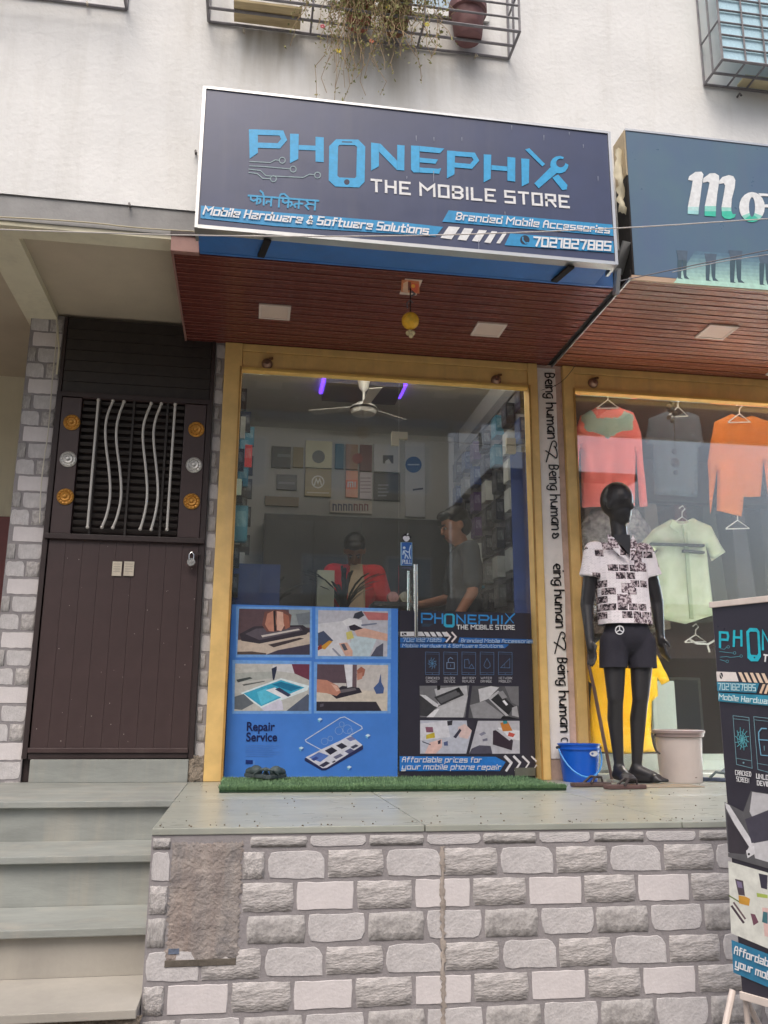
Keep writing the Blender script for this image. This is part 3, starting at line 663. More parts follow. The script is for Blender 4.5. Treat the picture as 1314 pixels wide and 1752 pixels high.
def logo_right(A, c=BLU):
    A.poly([(45, 378), (95, 381), (95, 538), (60, 538), (45, 520)], c); A.poly([(96, 381), (242, 396), (216, 424), (96, 413)], c); A.poly([(96, 450), (205, 461), (190, 486), (96, 478)], c); A.poly([(96, 508), (205, 516), (224, 512), (212, 545), (96, 538)], c)
    A.poly([(258, 408), (306, 411), (302, 548), (258, 573)], c); A.line([(307, 426), (414, 434), (432, 466), (400, 502), (306, 494)], 28, c)
    A.poly([(475, 430), (520, 433), (516, 575), (475, 596)], c); A.poly([(521, 494), (614, 503), (614, 530), (520, 522)], c); A.poly([(615, 446), (662, 450), (661, 592), (615, 586)], c)
    A.poly([(697, 455), (745, 458), (742, 600), (700, 620)], c)
    A.poly([(720, 402), (745, 394), (838, 488), (822, 502)], c); A.poly([(880, 568), (916, 550), (970, 612), (966, 638), (940, 642)], c)
    A.poly([(775, 602), (872, 505), (908, 540), (800, 632)], c)
    o = []; i_ = []
    for k in range(13):
        a = R(-60-k*25); 
        o.append((922+54*math.cos(a), 492+52*math.sin(a))); i_.append((930+27*math.cos(a), 482+26*math.sin(a)))
    for k in range(12): A.poly([o[k], o[k+1], i_[k+1], i_[k]], c)
logo_left(A)
G1 = (150, 176, 182)
for q in ([(345, 485), (470, 492), (500, 476), (525, 478)], [(345, 512), (420, 515), (590, 530)], [(340, 532), (410, 540), (445, 572), (670, 582), (710, 562), (738, 566)], [(340, 552), (390, 558), (425, 588), (470, 590)]): A.line(q, 5, G1)
for (x, y) in ((543, 478), (609, 532), (757, 568), (489, 590)): A.circ(x, y, 18, 5, G1)
H = (60, 164, 214)   # the hindi name
for q in ([(338, 692), (415, 698)], [(392, 695), (388, 742)], [(352, 697), (352, 716), (368, 724), (390, 716)], [(391, 712), (408, 712), (412, 728), (402, 738)], [(432, 700), (430, 748)], [(432, 700), (424, 676), (410, 664)], [(415, 698), (600, 712)], [(478, 706), (474, 754)], [(474, 730), (450, 728), (446, 738)],
          [(525, 709), (522, 760)], [(525, 706), (534, 684), (556, 682), (584, 709)], [(582, 712), (577, 764)], [(548, 712), (546, 730), (560, 738), (578, 732)], [(580, 730), (598, 732), (602, 748), (592, 756)], [(600, 712), (762, 724)], [(646, 718), (642, 768)], [(644, 742), (624, 742), (614, 750), (622, 762)], [(644, 740), (666, 742)], [(745, 724), (740, 778)], [(690, 722), (704, 742), (684, 754), (702, 774)], [(704, 744), (741, 748)]): A.line(q, 11, H)
A.poly([(50, 753), (500, 793), (1314, 858), (1314, 930), (500, 878), (46, 830)], STR)
A.zo = A.z = (690, 140, 3.458)
logo_right(A)
A.poly([(35, 838), (235, 860), (190, 917), (33, 906)], STR)
A.poly([(268, 762), (1236, 846), (1243, 914), (230, 829)], STR); A.poly([(632, 898), (1242, 945), (1247, 1014), (598, 968)], STR)
for q in ([(268, 857), (334, 862), (285, 933), (219, 925)], [(360, 867), (414, 871), (372, 941), (319, 935)], [(447, 877), (494, 881), (450, 948), (405, 943)], [(522, 885), (555, 888), (515, 956), (478, 951)], [(592, 890), (614, 892), (572, 958), (549, 956)]): A.poly(q, WHT)
rd_ = random.Random(5)
for (x, y, h_) in ((75, 320, 30), (830, 318, 28), (1063, 372, 20), (178, 530, 60), (180, 330, 22), (600, 770, 18), (445, 940, 60), (345, 330, 20), (20, 560, 14), (640, 260, 24), (980, 300, 16), (1150, 560, 26)): A.poly([(x-2, y), (x+3, y), (x+2, y+h_), (x, y+h_+4)], (150, 158, 176))
A.disc(718, 937, 28, (26, 40, 62)); A.line([(706, 922), (706, 938), (722, 956), (736, 954)], 8, STR)
A.build('print')
text('THE MOBILE STORE', PS, (636, 327), (973, 355), 19, WHT, SG, thick=.62, gap=2.2, lift=.002)
text('Mobile Hardware & Software Solutions', PS, (348, 367.5), (731, 401.5), 13, WHT, SG, thick=.6, shear=.22, gap=2.0, lift=.007)
text('Branded Mobile Accessories', PS, (780, 376.5), (1041, 400), 11.5, WHT, SG, thick=.55, shear=.2, gap=2.0, lift=.007)
text('7021827885', PS, (912, 421.5), (1043, 429.5), 14.5, WHT, SG, thick=.62, shear=.15, gap=1.7, lift=.007)

YR = -1.20
r0 = at(1066, 214, YR).x+.012; rt = at(1180, 236, YR).z
SR = thing('sign_board', 'blue grey clothes shop sign board starting with a script M above the brown soffit', 'sign', (r0+1, YR, SZ))
m_flexb = M('blue grey flex print', (78, 102, 132), rough=.3, var=.2, scale=3, bump=.12, bscale=9, spec=.7, alt=(84, 114, 130), streak=.25, streakcol=(100, 104, 128))
part('panel', m_flexb, SR, (r0, 4.7, YR, YR+.03, SZ+.014, rt))
part('frame', m_alu, SR, (r0-.004, 4.7, YR-.004, YR+.03, rt+.0005, rt+.012))
part('side_panel', M('torn beige side flex', (176, 160, 132), rough=.7, var=.3, scale=6, bump=.4), SR, (r0-.012, r0-.002, YR-.002, YW-.004, (rt+SZ)/2+.16, rt), bevel=.002)
part('shaded_lower_side', m_dark, SR, (r0-.010, r0-.002, YR-.002, YW-.004, SZ+.02, (rt+SZ)/2+.158))  # shade on the lower side face put in as a near-black colour
b = MB(); b.bar((r0-.03, YR-.0, SZ+.20), (r0-.05, YW-.05, SZ+.06), .05, .012); b.build('bracket', m_alu, SR)
rf = rough_sheet('loose_flap', M('torn vinyl flap', (206, 198, 172), rough=.6, var=.1), SR, r0-.055, r0-.015, (rt+SZ)/2-.05, rt-.1, YR+.03, .02, 4, 14, 11, jag=.012)
PR = Plane((0, YR-.0008, 0), (0, -1, 0)); A = Art(PR, SR, zo=(1160, 280, 7.961))
# pale green ground with silhouettes of people at the foot of the board
A.z = (1030, 0, 3.503)
for k in range(9):
    c = tuple(int(a+(b_-a)*k/8) for a, b_ in zip((96, 128, 150), (190, 232, 216))); y = 1500+k*19
    A.poly([(560-k*14, y+6+k*2), (1060, y+40+k*2), (1060, y+76+k*2), (540-k*14, y+28+k*2)], c)
def sil(A, pts, c): A.poly(pts, c)
D1 = (72, 96, 108)
for (x, y0, s_) in ((480, 1500, .9), (650, 1520, 1), (800, 1500, 1.15), (975, 1520, 1.1)):
    yb = 1500+170*1+(x-480)*.075
    A.poly([(x-38*s_, y0), (x+36*s_, y0+4), (x+30*s_, y0+62), (x-26*s_, y0+60)], (88, 106, 124))
    A.poly([(x-30*s_, y0+58), (x-2, y0+60), (x-8*s_, yb-4), (x+6, yb+4), (x-28*s_, yb), (x-30*s_, yb-30)], D1)
    A.poly([(x+2, y0+60), (x+30*s_, y0+62), (x+28*s_, yb-16), (x+48*s_, yb+4), (x+14*s_, yb), (x+6*s_, yb-30)], D1)
A.z = (1160, 280, 7.961)
TEAL = (70, 204, 176); W2 = (240, 244, 246)
def stem(pts, k):  # a stroke whose foot fades to teal in three bands
    A.poly(pts, W2)
A.poly([(135, 225), (150, 175), (235, 115), (318, 112), (345, 150), (330, 230), (300, 480), (282, 600), (132, 590), (180, 350), (198, 235)], W2)
A.poly([(335, 235), (345, 200), (430, 135), (500, 132), (556, 165), (560, 235), (530, 430), (516, 580), (362, 580), (400, 400), (428, 262), (400, 248), (338, 262)], W2)
A.poly([(556, 240), (600, 185), (690, 158), (752, 175), (778, 225), (770, 330), (730, 480), (722, 600), (590, 596), (620, 430), (640, 300), (618, 268), (560, 280)], W2)
for (a, c, f, g_) in ((132, 282, 590, 695), (362, 516, 580, 722)):
    A.poly([(a, f), (c, f), (c-3, (f+g_)/2), (a-2, (f+g_)/2)], (196, 236, 236) if a < 200 else (150, 226, 212)); A.poly([(a-2, (f+g_)/2), (c-3, (f+g_)/2), (c-6, g_), (a-2, g_-8)], (170, 228, 230) if a < 200 else TEAL)
A.poly([(590, 597), (722, 600), (725, 650), (592, 650)], (160, 226, 214)); A.poly([(592, 650), (725, 650), (742, 690), (785, 690), (770, 735), (700, 760), (630, 748), (596, 710)], TEAL)
for k in range(20):
    a0, a1 = R(k*18), R(k*18+18); q = [(1005+f*math.cos(a), 595+g_*math.sin(a)) for (a, f, g_) in ((a0, 175, 205), (a1, 175, 205), (a1, 42, 135), (a0, 42, 135))]
    my = math.sin((a0+a1)/2); A.poly(q, TEAL if my > .86 else ((150, 222, 208) if my > .6 else W2))
A.poly([(1090, 405), (1300, 420), (1300, 450), (1120, 445)], W2); A.poly([(1150, 560), (1300, 555), (1300, 600), (1160, 600)], W2)
A.poly([(1240, 350), (1330, 330), (1400, 560), (1360, 760), (1300, 740), (1250, 600)], W2)
A.build('print')

# ================================================================== SHOP GLASS
def quad_thing(name, label, cat, pts, Y, th, mat, **k):
    pass
GF = thing('glass_front', 'fixed glass pane and top pane of the phone shop with a blue repair poster', 'glass front', ((JL+JR)/2, YG, PZ))
xd = at(683, 900, YG).x; zt_ = at(683, 752, YG).z; zlo = at(683, 1330, YG).z
part('pane', GLASS, GF, (JL+.002, xd-.003, YG, YG+.008, zlo-.02, 3.53))
part('pane', GLASS, GF, (xd-.0028, JR-.002, YG, YG+.008, zt_+.003, 3.53))
part('sill_channel', m_alu, GF, (JL+.002, xd-.004, YG-.006, YG+.014, PZ+.019, zlo-.019))
GD = thing('glass_door', 'glass shop door with a long steel handle and a black repair poster', 'glass door', ((xd+JR)/2, YG, PZ))
part('pane', GLASS, GD, (xd, JR-.006, YG, YG+.008, zlo-.015, zt_-.002))
m_fit = M('satin steel patch fitting', (206, 200, 178), rough=.4, var=.1, metal=.5)
a = at(670, 739, YG); c = at(697, 763, YG)
part('patch_fitting', m_fit, GF, (a.x, xd-.004, YG-.012, YG+.02, c.z, a.z)); part('patch_fitting', m_fit, GF, (xd-.0039, c.x, YG-.012, YG+.02, zt_+.004, a.z))
a = at(866, 750, YG); c = at(882, 776, YG)
part('patch_fitting', m_fit, GD, (a.x, c.x, YG-.012, YG+.02, c.z, zt_-.004)); part('patch_fitting', m_fit, GF, (a.x, c.x, YG-.012, YG+.02, zt_+.004, a.z))
a = at(880, 1315, YG); part('patch_fitting', M('dull steel', (120, 122, 112), rough=.5, var=.2, metal=.6), GD, (a.x, JR-.012, YG-.014, YG+.02, PZ+.02, a.z+.005))
h0 = at(711, 966, YG-.06); h1 = at(712, 1090, YG-.06)
b = MB(); b.tube([h0, (h1.x, h0.y, h1.z)], .0125, 12); HN = b.build('handle', m_steel, GD, smooth=True)
for zz in (h0.z-.06, h1.z+.06):
    b = MB(); b.tube([(h0.x, YG-.055, zz), (h0.x, YG, zz)], .007, 8); b.build('standoff', m_steel, GD)
b = MB(); b.tube([(h0.x-.022, YG+.06, h0.z-.02), (h0.x-.022, YG+.06, h1.z+.10)], .009, 10); b.build('handle', m_steel, GD, smooth=True)
PG = Plane((0, YG-.0006, 0), (0, -1, 0))
# ---- the blue poster
BP = (72, 130, 214); a = at(393, 1034, YG); c = at(683, 1329, YG)
m_bl_ = M('blue poster vinyl', BP, rough=.32, var=.10, scale=5, bump=.08, bscale=24, spec=.6, streak=.2, streakcol=(80, 120, 205))
part('poster', m_bl_, GF, (JL+.004, xd-.006, YG-.0022, YG-.0004, zlo-.012, a.z))
PB = Plane((0, YG-.0026, 0), (0, -1, 0)); A = Art(PB, GF, zo=(380, 1020, 4.106), lift=.0002)
LB = (120, 172, 236); 
for (x0_, y0_, x1_, y1_) in ((98, 72, 632, 430), (655, 78, 1188, 442), (72, 448, 628, 826), (645, 462, 1184, 824)):
    A.poly([(x0_, y0_), (x1_, y0_+8), (x1_, y1_), (x0_, y1_)], LB)
def photo(A, q, shapes):
    """a printed picture: shapes given in 0..1 of its own frame (x right, y down)"""
    (ax, ay), (bx_, by), (cx, cy), (dx, dy) = q
    def m(u, v): return (ax*(1-u)*(1-v)+bx_*u*(1-v)+cx*u*v+dx*(1-u)*v, ay*(1-u)*(1-v)+by*u*(1-v)+cy*u*v+dy*(1-u)*v)
    for c, pts in shapes: A.poly([m(max(0, min(1, u)), max(0, min(1, v))) for u, v in pts], c)
FULL = [(0, 0), (1, 0), (1, 1), (0, 1)]
SK = (196, 138, 118); SK2 = (168, 106, 88); SK3 = (222, 178, 160)
ph1 = [((96, 76, 82), FULL), ((150, 158, 160), [(.7, 0), (1, 0), (1, .4), (.72, .35)]), ((120, 128, 136), [(.8, .1), (1, .05), (1, .32), (.84, .34)]), ((206, 190, 176), [(0, .68), (.5, .66), (1, .5), (1, 1), (0, 1)]), ((58, 52, 62), [(.02, .55), (.22, .38), (.9, .34), (1, .45), (.95, .55), (.3, .76), (.05, .7)]), ((96, 88, 98), [(.1, .55), (.25, .43), (.86, .38), (.9, .46), (.3, .68)]),
       ((214, 206, 200), [(.32, .58), (.84, .42), (.86, .45), (.34, .62)]), ((120, 80, 74), [(.36, .06), (.62, 0), (.74, .12), (.72, .4), (.56, .48), (.4, .5), (.33, .35)]), (SK, [(.40, .10), (.5, .02), (.54, .3), (.5, .49), (.43, .48), (.37, .34)]), (SK3, [(.53, .04), (.62, .06), (.66, .3), (.6, .48), (.54, .46)]), (SK2, [(.62, .08), (.7, .14), (.72, .38), (.66, .44), (.63, .3)]),
       ((40, 34, 40), [(.48, .04), (.51, .02), (.53, .47), (.50, .48)]), ((70, 60, 64), [(.42, .78), (.86, .62), (.92, .64), (.5, .84)]), ((72, 66, 84), [(.4, 1), (.56, .9), (1, .76), (1, 1)]), ((90, 76, 74), [(0, .94), (.2, .93), (.4, .97), (.4, 1), (0, 1)])]
ph2 = [((196, 196, 206), FULL), ((218, 218, 224), [(0, .3), (.4, .22), (.5, 1), (0, 1)]), ((196, 214, 222), [(.5, .55), (.86, .56), (.74, 1), (.4, 1)]), ((74, 84, 110), [(0, .5), (.08, .45), (.22, .66), (.1, .8), (0, .78)]), ((214, 158, 60), [(.02, .82), (.16, .66), (.21, .68), (.1, .86)]), ((150, 60, 50), [(.0, .8), (.05, .74), (.06, .84), (0, .88)]), ((232, 232, 236), [(.34, .24), (.44, .16), (.62, .2), (.64, .36), (.4, .34)]), ((60, 62, 76), [(.52, .06), (.62, .0), (.66, .1), (.58, .18), (.5, .16)]), ((52, 46, 58), [(.44, .34), (.52, .3), (.66, .4), (.6, .48), (.46, .42)]),
       ((196, 120, 120), [(.64, .02), (1, .04), (1, .2), (.72, .2)]), (SK3, [(.52, .44), (.66, .38), (1, .5), (1, .66), (.7, .58), (.56, .56)]), ((216, 206, 120), [(.40, .48), (.48, .44), (.52, .6), (.42, .64)]), ((120, 128, 150), [(.62, .3), (.84, .26), (.84, .29), (.62, .34)]), (SK3, [(.3, .72), (.42, .7), (.5, .88), (.5, 1), (.4, 1)]), ((90, 92, 104), [(.33, .74), (.38, .72), (.43, .86), (.38, .88)]), ((86, 88, 106), [(.84, .8), (.94, .7), (.94, 1), (.76, 1)]), ((150, 152, 168), [(.2, .84), (.22, .82), (.34, 1), (.3, 1)])]
ph3 = [((196, 196, 192), FULL), ((176, 180, 176), [(0, .2), (.5, .16), (.52, .3), (0, .4)]), ((70, 78, 80), [(.02, .34), (.2, .28), (.24, .31), (.04, .4)]), ((96, 100, 98), [(.1, .44), (.4, .36), (.4, .38), (.12, .47)]), ((116, 58, 78), [(.76, 0), (1, 0), (1, .34), (.74, .16)]), ((214, 214, 218), [(.5, .02), (.76, .0), (.8, .2), (.52, .14)]), ((226, 240, 244), [(.08, .62), (.62, .30), (1, .46), (.98, .56), (.36, .94)]), ((66, 176, 212), [(.12, .63), (.62, .34), (.94, .5), (.36, .9)]), ((96, 200, 230), [(.3, .6), (.42, .52), (.64, .66), (.36, .88)]), ((30, 120, 160), [(.5, .44), (.62, .38), (.9, .5), (.76, .58)]),
       ((238, 240, 246), [(.42, .56), (.54, .5), (.72, .68), (.66, .74)]), ((60, 66, 96), [(.54, .54), (.6, .5), (.76, .66), (.72, .7)]), ((44, 50, 74), [(.49, .1), (.56, .05), (.56, .12), (.53, .34), (.51, .34)]), ((216, 214, 232), [(.36, .94), (.6, .76), (.64, .8), (.66, .98), (.4, 1)]), ((104, 112, 120), [(0, .7), (.12, .64), (.26, .84), (.1, .98), (0, .96)]), ((90, 98, 118), [(.7, 1), (.98, .64), (1, .66), (1, 1)])]
ph4 = [((206, 200, 196), FULL), ((96, 78, 88), [(0, 0), (.4, 0), (.42, .4), (0, .4)]), ((110, 90, 98), [(.4, 0), (.56, 0), (.56, .5), (.42, .5)]), ((214, 204, 190), [(0, .55), (.3, .5), (1, .6), (1, 1), (0, 1)]), ((48, 44, 56), [(.18, .62), (.36, .46), (.6, .5), (.64, .6), (.28, .74)]), ((110, 104, 110), [(.3, .55), (.54, .5), (.56, .55), (.33, .62)]), ((228, 228, 234), [(.38, 0), (.5, 0), (.5, .48), (.43, .5)]), (SK, [(0, .32), (.14, .34), (.3, .46), (.34, .6), (.28, .68), (.14, .62), (0, .6)]), (SK3, [(.2, .42), (.28, .46), (.33, .56), (.28, .58)]), (SK2, [(.56, .12), (.62, .04), (.68, .1), (.66, .24), (.58, .32)]), (SK, [(.56, .2), (.64, .16), (.64, .3), (.57, .34)]),
       ((74, 98, 150), [(.8, .5), (.87, .38), (.9, .18), (.91, .38), (.95, .5), (.94, .62), (.84, .63)]), ((52, 48, 58), [(0, .8), (.84, .8), (.92, 1), (0, 1)]), ((96, 92, 104), [(.05, .86), (.1, .84), (.1, .9), (.05, .92)])]
photo(A, [(120, 88), (618, 96), (616, 412), (106, 410)], ph1); photo(A, [(676, 98), (1166, 106), (1160, 424), (672, 420)], ph2)
photo(A, [(92, 474), (614, 478), (608, 806), (86, 806)], ph3); photo(A, [(668, 478), (1166, 484), (1160, 806), (662, 806)], ph4)
# the exploded phone drawing
A.line([(585, 1010), (830, 855), (860, 848), (980, 915), (984, 930), (730, 1075), (700, 1082), (590, 1022), (585, 1010)], 6, (206, 222, 244))
for (x, y, r_) in ((820, 945, 34), (760, 1000, 22), (720, 1020, 30), (840, 900, 22), (900, 950, 24), (880, 935, 40)): A.circ(x, y, r_*.8, 3, (150, 186, 238), n=10)
A.poly([(580, 1140), (700, 1080), (900, 985), (990, 1050), (990, 1075), (730, 1222), (700, 1224), (580, 1155)], (44, 50, 96)); A.poly([(586, 1132), (706, 1072), (905, 980), (986, 1046), (735, 1205), (705, 1208)], (222, 224, 236))
for (q, c) in (([(610, 1135), (680, 1095), (750, 1120), (690, 1165)], (92, 126, 200)), ([(720, 1085), (770, 1060), (810, 1085), (760, 1115)], (46, 46, 66)), ([(800, 1050), (840, 1030), (880, 1055), (840, 1075)], (50, 50, 70)), ([(870, 1000), (910, 985), (940, 1005), (900, 1020)], (120, 130, 180)), ([(780, 1130), (830, 1105), (850, 1120), (800, 1145)], (110, 112, 140)), ([(860, 1090), (900, 1068), (930, 1085), (890, 1108)], (96, 100, 140)), ([(680, 1190), (730, 1160), (760, 1172), (710, 1202)], (60, 60, 84)), ([(900, 1060), (940, 1040), (960, 1052), (920, 1072)], (70, 74, 100)), ([(625, 1145), (660, 1126), (680, 1138), (645, 1158)], (60, 80, 150)), ([(770, 1165), (790, 1154), (800, 1160), (780, 1171)], (60, 60, 80))): A.poly(q, c)
for (x, y) in ((688, 868), (1024, 982), (556, 1070), (893, 1204)):
    A.poly([(x-18, y-4), (x, y-14), (x+18, y-4), (x, y+6)], (214, 238, 252)); A.poly([(x-18, y-4), (x, y+6), (x, y+22), (x-16, y+12)], (110, 180, 226)); A.poly([(x+18, y-4), (x, y+6), (x, y+22), (x+16, y+12)], (60, 110, 190))
for k in range(6): A.line([(165, 1048+k*15), (400-(k % 3)*22, 1050+k*15)], 3, (92, 140, 212))
A.poly([(165, 1150), (215, 1152), (215, 1178), (165, 1178)], (28, 52, 120)); A.poly([(220, 1156), (228, 1156), (228, 1184), (220, 1184)], (110, 160, 226))
A.build('print')
def font_text(s, plane, p0, p1, colr, parent, lift=.003, bold=0, up=1.0):
    cu = bpy.data.curves.new('t', 'FONT'); cu.body = s; cu.size = 1; cu.offset = bold; cu.fill_mode = 'FRONT'; o = bpy.data.objects.new('t', cu); col.objects.link(o)
    me = bpy.data.meshes.new_from_object(o.evaluated_get(bpy.context.evaluated_depsgraph_get())); bpy.data.objects.remove(o)
    xs = [v.co.x for v in me.vertices]; x0, x1 = min(xs), max(xs); Aq = plane(*p0); B = plane(*p1); e = (B-Aq); k = e.length/(x1-x0); ex = e.normalized(); ey = ex.cross(plane.n)*-1
    vs = [Aq+ex*(v.co.x-x0)*k+ey*v.co.y*k*up+plane.n*lift for v in me.vertices]; b = MB(); b.add(vs, [tuple(p.vertices) for p in me.polygons], colr)
    return b.build('lettering', PRINT, parent)
font_text('Repair', PB, (422, 1250), (470, 1250), (24, 34, 88), GF, bold=.02, up=1.12); font_text('Service', PB, (421, 1268), (474, 1268), (24, 34, 88), GF, bold=.02, up=1.12)
# ---- the black poster on the door
BK = (50, 48, 60); a = at(683, 1044, YG)
m_bk = M('black poster vinyl', BK, rough=.32, var=.12, scale=5, bump=.08, bscale=24, spec=.6)
part('poster', m_bk, GD, (xd+.003, JR-.008, YG-.0022, YG-.0004, zlo-.010, a.z))
Z = (670, 1020, 4.106)
def repair_print(A, PLN_, par, T, full=True):
    """T maps the door poster's own drawing units to photo points"""
    def m(p): return T(*p)
    sc_ = (T(1000, 0)[0]-T(0, 0)[0])/1000
    LBL = (58, 150, 222)
    P_ = lambda pts, c: A.poly([m(p) for p in pts], c)
    def Lr(pts, t, c): A.line([m(p) for p in pts], t*sc_, c)
    # name: P H O N E P H I X drawn as strokes
    for q in ([(212, 185), (212, 122), (275, 124), (288, 142), (275, 162), (212, 160)], [(305, 125), (305, 188)], [(357, 126), (357, 190)], [(305, 154), (357, 156)], [(460, 192), (460, 132), (515, 190), (515, 134)], [(592, 136), (540, 134), (540, 190), (592, 192)], [(540, 162), (585, 164)], [(615, 192), (615, 135), (672, 137), (684, 152), (672, 168), (615, 166)], [(700, 138), (700, 192)], [(748, 138), (748, 194)], [(700, 166), (748, 166)], [(775, 140), (775, 192)], [(800, 122), (855, 188)], [(800, 192), (840, 145), (862, 125)]):
        Lr(q, 11 if q[0] != (800, 122) else 6, LBL)
    A.ring([m(p) for p in ((380, 122), (430, 123), (444, 136), (443, 206), (430, 220), (380, 219), (366, 206), (367, 135))], [m(p) for p in ((388, 134), (422, 135), (428, 141), (427, 196), (422, 200), (388, 199), (382, 195), (382, 140))], (58, 178, 216))
    for k in range(3): Lr([(212, 196+k*7), (290-k*12, 197+k*7)], 2, (60, 110, 140))
    P_([(62, 250), (215, 250), (235, 280), (62, 282)], (232, 232, 236)); P_([(72, 257), (105, 257), (105, 276), (72, 276)], (40, 40, 50)); Lr([(80, 260), (88, 270), (98, 273)], 4, (230, 230, 235))
    for k in range(4): P_([(225+k*42, 251), (255+k*42, 252), (275+k*42, 284), (245+k*42, 283)], (232, 232, 236))
    for k in range(2): Lr([(385+k*40, 256), (412+k*40, 286), (385+k*40, 318)], 12, (236, 226, 226))
    P_([(60, 292), (365, 292), (390, 306), (365, 326), (60, 326)], (44, 110, 186)); P_([(478, 290), (995, 304), (995, 332), (466, 326)], (44, 110, 186)); P_([(60, 332), (800, 336), (825, 340), (795, 366), (60, 362)], (44, 110, 186))
    ic = (92, 122, 160)
    for i in range(5):
        x = 238+i*128; Lr([(x, 392), (x+96, 396), (x+96, 552), (x, 550), (x, 392)], 3, ic); Lr([(x, 536), (x+96, 538)], 2, ic); Lr([(x, 406), (x+96, 408)], 1.5, ic)
        cx, cy = x+48, 472
        if i == 0:
            for k in range(9):
                a = 2*math.pi*k/9; Lr([(cx, cy), (cx+22*math.cos(a), cy+24*math.sin(a)), (cx+30*math.cos(a+.3), cy+40*math.sin(a+.3))], 3, (92, 140, 180))
            Lr([(cx-26, cy-12), (cx, cy-24), (cx+24, cy-8), (cx+20, cy+20), (cx-14, cy+22), (cx-26, cy-12)], 2, ic)
        if i == 1: Lr([(cx-26, cy-6), (cx+26, cy-5), (cx+26, cy+38), (cx-26, cy+36), (cx-26, cy-6)], 4, (130, 156, 190)); Lr([(cx-16, cy-6), (cx-16, cy-30), (cx, cy-42), (cx+16, cy-30)], 4, (130, 156, 190)); Lr([(cx, cy+8), (cx, cy+22)], 4, ic)
        if i == 2: Lr([(cx-30, cy-26), (cx-6, cy-26), (cx-6, cy-32), (cx+2, cy-14), (cx+2, cy+4)], 4, ic); Lr([(cx-30, cy-26), (cx-30, cy+32), (cx-6, cy+32)], 4, ic); Lr([(cx, cy+34), (cx+20, cy+6), (cx+38, cy+36), (cx, cy+34)], 4, ic)
        if i == 3: Lr([(cx, cy-34), (cx+20, cy), (cx+22, cy+22), (cx+6, cy+34), (cx-12, cy+32), (cx-22, cy+16), (cx-16, cy-4), (cx, cy-34)], 3.5, ic)
        if i == 4: Lr([(cx-32, cy+30), (cx+32, cy-34), (cx+32, cy+32), (cx-32, cy+30)], 3.5, ic); Lr([(cx-4, cy+30), (cx-4, cy+4)], 2, ic)
        A.disc(*m((cx, 545)), 3*sc_, ic, n=8)
    g = lambda v: (v, v, v+4)
    pA = [(g(120), FULL), (g(190), [(.3, .1), (.95, 0), (1, .35), (.4, .62)]), (g(64), [(0, .3), (.14, .42), (.36, .68), (.18, .98), (0, .95)]), (g(214), [(0, .28), (.12, .30), (.4, .6), (.38, .68), (.3, .64)]), (g(54), [(.3, .36), (.8, .05), (.92, .3), (.45, .62)]), (g(100), [(.36, .4), (.76, .14), (.84, .28), (.45, .56)]), (g(196), [(.4, .66), (1, .32), (.96, 1), (.2, 1)]), (g(232), [(.14, 1), (.32, .76), (.42, .74), (.3, 1)]), (g(40), [(.35, 0), (.42, 0), (.42, .12), (.36, .15)]), (g(30), [(.72, .1), (.8, .05), (.84, .2), (.78, .22)])]
    pB = [(g(92), FULL), (g(206), [(.14, .1), (.4, 0), (.58, .04), (.36, .4), (.2, .5)]), (g(150), [(0, .6), (.3, .46), (.7, .9), (.64, 1), (.1, 1)]), (g(120), [(.7, 0), (1, 0), (1, .6), (.85, .5)]), (g(44), [(.4, .4), (.58, .18), (.9, .62), (.78, .92)]), (g(190), [(.36, .38), (.56, .14), (.6, .18), (.42, .42), (.8, .9), (.74, .92)]), (g(150), [(.55, .2), (.66, .14), (.76, .34), (.66, .4)]), (g(238), [(.66, .46), (.7, .42), (.78, .56), (.74, .6)]), (g(170), [(.86, .66), (.96, .6), (1, .95), (.86, .9)]), (g(30), [(.68, .92), (.8, .94), (1, 1), (.64, 1)])]
    pC = [((196, 200, 214), FULL), ((222, 222, 230), [(0, .1), (.5, 0), (.6, .5), (0, .6)]), ((60, 58, 70), [(.86, 0), (1, 0), (1, .32), (.92, .3)]), ((226, 200, 196), [(.72, .2), (.84, .1), (1, .3), (.96, .56), (.78, .5)]), ((58, 56, 76), [(.66, .5), (.76, .24), (.8, .3), (.72, .54)]), ((140, 90, 110), [(.1, .2), (.24, .2), (.26, .36), (.12, .36)]), ((206, 184, 60), [(.12, .44), (.28, .36), (.3, .52), (.12, .56)]), ((236, 200, 192), [(.2, .66), (.44, .56), (.46, .8), (.34, 1), (.1, 1)]), ((52, 50, 60), [(.5, .02), (.6, 0), (.6, .14), (.52, .16)]), ((70, 74, 96), [(.04, .62), (.22, .72), (.22, .75), (.05, .66)]), ((84, 96, 140), [(.48, .66), (.56, .62), (.58, .76), (.5, .76)]), ((60, 50, 66), [(.36, .62), (.42, .58), (.42, .7), (.37, .72)])]
    pD = [((196, 196, 204), FULL), ((230, 230, 236), [(.5, .2), (1, .3), (1, .6), (.6, .5)]), ((206, 132, 60), [(.54, .06), (.72, .02), (.84, .3), (.62, .32)]), ((52, 140, 150), [(.6, 0), (.7, 0), (.72, .08), (.62, .1)]), ((200, 90, 80), [(.76, .34), (.9, .4), (.86, .5), (.74, .46)]), ((58, 46, 58), [(.4, .3), (.52, .26), (.86, .6), (.84, .9), (.44, .72)]), ((206, 206, 214), [(.46, .28), (.58, .26), (.82, .56), (.78, .6)]), ((86, 84, 100), [(.02, .84), (.16, .74), (.4, .76), (.46, 1), (0, 1)]), ((140, 140, 160), [(.1, .4), (.2, .32), (.26, .38), (.16, .46)]), ((120, 120, 140), [(.2, .56), (.3, .52), (.32, .6), (.22, .62)])]
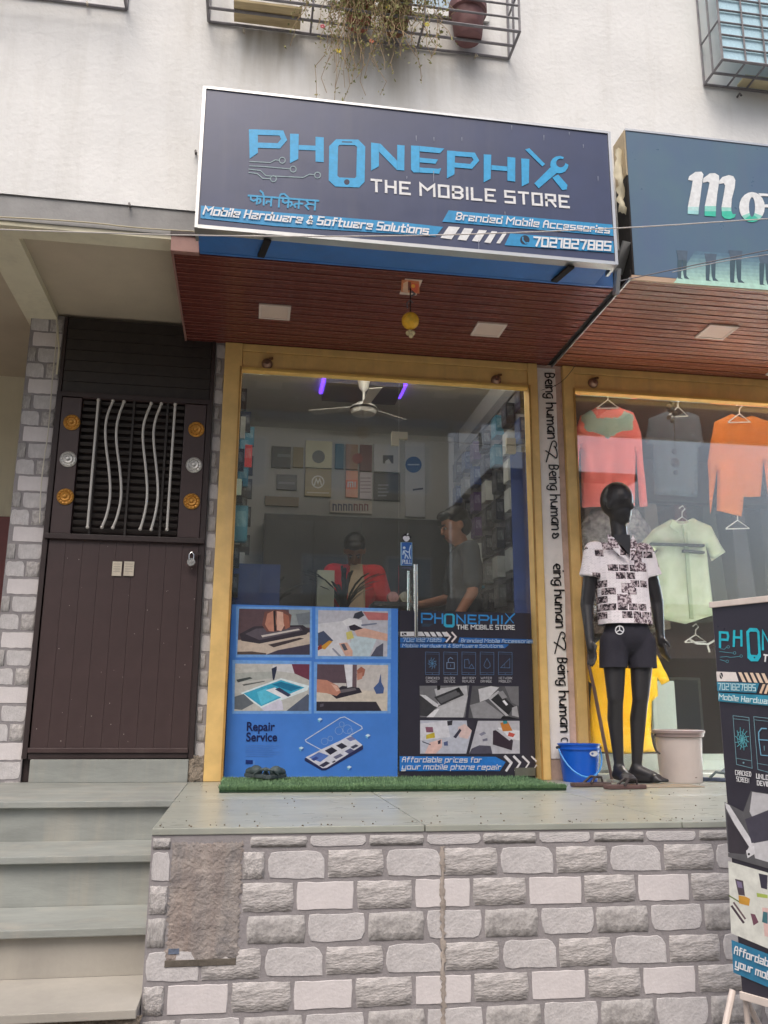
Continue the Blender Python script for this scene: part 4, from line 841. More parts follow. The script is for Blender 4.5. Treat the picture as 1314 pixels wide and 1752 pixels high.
    for (q, s_) in (([(196, 630), (545, 628), (516, 852), (200, 850)], pA), ([(566, 630), (892, 634), (894, 862), (538, 856)], pB), ([(200, 872), (580, 874), (524, 1106), (200, 1106)], pC), ([(606, 876), (898, 876), (900, 1106), (544, 1108)], pD)):
        photo(A, [m(p) for p in q], s_)
    P_([(56, 1124), (730, 1128), (800, 1165), (760, 1228), (56, 1228)], (44, 128, 214))
    for k in range(4): Lr([(798+k*62, 1128), (838+k*62, 1168)], 20-k*3, (232, 232, 236)); Lr([(838+k*62, 1176), (806+k*62, 1224)], 16-k*3, (232, 232, 236))
A = Art(Plane((0, YG-.0026, 0), (0, -1, 0)), GD, lift=.0002)
TD = lambda x, y: (Z[0]+x/Z[2], Z[1]+y/Z[2])
repair_print(A, PB, GD, TD); A.build('print')
def t_(s, a, c_, h, c=WHT, **k): return text(s, PB, TD(*a), TD(*c_), h/Z[2], c, GD, lift=.0075, **k)
t_('THE MOBILE STORE', (458, 232), (862, 234), 28, thick=.6)
t_('7021827885', (75, 320), (345, 320), 26, c=(180, 206, 236), thick=.5, shear=.15, gap=1.6); t_('Branded Mobile Accessories', (486, 324), (992, 330), 24, c=(190, 214, 240), thick=.45, shear=.15)
t_('Mobile Hardware & Software Solutions.', (75, 358), (785, 361), 22, c=(190, 214, 240), thick=.45, shear=.15)
t_('Affordable prices for', (72, 1164), (626, 1166), 34, thick=.5, shear=.2); t_('your mobile phone repair', (72, 1214), (762, 1216), 34, thick=.5, shear=.2)
for i, (s1, s2) in enumerate((('CRACKED', 'SCREEN'), ('UNLOCK', 'DEVICE'), ('BATTERY', 'REPLACE'), ('WATER', 'DAMAGE'), ('NETWORK', 'PROBLEM'))):
    x = 240+i*128; t_(s1, (x, 583), (x+(94 if len(s1) > 6 else 76), 584), 15, thick=.4, c=(200, 200, 206)); t_(s2, (x, 606), (x+(84 if len(s2) > 6 else 76), 607), 15, thick=.4, c=(200, 200, 206))
# stickers on the door
A = Art(PG, GD, zo=(660, 890, 10.95), lift=.001)
A.poly([(275, 415), (495, 418), (498, 852), (276, 850)], (150, 190, 226)); A.poly([(300, 420), (482, 422), (484, 846), (302, 844)], (48, 104, 186))
A.disc(345, 518, 26, (214, 232, 250)); 
for q in ([(330, 580), (372, 572), (410, 600), (445, 590)], [(340, 590), (372, 650), (360, 710)], [(372, 640), (405, 680), (420, 715)], [(330, 590), (322, 640)], [(465, 480), (445, 560), (442, 640), (460, 715)]): A.line(q, 22, (206, 228, 250))
A.disc(386, 330, 78, (14, 12, 26)); A.disc(360, 335, 40, (236, 236, 244)); A.disc(412, 335, 40, (236, 236, 244)); A.disc(386, 355, 48, (236, 236, 244)); A.disc(462, 320, 22, (14, 12, 26)); A.poly([(392, 285), (402, 250), (428, 244), (420, 278)], (236, 236, 244)); A.poly([(302, 885), (480, 885), (480, 905), (302, 905)], (96, 100, 130))
A.build('sticker')
text('PULL', Plane((0, YG-.004, 0), (0, -1, 0)), (660+315/10.95, 890+812/10.95), (660+482/10.95, 890+814/10.95), 6, (220, 234, 250), GD, lift=.001, thick=.6, gap=1.6)
# clothes shop glass
GLASS2 = glass_mat('clothes shop glass', (.93, .95, .945), 2.2)
GC = thing('glass_front', 'large clear glass window of the clothes shop at the right', 'glass front', (3, YG, PZ))
part('pane', GLASS2, GC, (J2+.002, 5.19, YG, YG+.008, PZ+.03, 3.53))
part('sill', M('pale painted sill', (206, 212, 206), rough=.5, var=.12), GC, (J2+.001, 5.19, -.01, .09, PZ+.0005, PZ+.029))
# ================================================================== THINGS OUTSIDE
# ---- window cages on the upper wall
m_cage = M('grey cage paint', (132, 130, 134), rough=.6, var=.25, scale=20, bump=.2)
def cage(label, x0, x1, z0, z1, dp, sx=(), rails=4, tray=None, fy=None):
    t = thing('window_cage', label, 'window grille', ((x0+x1)/2, YW, z0)); yf = YW-dp; r = .006
    def rod(a, c, rr=r):
        b = MB(); b.tube([a, c], rr, 6); b.build('bar', m_cage, t, smooth=True)
    for y in (YW-.008, YW-dp*.5, yf): rod((x0, y, z0), (x1, y, z0), .008)
    dz_ = .082
    for i in range(1, rails+1): rod((x0, yf, z0+dz_*i), (x1, yf, z0+dz_*i))
    for i in range(2, rails+1, 4): rod((x0, YW-.01, z0+dz_*i*1.6), (x0, yf, z0+dz_*i*1.6)); rod((x1, YW-.01, z0+dz_*i*1.6), (x1, yf, z0+dz_*i*1.6))
    for x in (x0, x1):
        rod((x, YW-.008, z0), (x, yf, z0), .008)
        for y in (YW-.008, YW-dp*.5, yf): rod((x, y, z0), (x, y, z1), .007)
    for x in sx: rod((x, YW-.008, z0+.004), (x, yf, z0+.004)); rod((x, yf, z0), (x, yf, z1))
    return t
zc = at(870, 102, YW).z
cgx0, cgx1 = at(357, 36, YW).x, at(870, 102, YW).x
CG = cage('iron window cage over the phone shop sign with flower pots and dry plants', cgx0, cgx1, zc, zc+.75, .205, sx=(at(531, 55, YW).x, at(714, 78, YW).x))
cage('iron window cage cut off at the top left corner of the picture', at(-200, 0, YW).x, at(217, 18, YW).x, at(217, 18, YW).z, at(217, 18, YW).z+.6, .2)
a = at(1204, 146, YW); CR = cage('iron window cage with a sheet coloured as reflected sky at the top right corner', a.x, a.x+1.5, a.z, a.z+1.2, .205, rails=12, sx=(a.x+.14, a.x+.26))
part('sky_sheet', M('sky reflection blue', (190, 226, 240), rough=.25, var=.08, scale=3, bump=.1, spec=.7), CR, (a.x+.012, a.x+1.49, YW-.195, YW-.19, a.z+.012, a.z+1.19))  # flat pale blue stands for sky reflected in the window pane
part('board', M('yellowed board', (206, 196, 160), rough=.8, var=.2), CR, (a.x+.2, a.x+1.49, YW-.10, YW-.012, a.z+.009, a.z+.018))
# windows in the wall behind the cages
m_winf = M('white window frame', (216, 218, 216), rough=.5, var=.05)
def window(label, x0, x1, z0, z1):
    t = thing('window', label, 'window', ((x0+x1)/2, YW, z0))
    part('frame', m_winf, t, (x0, x1, YW-.02, YW-.004, z0, z0+.05), (x0, x1, YW-.02, YW-.004, z1-.05, z1), (x0, x0+.05, YW-.02, YW-.004, z0+.0505, z1-.0505), (x1-.05, x1, YW-.02, YW-.004, z0+.0505, z1-.0505))
    part('pane', WINGLASS, t, (x0+.0505, x1-.0505, YW-.012, YW-.0045, z0+.0505, z1-.0505))
window('white framed window behind the flower pots above the phone shop sign', at(560, 5, YW).x, at(835, 20, YW).x, at(700, 24, YW).z, zc+1.2)
tb = at(400, 20, YW-.1); te = at(515, 30, YW-.1)
t = thing('wooden_tray', 'pale wooden board lying in the cage left of the dry plants', 'board', (tb.x, YW-.1, zc)); part('board', M('weathered ply board', (196, 178, 140), rough=.85, var=.25, scale=5, stretch=(1, 6, 1)), t, (tb.x, te.x, YW-.16, YW-.02, zc+.0085, zc+.022))
# pots
def pot(x, y, z, r, h, label, c):
    t = thing('flower_pot', label, 'flower pot', (x, y, z)); b = MB()
    b.lathe(x, y, [(0, z), (r*.68, z), (r*.75, z+.01), (r*.9, z+h*.72), (r, z+h*.74), (r*1.04, z+h*.76), (r*1.04, z+h), (r*.95, z+h), (r*.9, z+h*.8)], 24)
    b.build('body', M('pot plastic '+label[:6], c, rough=.6, var=.22, scale=12), t, smooth=True)
    b = MB(); b.lathe(x, y, [(0, z+h*.86), (r*.92, z+h*.86)], 16); b.build('soil', M('potting soil', (70, 54, 42), rough=1, var=.4), t); return t
pc = at(801, 62, YW-.10); pot(pc.x, YW-.10, zc+.009, .100, .21, 'maroon brown plastic flower pot at the right end of the cage', (128, 92, 92))
p2 = at(645, 60, YW-.10); pot(p2.x-.10, YW-.10, zc+.009, .085, .17, 'reddish flower pot hidden under the dry trailing plants', (150, 90, 76))
p3 = at(745, 60, YW-.10); pot(p2.x+.10, YW-.10, zc+.009, .085, .16, 'brown flower pot beside the reddish one under the plants', (120, 84, 66))
def vines(label, cx, spread, n, zlow, seed, dens=1):
    rn = random.Random(seed); t = thing('trailing_plant', label, 'plant', (cx, YW-.12, zc+.18)); b = MB(); lv_ = MB()
    for i in range(n):
        x = cx+rn.gauss(0, spread*.4); y = YW-.12-rn.random()*.10; z = zc+.12+rn.random()*.25; pts = []; L = rn.random()**1.7*zlow+.14; k = 12; dx = rn.uniform(-.16, .16)
        for j in range(k+1):
            f = j/k; pts.append((x+dx*f+.012*noise.noise((i*3.1, f*6, 0))*6*f, y-.05*math.sin(f*2)+.05*noise.noise((i*1.7, f*5, 7))*f, z-L*f*(.75+.35*f)+.05*math.sin(f*3)))
        b.tube(pts, .0019, 3, cap=False)
        for j in range(2, k+1):
            for _ in range(3):
                if rn.random() < .75*dens:
                    q = Vector(pts[j])+Vector((rn.gauss(0, .014), rn.gauss(0, .012), rn.gauss(0, .012))); d = Vector((rn.gauss(0, 1), rn.gauss(0, 1), rn.gauss(-.4, 1))).normalized()*rn.uniform(.010, .028); s_ = d.cross(Vector((rn.random(), rn.random(), .3))).normalized()*rn.uniform(.002, .007)
                    lv_.add([q, q+d*.5+s_, q+d, q+d*.5-s_], [(0, 1, 2, 3)])
    tag(b.build('stems', M('dry vine stems', (164, 142, 112), rough=.9, var=.3, scale=30, bump=0), t), kind='stuff'); tag(lv_.build('leaves', M('dry olive leaves', (170, 164, 112), rough=.85, var=.4, scale=24, bump=0, alt=(108, 118, 70)), t), kind='stuff')
    for (fx, fy, c_) in ((580, 87, (226, 206, 40)), (552, 45, (196, 90, 104)), (664, 12, (230, 160, 40)), (731, 42, (226, 216, 60)), (636, 70, (206, 120, 90))):
        q = at(fx, fy, YW-.22)
        if seed == 1:
            f = MB()
            for k in range(5):
                a_ = 2*math.pi*k/5; f.ball(q+Vector((.008*math.cos(a_), 0, .008*math.sin(a_))), .006, 6, sq=(1, .4, 1))
            f.build('flower', M('petal %d' % c_[2], c_, bump=0), t)
vines('dense dry olive plant trailing out of the cage above the sign', at(650, 40, YW-.12).x, .34, 140, .40, 1)
vines('thin dry vine hanging low on the wall left of the dense plant', at(585, 60, YW-.12).x, .13, 34, .56, 2, .6)
vines('sparse green vine climbing the cage bars near the left board', at(532, 10, YW-.12).x, .07, 12, .16, 3, .9)
# nails and wall hooks
for (x, y) in ((222, 353), (335, 263), (150, 10), (417, 55), (813, 98), (1262, 165)):
    q = at(x, y, YW-.004); t = thing('wall_hook', 'small rusty wall hook at photo height %s of the white wall' % ('low' if y > 300 else 'middle' if y > 150 else 'upper'), 'hook', q, 'rusty hooks in the white wall'); t['label'] = {222: 'rusty nail on the lower edge of the white wall, left of the sign', 335: 'dark nail in the white wall beside the left edge of the sign', 150: 'drain spout under the top left window cage', 417: 'drain spout under the wooden tray in the middle cage', 813: 'drain spout under the maroon flower pot', 1262: 'drain spout under the top right window cage'}[x]
    b = MB(); b.tube([q+Vector((0, .006, 0)), q+Vector((0, -.022, .002)), q+Vector((.004, -.03, -.018))], .006, 6); b.build('hook', m_rust if y > 150 else M('old white pvc', (190, 182, 166)), t, smooth=True)
# ---- wires across the street side
def wire(label, pts, Y, r, c, sub=3):
    t = thing('overhead_wire', label, 'wire', at(*pts[0], Y)); b = MB(); P = [at(x, y, Y) for x, y in pts]; b.tube(chaikin(P, sub), r, 5); b.build('strand', M('wire '+label[:9], c, rough=.5, var=.1, bump=0), t, smooth=True)
wire('pale wire crossing in front of both sign boards', [(-160, 386), (0, 393), (340, 404), (690, 405), (1048, 392), (1314, 374), (1460, 366)], -1.72, .0028, (206, 200, 196))
wire('beige cable clipped along the cement band left of the sign', [(-160, 366), (0, 371), (150, 380), (230, 390), (345, 397)], YW-.006, .0035, (196, 186, 158))
wire('dark wire rising to the right across the clothes shop sign', [(1060, 481), (1180, 455), (1314, 428), (1460, 398)], -1.45, .0028, (110, 108, 112))
wire('grey wire just below the dark one across the clothes shop sign', [(1150, 466), (1240, 446), (1314, 436), (1460, 412)], -1.43, .0022, (170, 170, 172))
wire('thin brown wire looping from the soffit to the tape strip', [(1035, 540), (1000, 600), (965, 655), (925, 668)], -.06, .002, (80, 66, 60))
# ---- lemon charm and the picture on the soffit
q = at(702, 549, -.90); t = thing('lemon_charm', 'yellow ball and pale bead hanging on a cord under the maroon soffit', 'charm', q)
b = MB(); b.ball(q, .046, 20); b.build('ball', M('marigold yellow ball', (226, 172, 36), rough=.55, var=.25, scale=40, bump=.6, bscale=60), t, smooth=True)
b = MB(); b.tube([(q.x, q.y, SZ), (q.x, q.y, q.z+.05)], .0035, 6); b.build('cord', m_dark, t)
b = MB(); b.tube([(q.x-.014, q.y, q.z+.07), (q.x-.018, q.y, q.z+.10), (q.x, q.y, q.z+.118), (q.x+.014, q.y, q.z+.105)], .004, 6); b.tube([(q.x+.004, q.y, q.z+.14), (q.x+.024, q.y, q.z+.155), (q.x+.006, q.y, q.z+.17)], .006, 6); b.build('hook', M('grey chain', (120, 120, 130), metal=.5), t, smooth=True)
b = MB()
for (dx, dz2) in ((0, 0), (.014, -.006), (-.012, -.008), (.004, -.022)): b.ball((q.x+dx, q.y, q.z-.062+dz2), .013, 8)
b.build('flower_bead', M('pale dried flower', (214, 196, 150), rough=.8, var=.3, scale=60), t, smooth=True)
q = atz(703, 490, SZ-.006); t = thing('holy_picture', 'small orange printed picture stuck under the soffit above the hanging charm', 'picture', q)
PSo = Plane((0, 0, SZ-.0065), (0, 0, -1)); part('card', M('white card', (220, 200, 186)), t, (atz(687, 492, SZ).x, atz(717, 492, SZ).x, atz(700, 476, SZ).y, atz(700, 503, SZ).y, SZ-.006, SZ-.003))
A = Art(PSo, t); A.poly([(687, 478), (717, 481), (718, 502), (686, 499)], (206, 120, 70)); A.poly([(690, 484), (698, 480), (698, 500), (689, 498)], (232, 190, 160)); A.poly([(704, 483), (716, 486), (714, 500), (703, 498)], (214, 84, 50)); A.poly([(698, 482), (703, 482), (704, 497), (698, 496)], (120, 50, 40)); A.disc(707, 489, 3.4, (240, 180, 60)); A.build('print')

# ---- green doormat
mx0, mx1, my0, my1 = -.10, 1.60, -.715, -.045
MAT = thing('doormat', 'long green artificial grass doormat in front of the phone shop glass', 'doormat', ((mx0+mx1)/2, my0, PZ))
part('base', M('doormat backing', (36, 62, 40), rough=1, var=.3), MAT, (mx0, mx1, my0, my1, PZ+.001, PZ+.014), bevel=.004)
rn = random.Random(9); b = MB(); vs = []; fs = []
for i in range(26000):
    x = rn.uniform(mx0, mx1); y = rn.uniform(my0, my1) if i % 3 else rn.uniform(my0, my0+.06); a = rn.random()*6.28; s_ = .0028; h = rn.uniform(.012, .024)
    if i % 9 == 0: y = my0+rn.random()*.004
    l = (rn.gauss(0, .006), rn.gauss(0, .006)-(.006 if y < my0+.02 else 0)); k = len(vs)
    vs += [(x-s_*math.cos(a), y-s_*math.sin(a), PZ+.012), (x+s_*math.cos(a), y+s_*math.sin(a), PZ+.012), (x+l[0], y+l[1], PZ+.012+h)]; fs.append((k, k+1, k+2))
b.add(vs, fs); tag(b.build('turf', M('green plastic turf', (122, 156, 110), rough=.7, var=.35, scale=5, bump=0, alt=(94, 126, 96)), MAT), kind='stuff')
# ---- footwear
def slipper(p, ang, L, label, c, strap, roll=0, closed=False):
    t = thing('slipper', label, 'slipper', p); m = M('slipper sole '+'%d' % c[0], c, rough=.7, var=.2, scale=30); ms = M('slipper strap %d' % strap[0], strap, rough=.6, var=.2)
    ca, sa = math.cos(ang), math.sin(ang); W = L*.19
    def T(u, v, z): return Vector((p[0]+u*ca-v*sa, p[1]+u*sa+v*ca, p[2]+z))
    out = [(-L/2, 0), (-L*.46, W*.6), (-L*.3, W*.8), (0, W*.72), (L*.25, W), (L*.42, W*.75), (L/2, 0), (L*.42, -W*.75), (L*.25, -W), (0, -W*.72), (-L*.3, -W*.8), (-L*.46, -W*.6)]
    b = MB(); b.prism([T(u, v, .002) for u, v in out], (0, 0, .018)); b.build('sole', m, t, bevel=.003)
    b = MB()
    if closed:
        me = remeshed([('e', T(L*.22, 0, .028), (L*.27, W*.95, .026), Matrix.Rotation(ang, 3, 'Z')), ('e', T(L*.05, 0, .034), (L*.20, W*.9, .030), Matrix.Rotation(ang, 3, 'Z'))], .006, ORG[t.name], 3); link('upper', me, ms, t)
        b.tube([T(-L*.12, W*.7, .02), T(-L*.4, W*.55, .045), T(-L*.44, 0, .05), T(-L*.4, -W*.55, .045), T(-L*.12, -W*.7, .02)], .008, 6); b.build('heel_strap', ms, t, smooth=True); return t
        for k in range(6):
            u0 = L*(.02+.07*k); r_ = W*(.98-.06*max(0, k-3)**1.6)
            if k: pass
            b.tube([T(u0, r_*math.cos(R(180*j/8)), .018+r_*.75*math.sin(R(180*j/8))) for j in range(9)], .018, 6)
    else:
        b.tube([T(L*.28, 0, .02), T(L*.26, 0, .045), T(L*.05, W*.5, .05), T(-L*.1, W*.75, .018)], .007, 6); b.tube([T(L*.26, 0, .045), T(L*.05, -W*.5, .05), T(-L*.1, -W*.75, .018)], .007, 6)
    b.build('upper', ms, t, smooth=True); return t
GM = PZ+.030
q = atz(440, 1334, GM); slipper(Vector((q.x, -.16, GM)), R(120), .20, 'left grey closed slipper lying on the green doormat', (70, 82, 84), (64, 78, 80), closed=True)
q = atz(470, 1338, GM); slipper(Vector((at(470, 1335, -.22).x, -.22, GM)), R(62), .20, 'right grey closed slipper lying on the green doormat', (70, 82, 84), (70, 84, 86), closed=True)
q = atz(1012, 1346, PZ); slipper(q+Vector((0, 0, .001)), R(10), .24, 'brown flip flop on the platform beside the blue bucket', (82, 66, 62), (56, 46, 46))
q = atz(1070, 1350, PZ); slipper(q+Vector((0, 0, .001)), R(5), .24, 'maroon brown flip flop under the mannequin foot', (88, 66, 64), (50, 42, 42))
q = atz(1222, 1337, PZ); slipper(q+Vector((0, 0, .001)), R(-30), .23, 'dark blue slipper behind the beige bin by the black banner', (62, 72, 92), (70, 84, 110))
q = atz(1240, 1331, PZ); slipper(q+Vector((0, 0, .001)), R(-12), .23, 'second dark blue slipper nearer the black banner', (70, 84, 96), (60, 70, 92))
q = atz(1186, 1340, PZ); t = thing('cord_plug', 'small brown round knob lying before the beige bin', 'knob', q); b = MB(); b.lathe(q.x, q.y, [(0, PZ+.001), (.018, PZ+.001), (.014, PZ+.02), (.028, PZ+.03), (.024, PZ+.044), (0, PZ+.048)], 14); b.build('knob', M('dark brown plastic', (84, 56, 52)), t, smooth=True)
# ---- bucket
bq = atz(993, 1337, PZ); bx_, by_ = bq.x, bq.y; hb_ = at(993, 1271, by_).z-PZ-.01; rb_ = (at(1028, 1275, by_).x-at(960, 1275, by_).x)/2
BU = thing('bucket', 'bright blue plastic bucket with a pale sticker standing below the tape strip', 'bucket', (bx_, by_, PZ))
b = MB(); rb0 = rb_*.80; b.lathe(bx_, by_, [(0, PZ+.001), (rb0, PZ+.001), (rb0+.002, PZ+.012), (rb_*.95, PZ+hb_*.86), (rb_*1.0, PZ+hb_*.87), (rb_*1.02, PZ+hb_*.90), (rb_*.97, PZ+hb_*.91), (rb_*.98, PZ+hb_*.985), (rb_*1.03, PZ+hb_), (rb_*1.03, PZ+hb_+.006), (rb_*.95, PZ+hb_+.004), (rb_*.93, PZ+hb_*.8), (rb0-.006, PZ+.01), (0, PZ+.008)], 40)
b.build('body', M('bright blue plastic', (16, 92, 200), rough=.32, var=.06, bump=.05, spec=.6), BU, smooth=True)
b = MB(); b.tube([(bx_+rb_*1.04*math.cos(R(a)), by_-rb_*1.04*abs(math.sin(R(a))), PZ+hb_*.93-.155*abs(math.sin(R(a)))**1.0) for a in range(180, 361, 12)], .0045, 8); b.build('handle', M('pale blue handle', (70, 150, 220), rough=.4), BU, smooth=True)
for s_ in (-1, 1):
    b = MB(); b.tube([(bx_+s_*rb_*.98, by_-.012, PZ+hb_*.93), (bx_+s_*(rb_*1.1), by_, PZ+hb_*.92), (bx_+s_*rb_*.98, by_+.012, PZ+hb_*.93)], .008, 6); b.build('handle_lug', M('dark handle lug', (40, 44, 54)), BU, smooth=True)
b = MB(); vs = [(bx_+(rb_*.985)*math.sin(R(a)), by_-(rb_*.985)*math.cos(R(a)), PZ+hb_*(.77+.085*s2)) for a in range(8, 37, 4) for s2 in ((1, -1))]
k = len(vs)//2; 
st = [(bx_+(rb_*.985+.002)*math.sin(R(22+15*math.cos(R(t_*20)))), by_-(rb_*.985+.002)*math.cos(R(22+15*math.cos(R(t_*20)))), PZ+hb_*(.78+.075*math.sin(R(t_*20)))) for t_ in range(18)]
b.add(st, [tuple(range(18))], (214, 220, 226)); st2 = [(bx_+(rb_*.985+.0028)*math.sin(R(16+4*math.cos(R(t_*30)))), by_-(rb_*.985+.0028)*math.cos(R(16+4*math.cos(R(t_*30)))), PZ+hb_*(.78+.03*math.sin(R(t_*30)))) for t_ in range(12)]
b.add(st2, [tuple(range(12))], (60, 100, 170)); b.build('sticker', PRINT, BU)
# ---- beige bin
bq = atz(1166, 1338, PZ); bx_, by_ = bq.x, bq.y; hb_ = at(1163, 1250, by_-.1).z-PZ; rt2 = (at(1199, 1256, by_).x-at(1126, 1256, by_).x)/2; r0_ = rt2*.86
BI = thing('waste_bin', 'beige pink plastic bin with a rim standing right of the mannequin', 'bin', (bx_, by_, PZ))
b = MB(); b.lathe(bx_, by_, [(0, PZ+.001), (r0_, PZ+.001), (r0_+.003, PZ+.01), (rt2*.97, PZ+hb_*.86), (rt2*1.0, PZ+hb_*.865)], 40); b.build('body', M('beige pink plastic', (198, 186, 181), rough=.42, var=.08, bump=.05, streak=.2, streakcol=(180, 160, 150)), BI, smooth=True)
b = MB(); b.lathe(bx_, by_, [(rt2*1.0, PZ+hb_*.867), (rt2*1.06, PZ+hb_*.88), (rt2*1.07, PZ+hb_*.93), (rt2*1.12, PZ+hb_*.95), (rt2*1.12, PZ+hb_), (rt2*.98, PZ+hb_+.004), (rt2*.9, PZ+hb_*.9), (r0_*.9, PZ+.02), (0, PZ+.018)], 40); b.build('rim', M('grey mauve rim', (150, 134, 132), rough=.4, var=.1), BI, smooth=True)
b = MB(); b.tube(chaikin([Vector((bx_-rt2*1.08, by_, PZ+hb_*.92)), Vector((bx_-rt2*1.3, by_-.02, PZ+hb_*.84)), Vector((bx_-rt2*1.25, by_-.04, PZ+hb_*.6)), Vector((bx_-rt2*1.08, by_-.05, PZ+hb_*.55))]), .006, 6); b.build('handle', M('dark wire handle', (66, 60, 56)), BI, smooth=True)
q = atz(1140, 1347, PZ); t = thing('cardboard_sheet', 'flat brown piece of card under the mannequin foot and the bin', 'cardboard', q); part('sheet', M('damp card', (150, 138, 122), rough=.9, var=.25), t, (q.x-.16, q.x+.20, q.y-.03, q.y+.15, PZ+.001, PZ+.005))
# ---- wooden stick
s0 = at(1003, 1118, -.03); s1 = atz(1047, 1333, PZ+.012)
t = thing('wooden_stick', 'worn grey wooden stick leaning on the yellow frame behind the mannequin', 'stick', s1); b = MB(); b.tube([s1, s1.lerp(s0, .3), s1.lerp(s0, .7)+Vector((.004, 0, 0)), s0], .015, 8, rr=[.009, .011, .011, .010]); b.build('pole', M('weathered wood', (122, 100, 92), rough=.85, var=.35, scale=12, bump=.5, stretch=(4, 4, .6)), t, smooth=True)
# ---- mannequin
YM = -.27
def mp(x, y, d=0): return at(x, y, YM+d)
m_man = M('matte charcoal fibreglass', (46, 45, 48), rough=.40, var=.10, scale=5, bump=.03, spec=.5)
MN = thing('mannequin', 'charcoal mannequin in a newspaper print shirt and dark shorts before the clothes shop glass', 'mannequin', Vector((mp(1080, 1340).x, YM, PZ)))
ZS = at(1060, 1346, YM).z
hd = mp(1057, 861); nk = mp(1060, 915)
S1, S2 = mp(1015, 945), mp(1104, 948); E1, E2 = mp(1004, 1035, .02), mp(1124, 1030, .03); W1, W2_ = mp(1009, 1096, -.03), mp(1130, 1088, 0)
H1, H2 = mp(1050, 1100), mp(1098, 1100); K1, K2 = mp(1053, 1195, -.03), mp(1096, 1195, -.02); A1, A2 = mp(1060, 1324, .02), mp(1090, 1320, .03)
A1.z = max(A1.z, PZ+.085); A2.z = max(A2.z, PZ+.085)
yawm = Matrix.Rotation(R(38), 3, 'Z')
P_ = [('e', hd+Vector((-.005, .005, .02)), (.086, .102, .112), yawm), ('e', hd+yawm@Vector((0, -.018, -.056)), (.060, .062, .090), yawm), ('e', hd+yawm@Vector((0, -.090, -.032)), (.011, .014, .022), yawm), ('c', hd+Vector((0, .015, -.06)), nk, .050, .047), ('c', nk, nk+Vector((-.004, .005, -.07)), .049, .058),
      ('e', (S1+S2)/2+Vector((0, 0, -.06)), (.155, .09, .12)), ('e', (H1+H2)/2+Vector((0, 0, .18)), (.125, .085, .14)), ('e', (H1+H2)/2+Vector((0, .01, .03)), (.135, .098, .11)),
      ('c', S1, E1, .047, .038), ('c', E1, W1, .037, .024), ('c', S2, E2, .047, .038), ('c', E2, W2_, .037, .024),
      ('c', H1, K1, .076, .046), ('c', K1, K1.lerp(A1, .3)+Vector((0, .02, 0)), .043, .044), ('c', K1.lerp(A1, .3)+Vector((0, .02, 0)), A1, .044, .026), ('c', H2, K2, .076, .047), ('c', K2, K2.lerp(A2, .3)+Vector((0, .02, 0)), .044, .046), ('c', K2.lerp(A2, .3)+Vector((0, .02, 0)), A2, .046, .027)]
for s_ in (-1, 1):   # ears, brow, lips
    P_.append(('e', hd+yawm@Vector((s_*.080, .012, -.018)), (.010, .020, .030), yawm))
P_ += [('c', hd+yawm@Vector((-.04, -.080, .004)), hd+yawm@Vector((.04, -.080, .004)), .010, .010), ('e', hd+yawm@Vector((0, -.070, -.080)), (.018, .009, .007), yawm), ('e', hd+yawm@Vector((0, -.054, -.114)), (.022, .018, .018), yawm)]
def hand(P, w_, d, side, s_=1.0, up=Vector((0, -1, 0))):
    """palm, four bent fingers and a thumb; d points along the hand, up across the palm (towards the thumb)"""
    d = d.normalized(); up = (up-d*up.dot(d)).normalized(); n_ = d.cross(up)
    pc_ = w_+d*.045*s_; P.append(('c', w_, pc_, .024*s_, .026*s_))
    for k in range(4):
        a_ = w_+d*.07*s_+up*(.026-.0175*k)*s_; L = (.072, .080, .074, .058)[k]*s_; b1 = a_+d*L*.5+n_*.006*side; b2 = b1+d*L*.5+n_*.022*side
        P.append(('c', pc_+up*(.020-.014*k)*s_, a_, .013*s_, .0098*s_)); P.append(('c', a_, b1, .0098*s_, .0088*s_)); P.append(('c', b1, b2, .0088*s_, .007*s_))
    th = w_+d*.025*s_+up*.022*s_; t1 = th+(d*.6+up*.8).normalized()*.035*s_+n_*.008*side; P.append(('c', th, t1, .012*s_, .010*s_)); P.append(('c', t1, t1+d*.028*s_+n_*.012*side, .010*s_, .0078*s_))
hand(P_, W1, Vector((.10, -.18, -1)), 1, up=Vector((.3, -1, 0))); hand(P_, W2_, Vector((.02, -.15, -1)), -1, up=Vector((0, -1, 0)))
def foot(P, an, d, s_=1.0, zb=0):
    d = d.normalized(); sd_ = Vector((-d.y, d.x, 0)); heel = Vector((an.x, an.y, zb+.030))-d*.045; ball_ = Vector((an.x, an.y, zb+.024))+d*.115
    P.append(('c', heel, ball_, .030*s_, .026*s_)); P.append(('c', an, heel+d*.02, .033, .030)); P.append(('c', an+Vector((0, 0, -.015)), ball_+Vector((0, 0, .006)), .034, .022)); P.append(('c', ball_-sd_*.02, ball_+sd_*.018, .024, .022))
    for k in range(5):
        a_ = ball_+sd_*(.030-.015*k); P.append(('c', a_, a_+d*(.052-.006*abs(k-1))+Vector((0, 0, -.010)), .0125, .0095))
foot(P_, A1, Vector((-.05, -1, 0)), zb=PZ+.012); foot(P_, A2, Vector((.62, -.72, 0)), zb=PZ+.004)
me = remeshed(P_, .0058, ORG[MN.name], 4); link('body', me, m_man, MN)
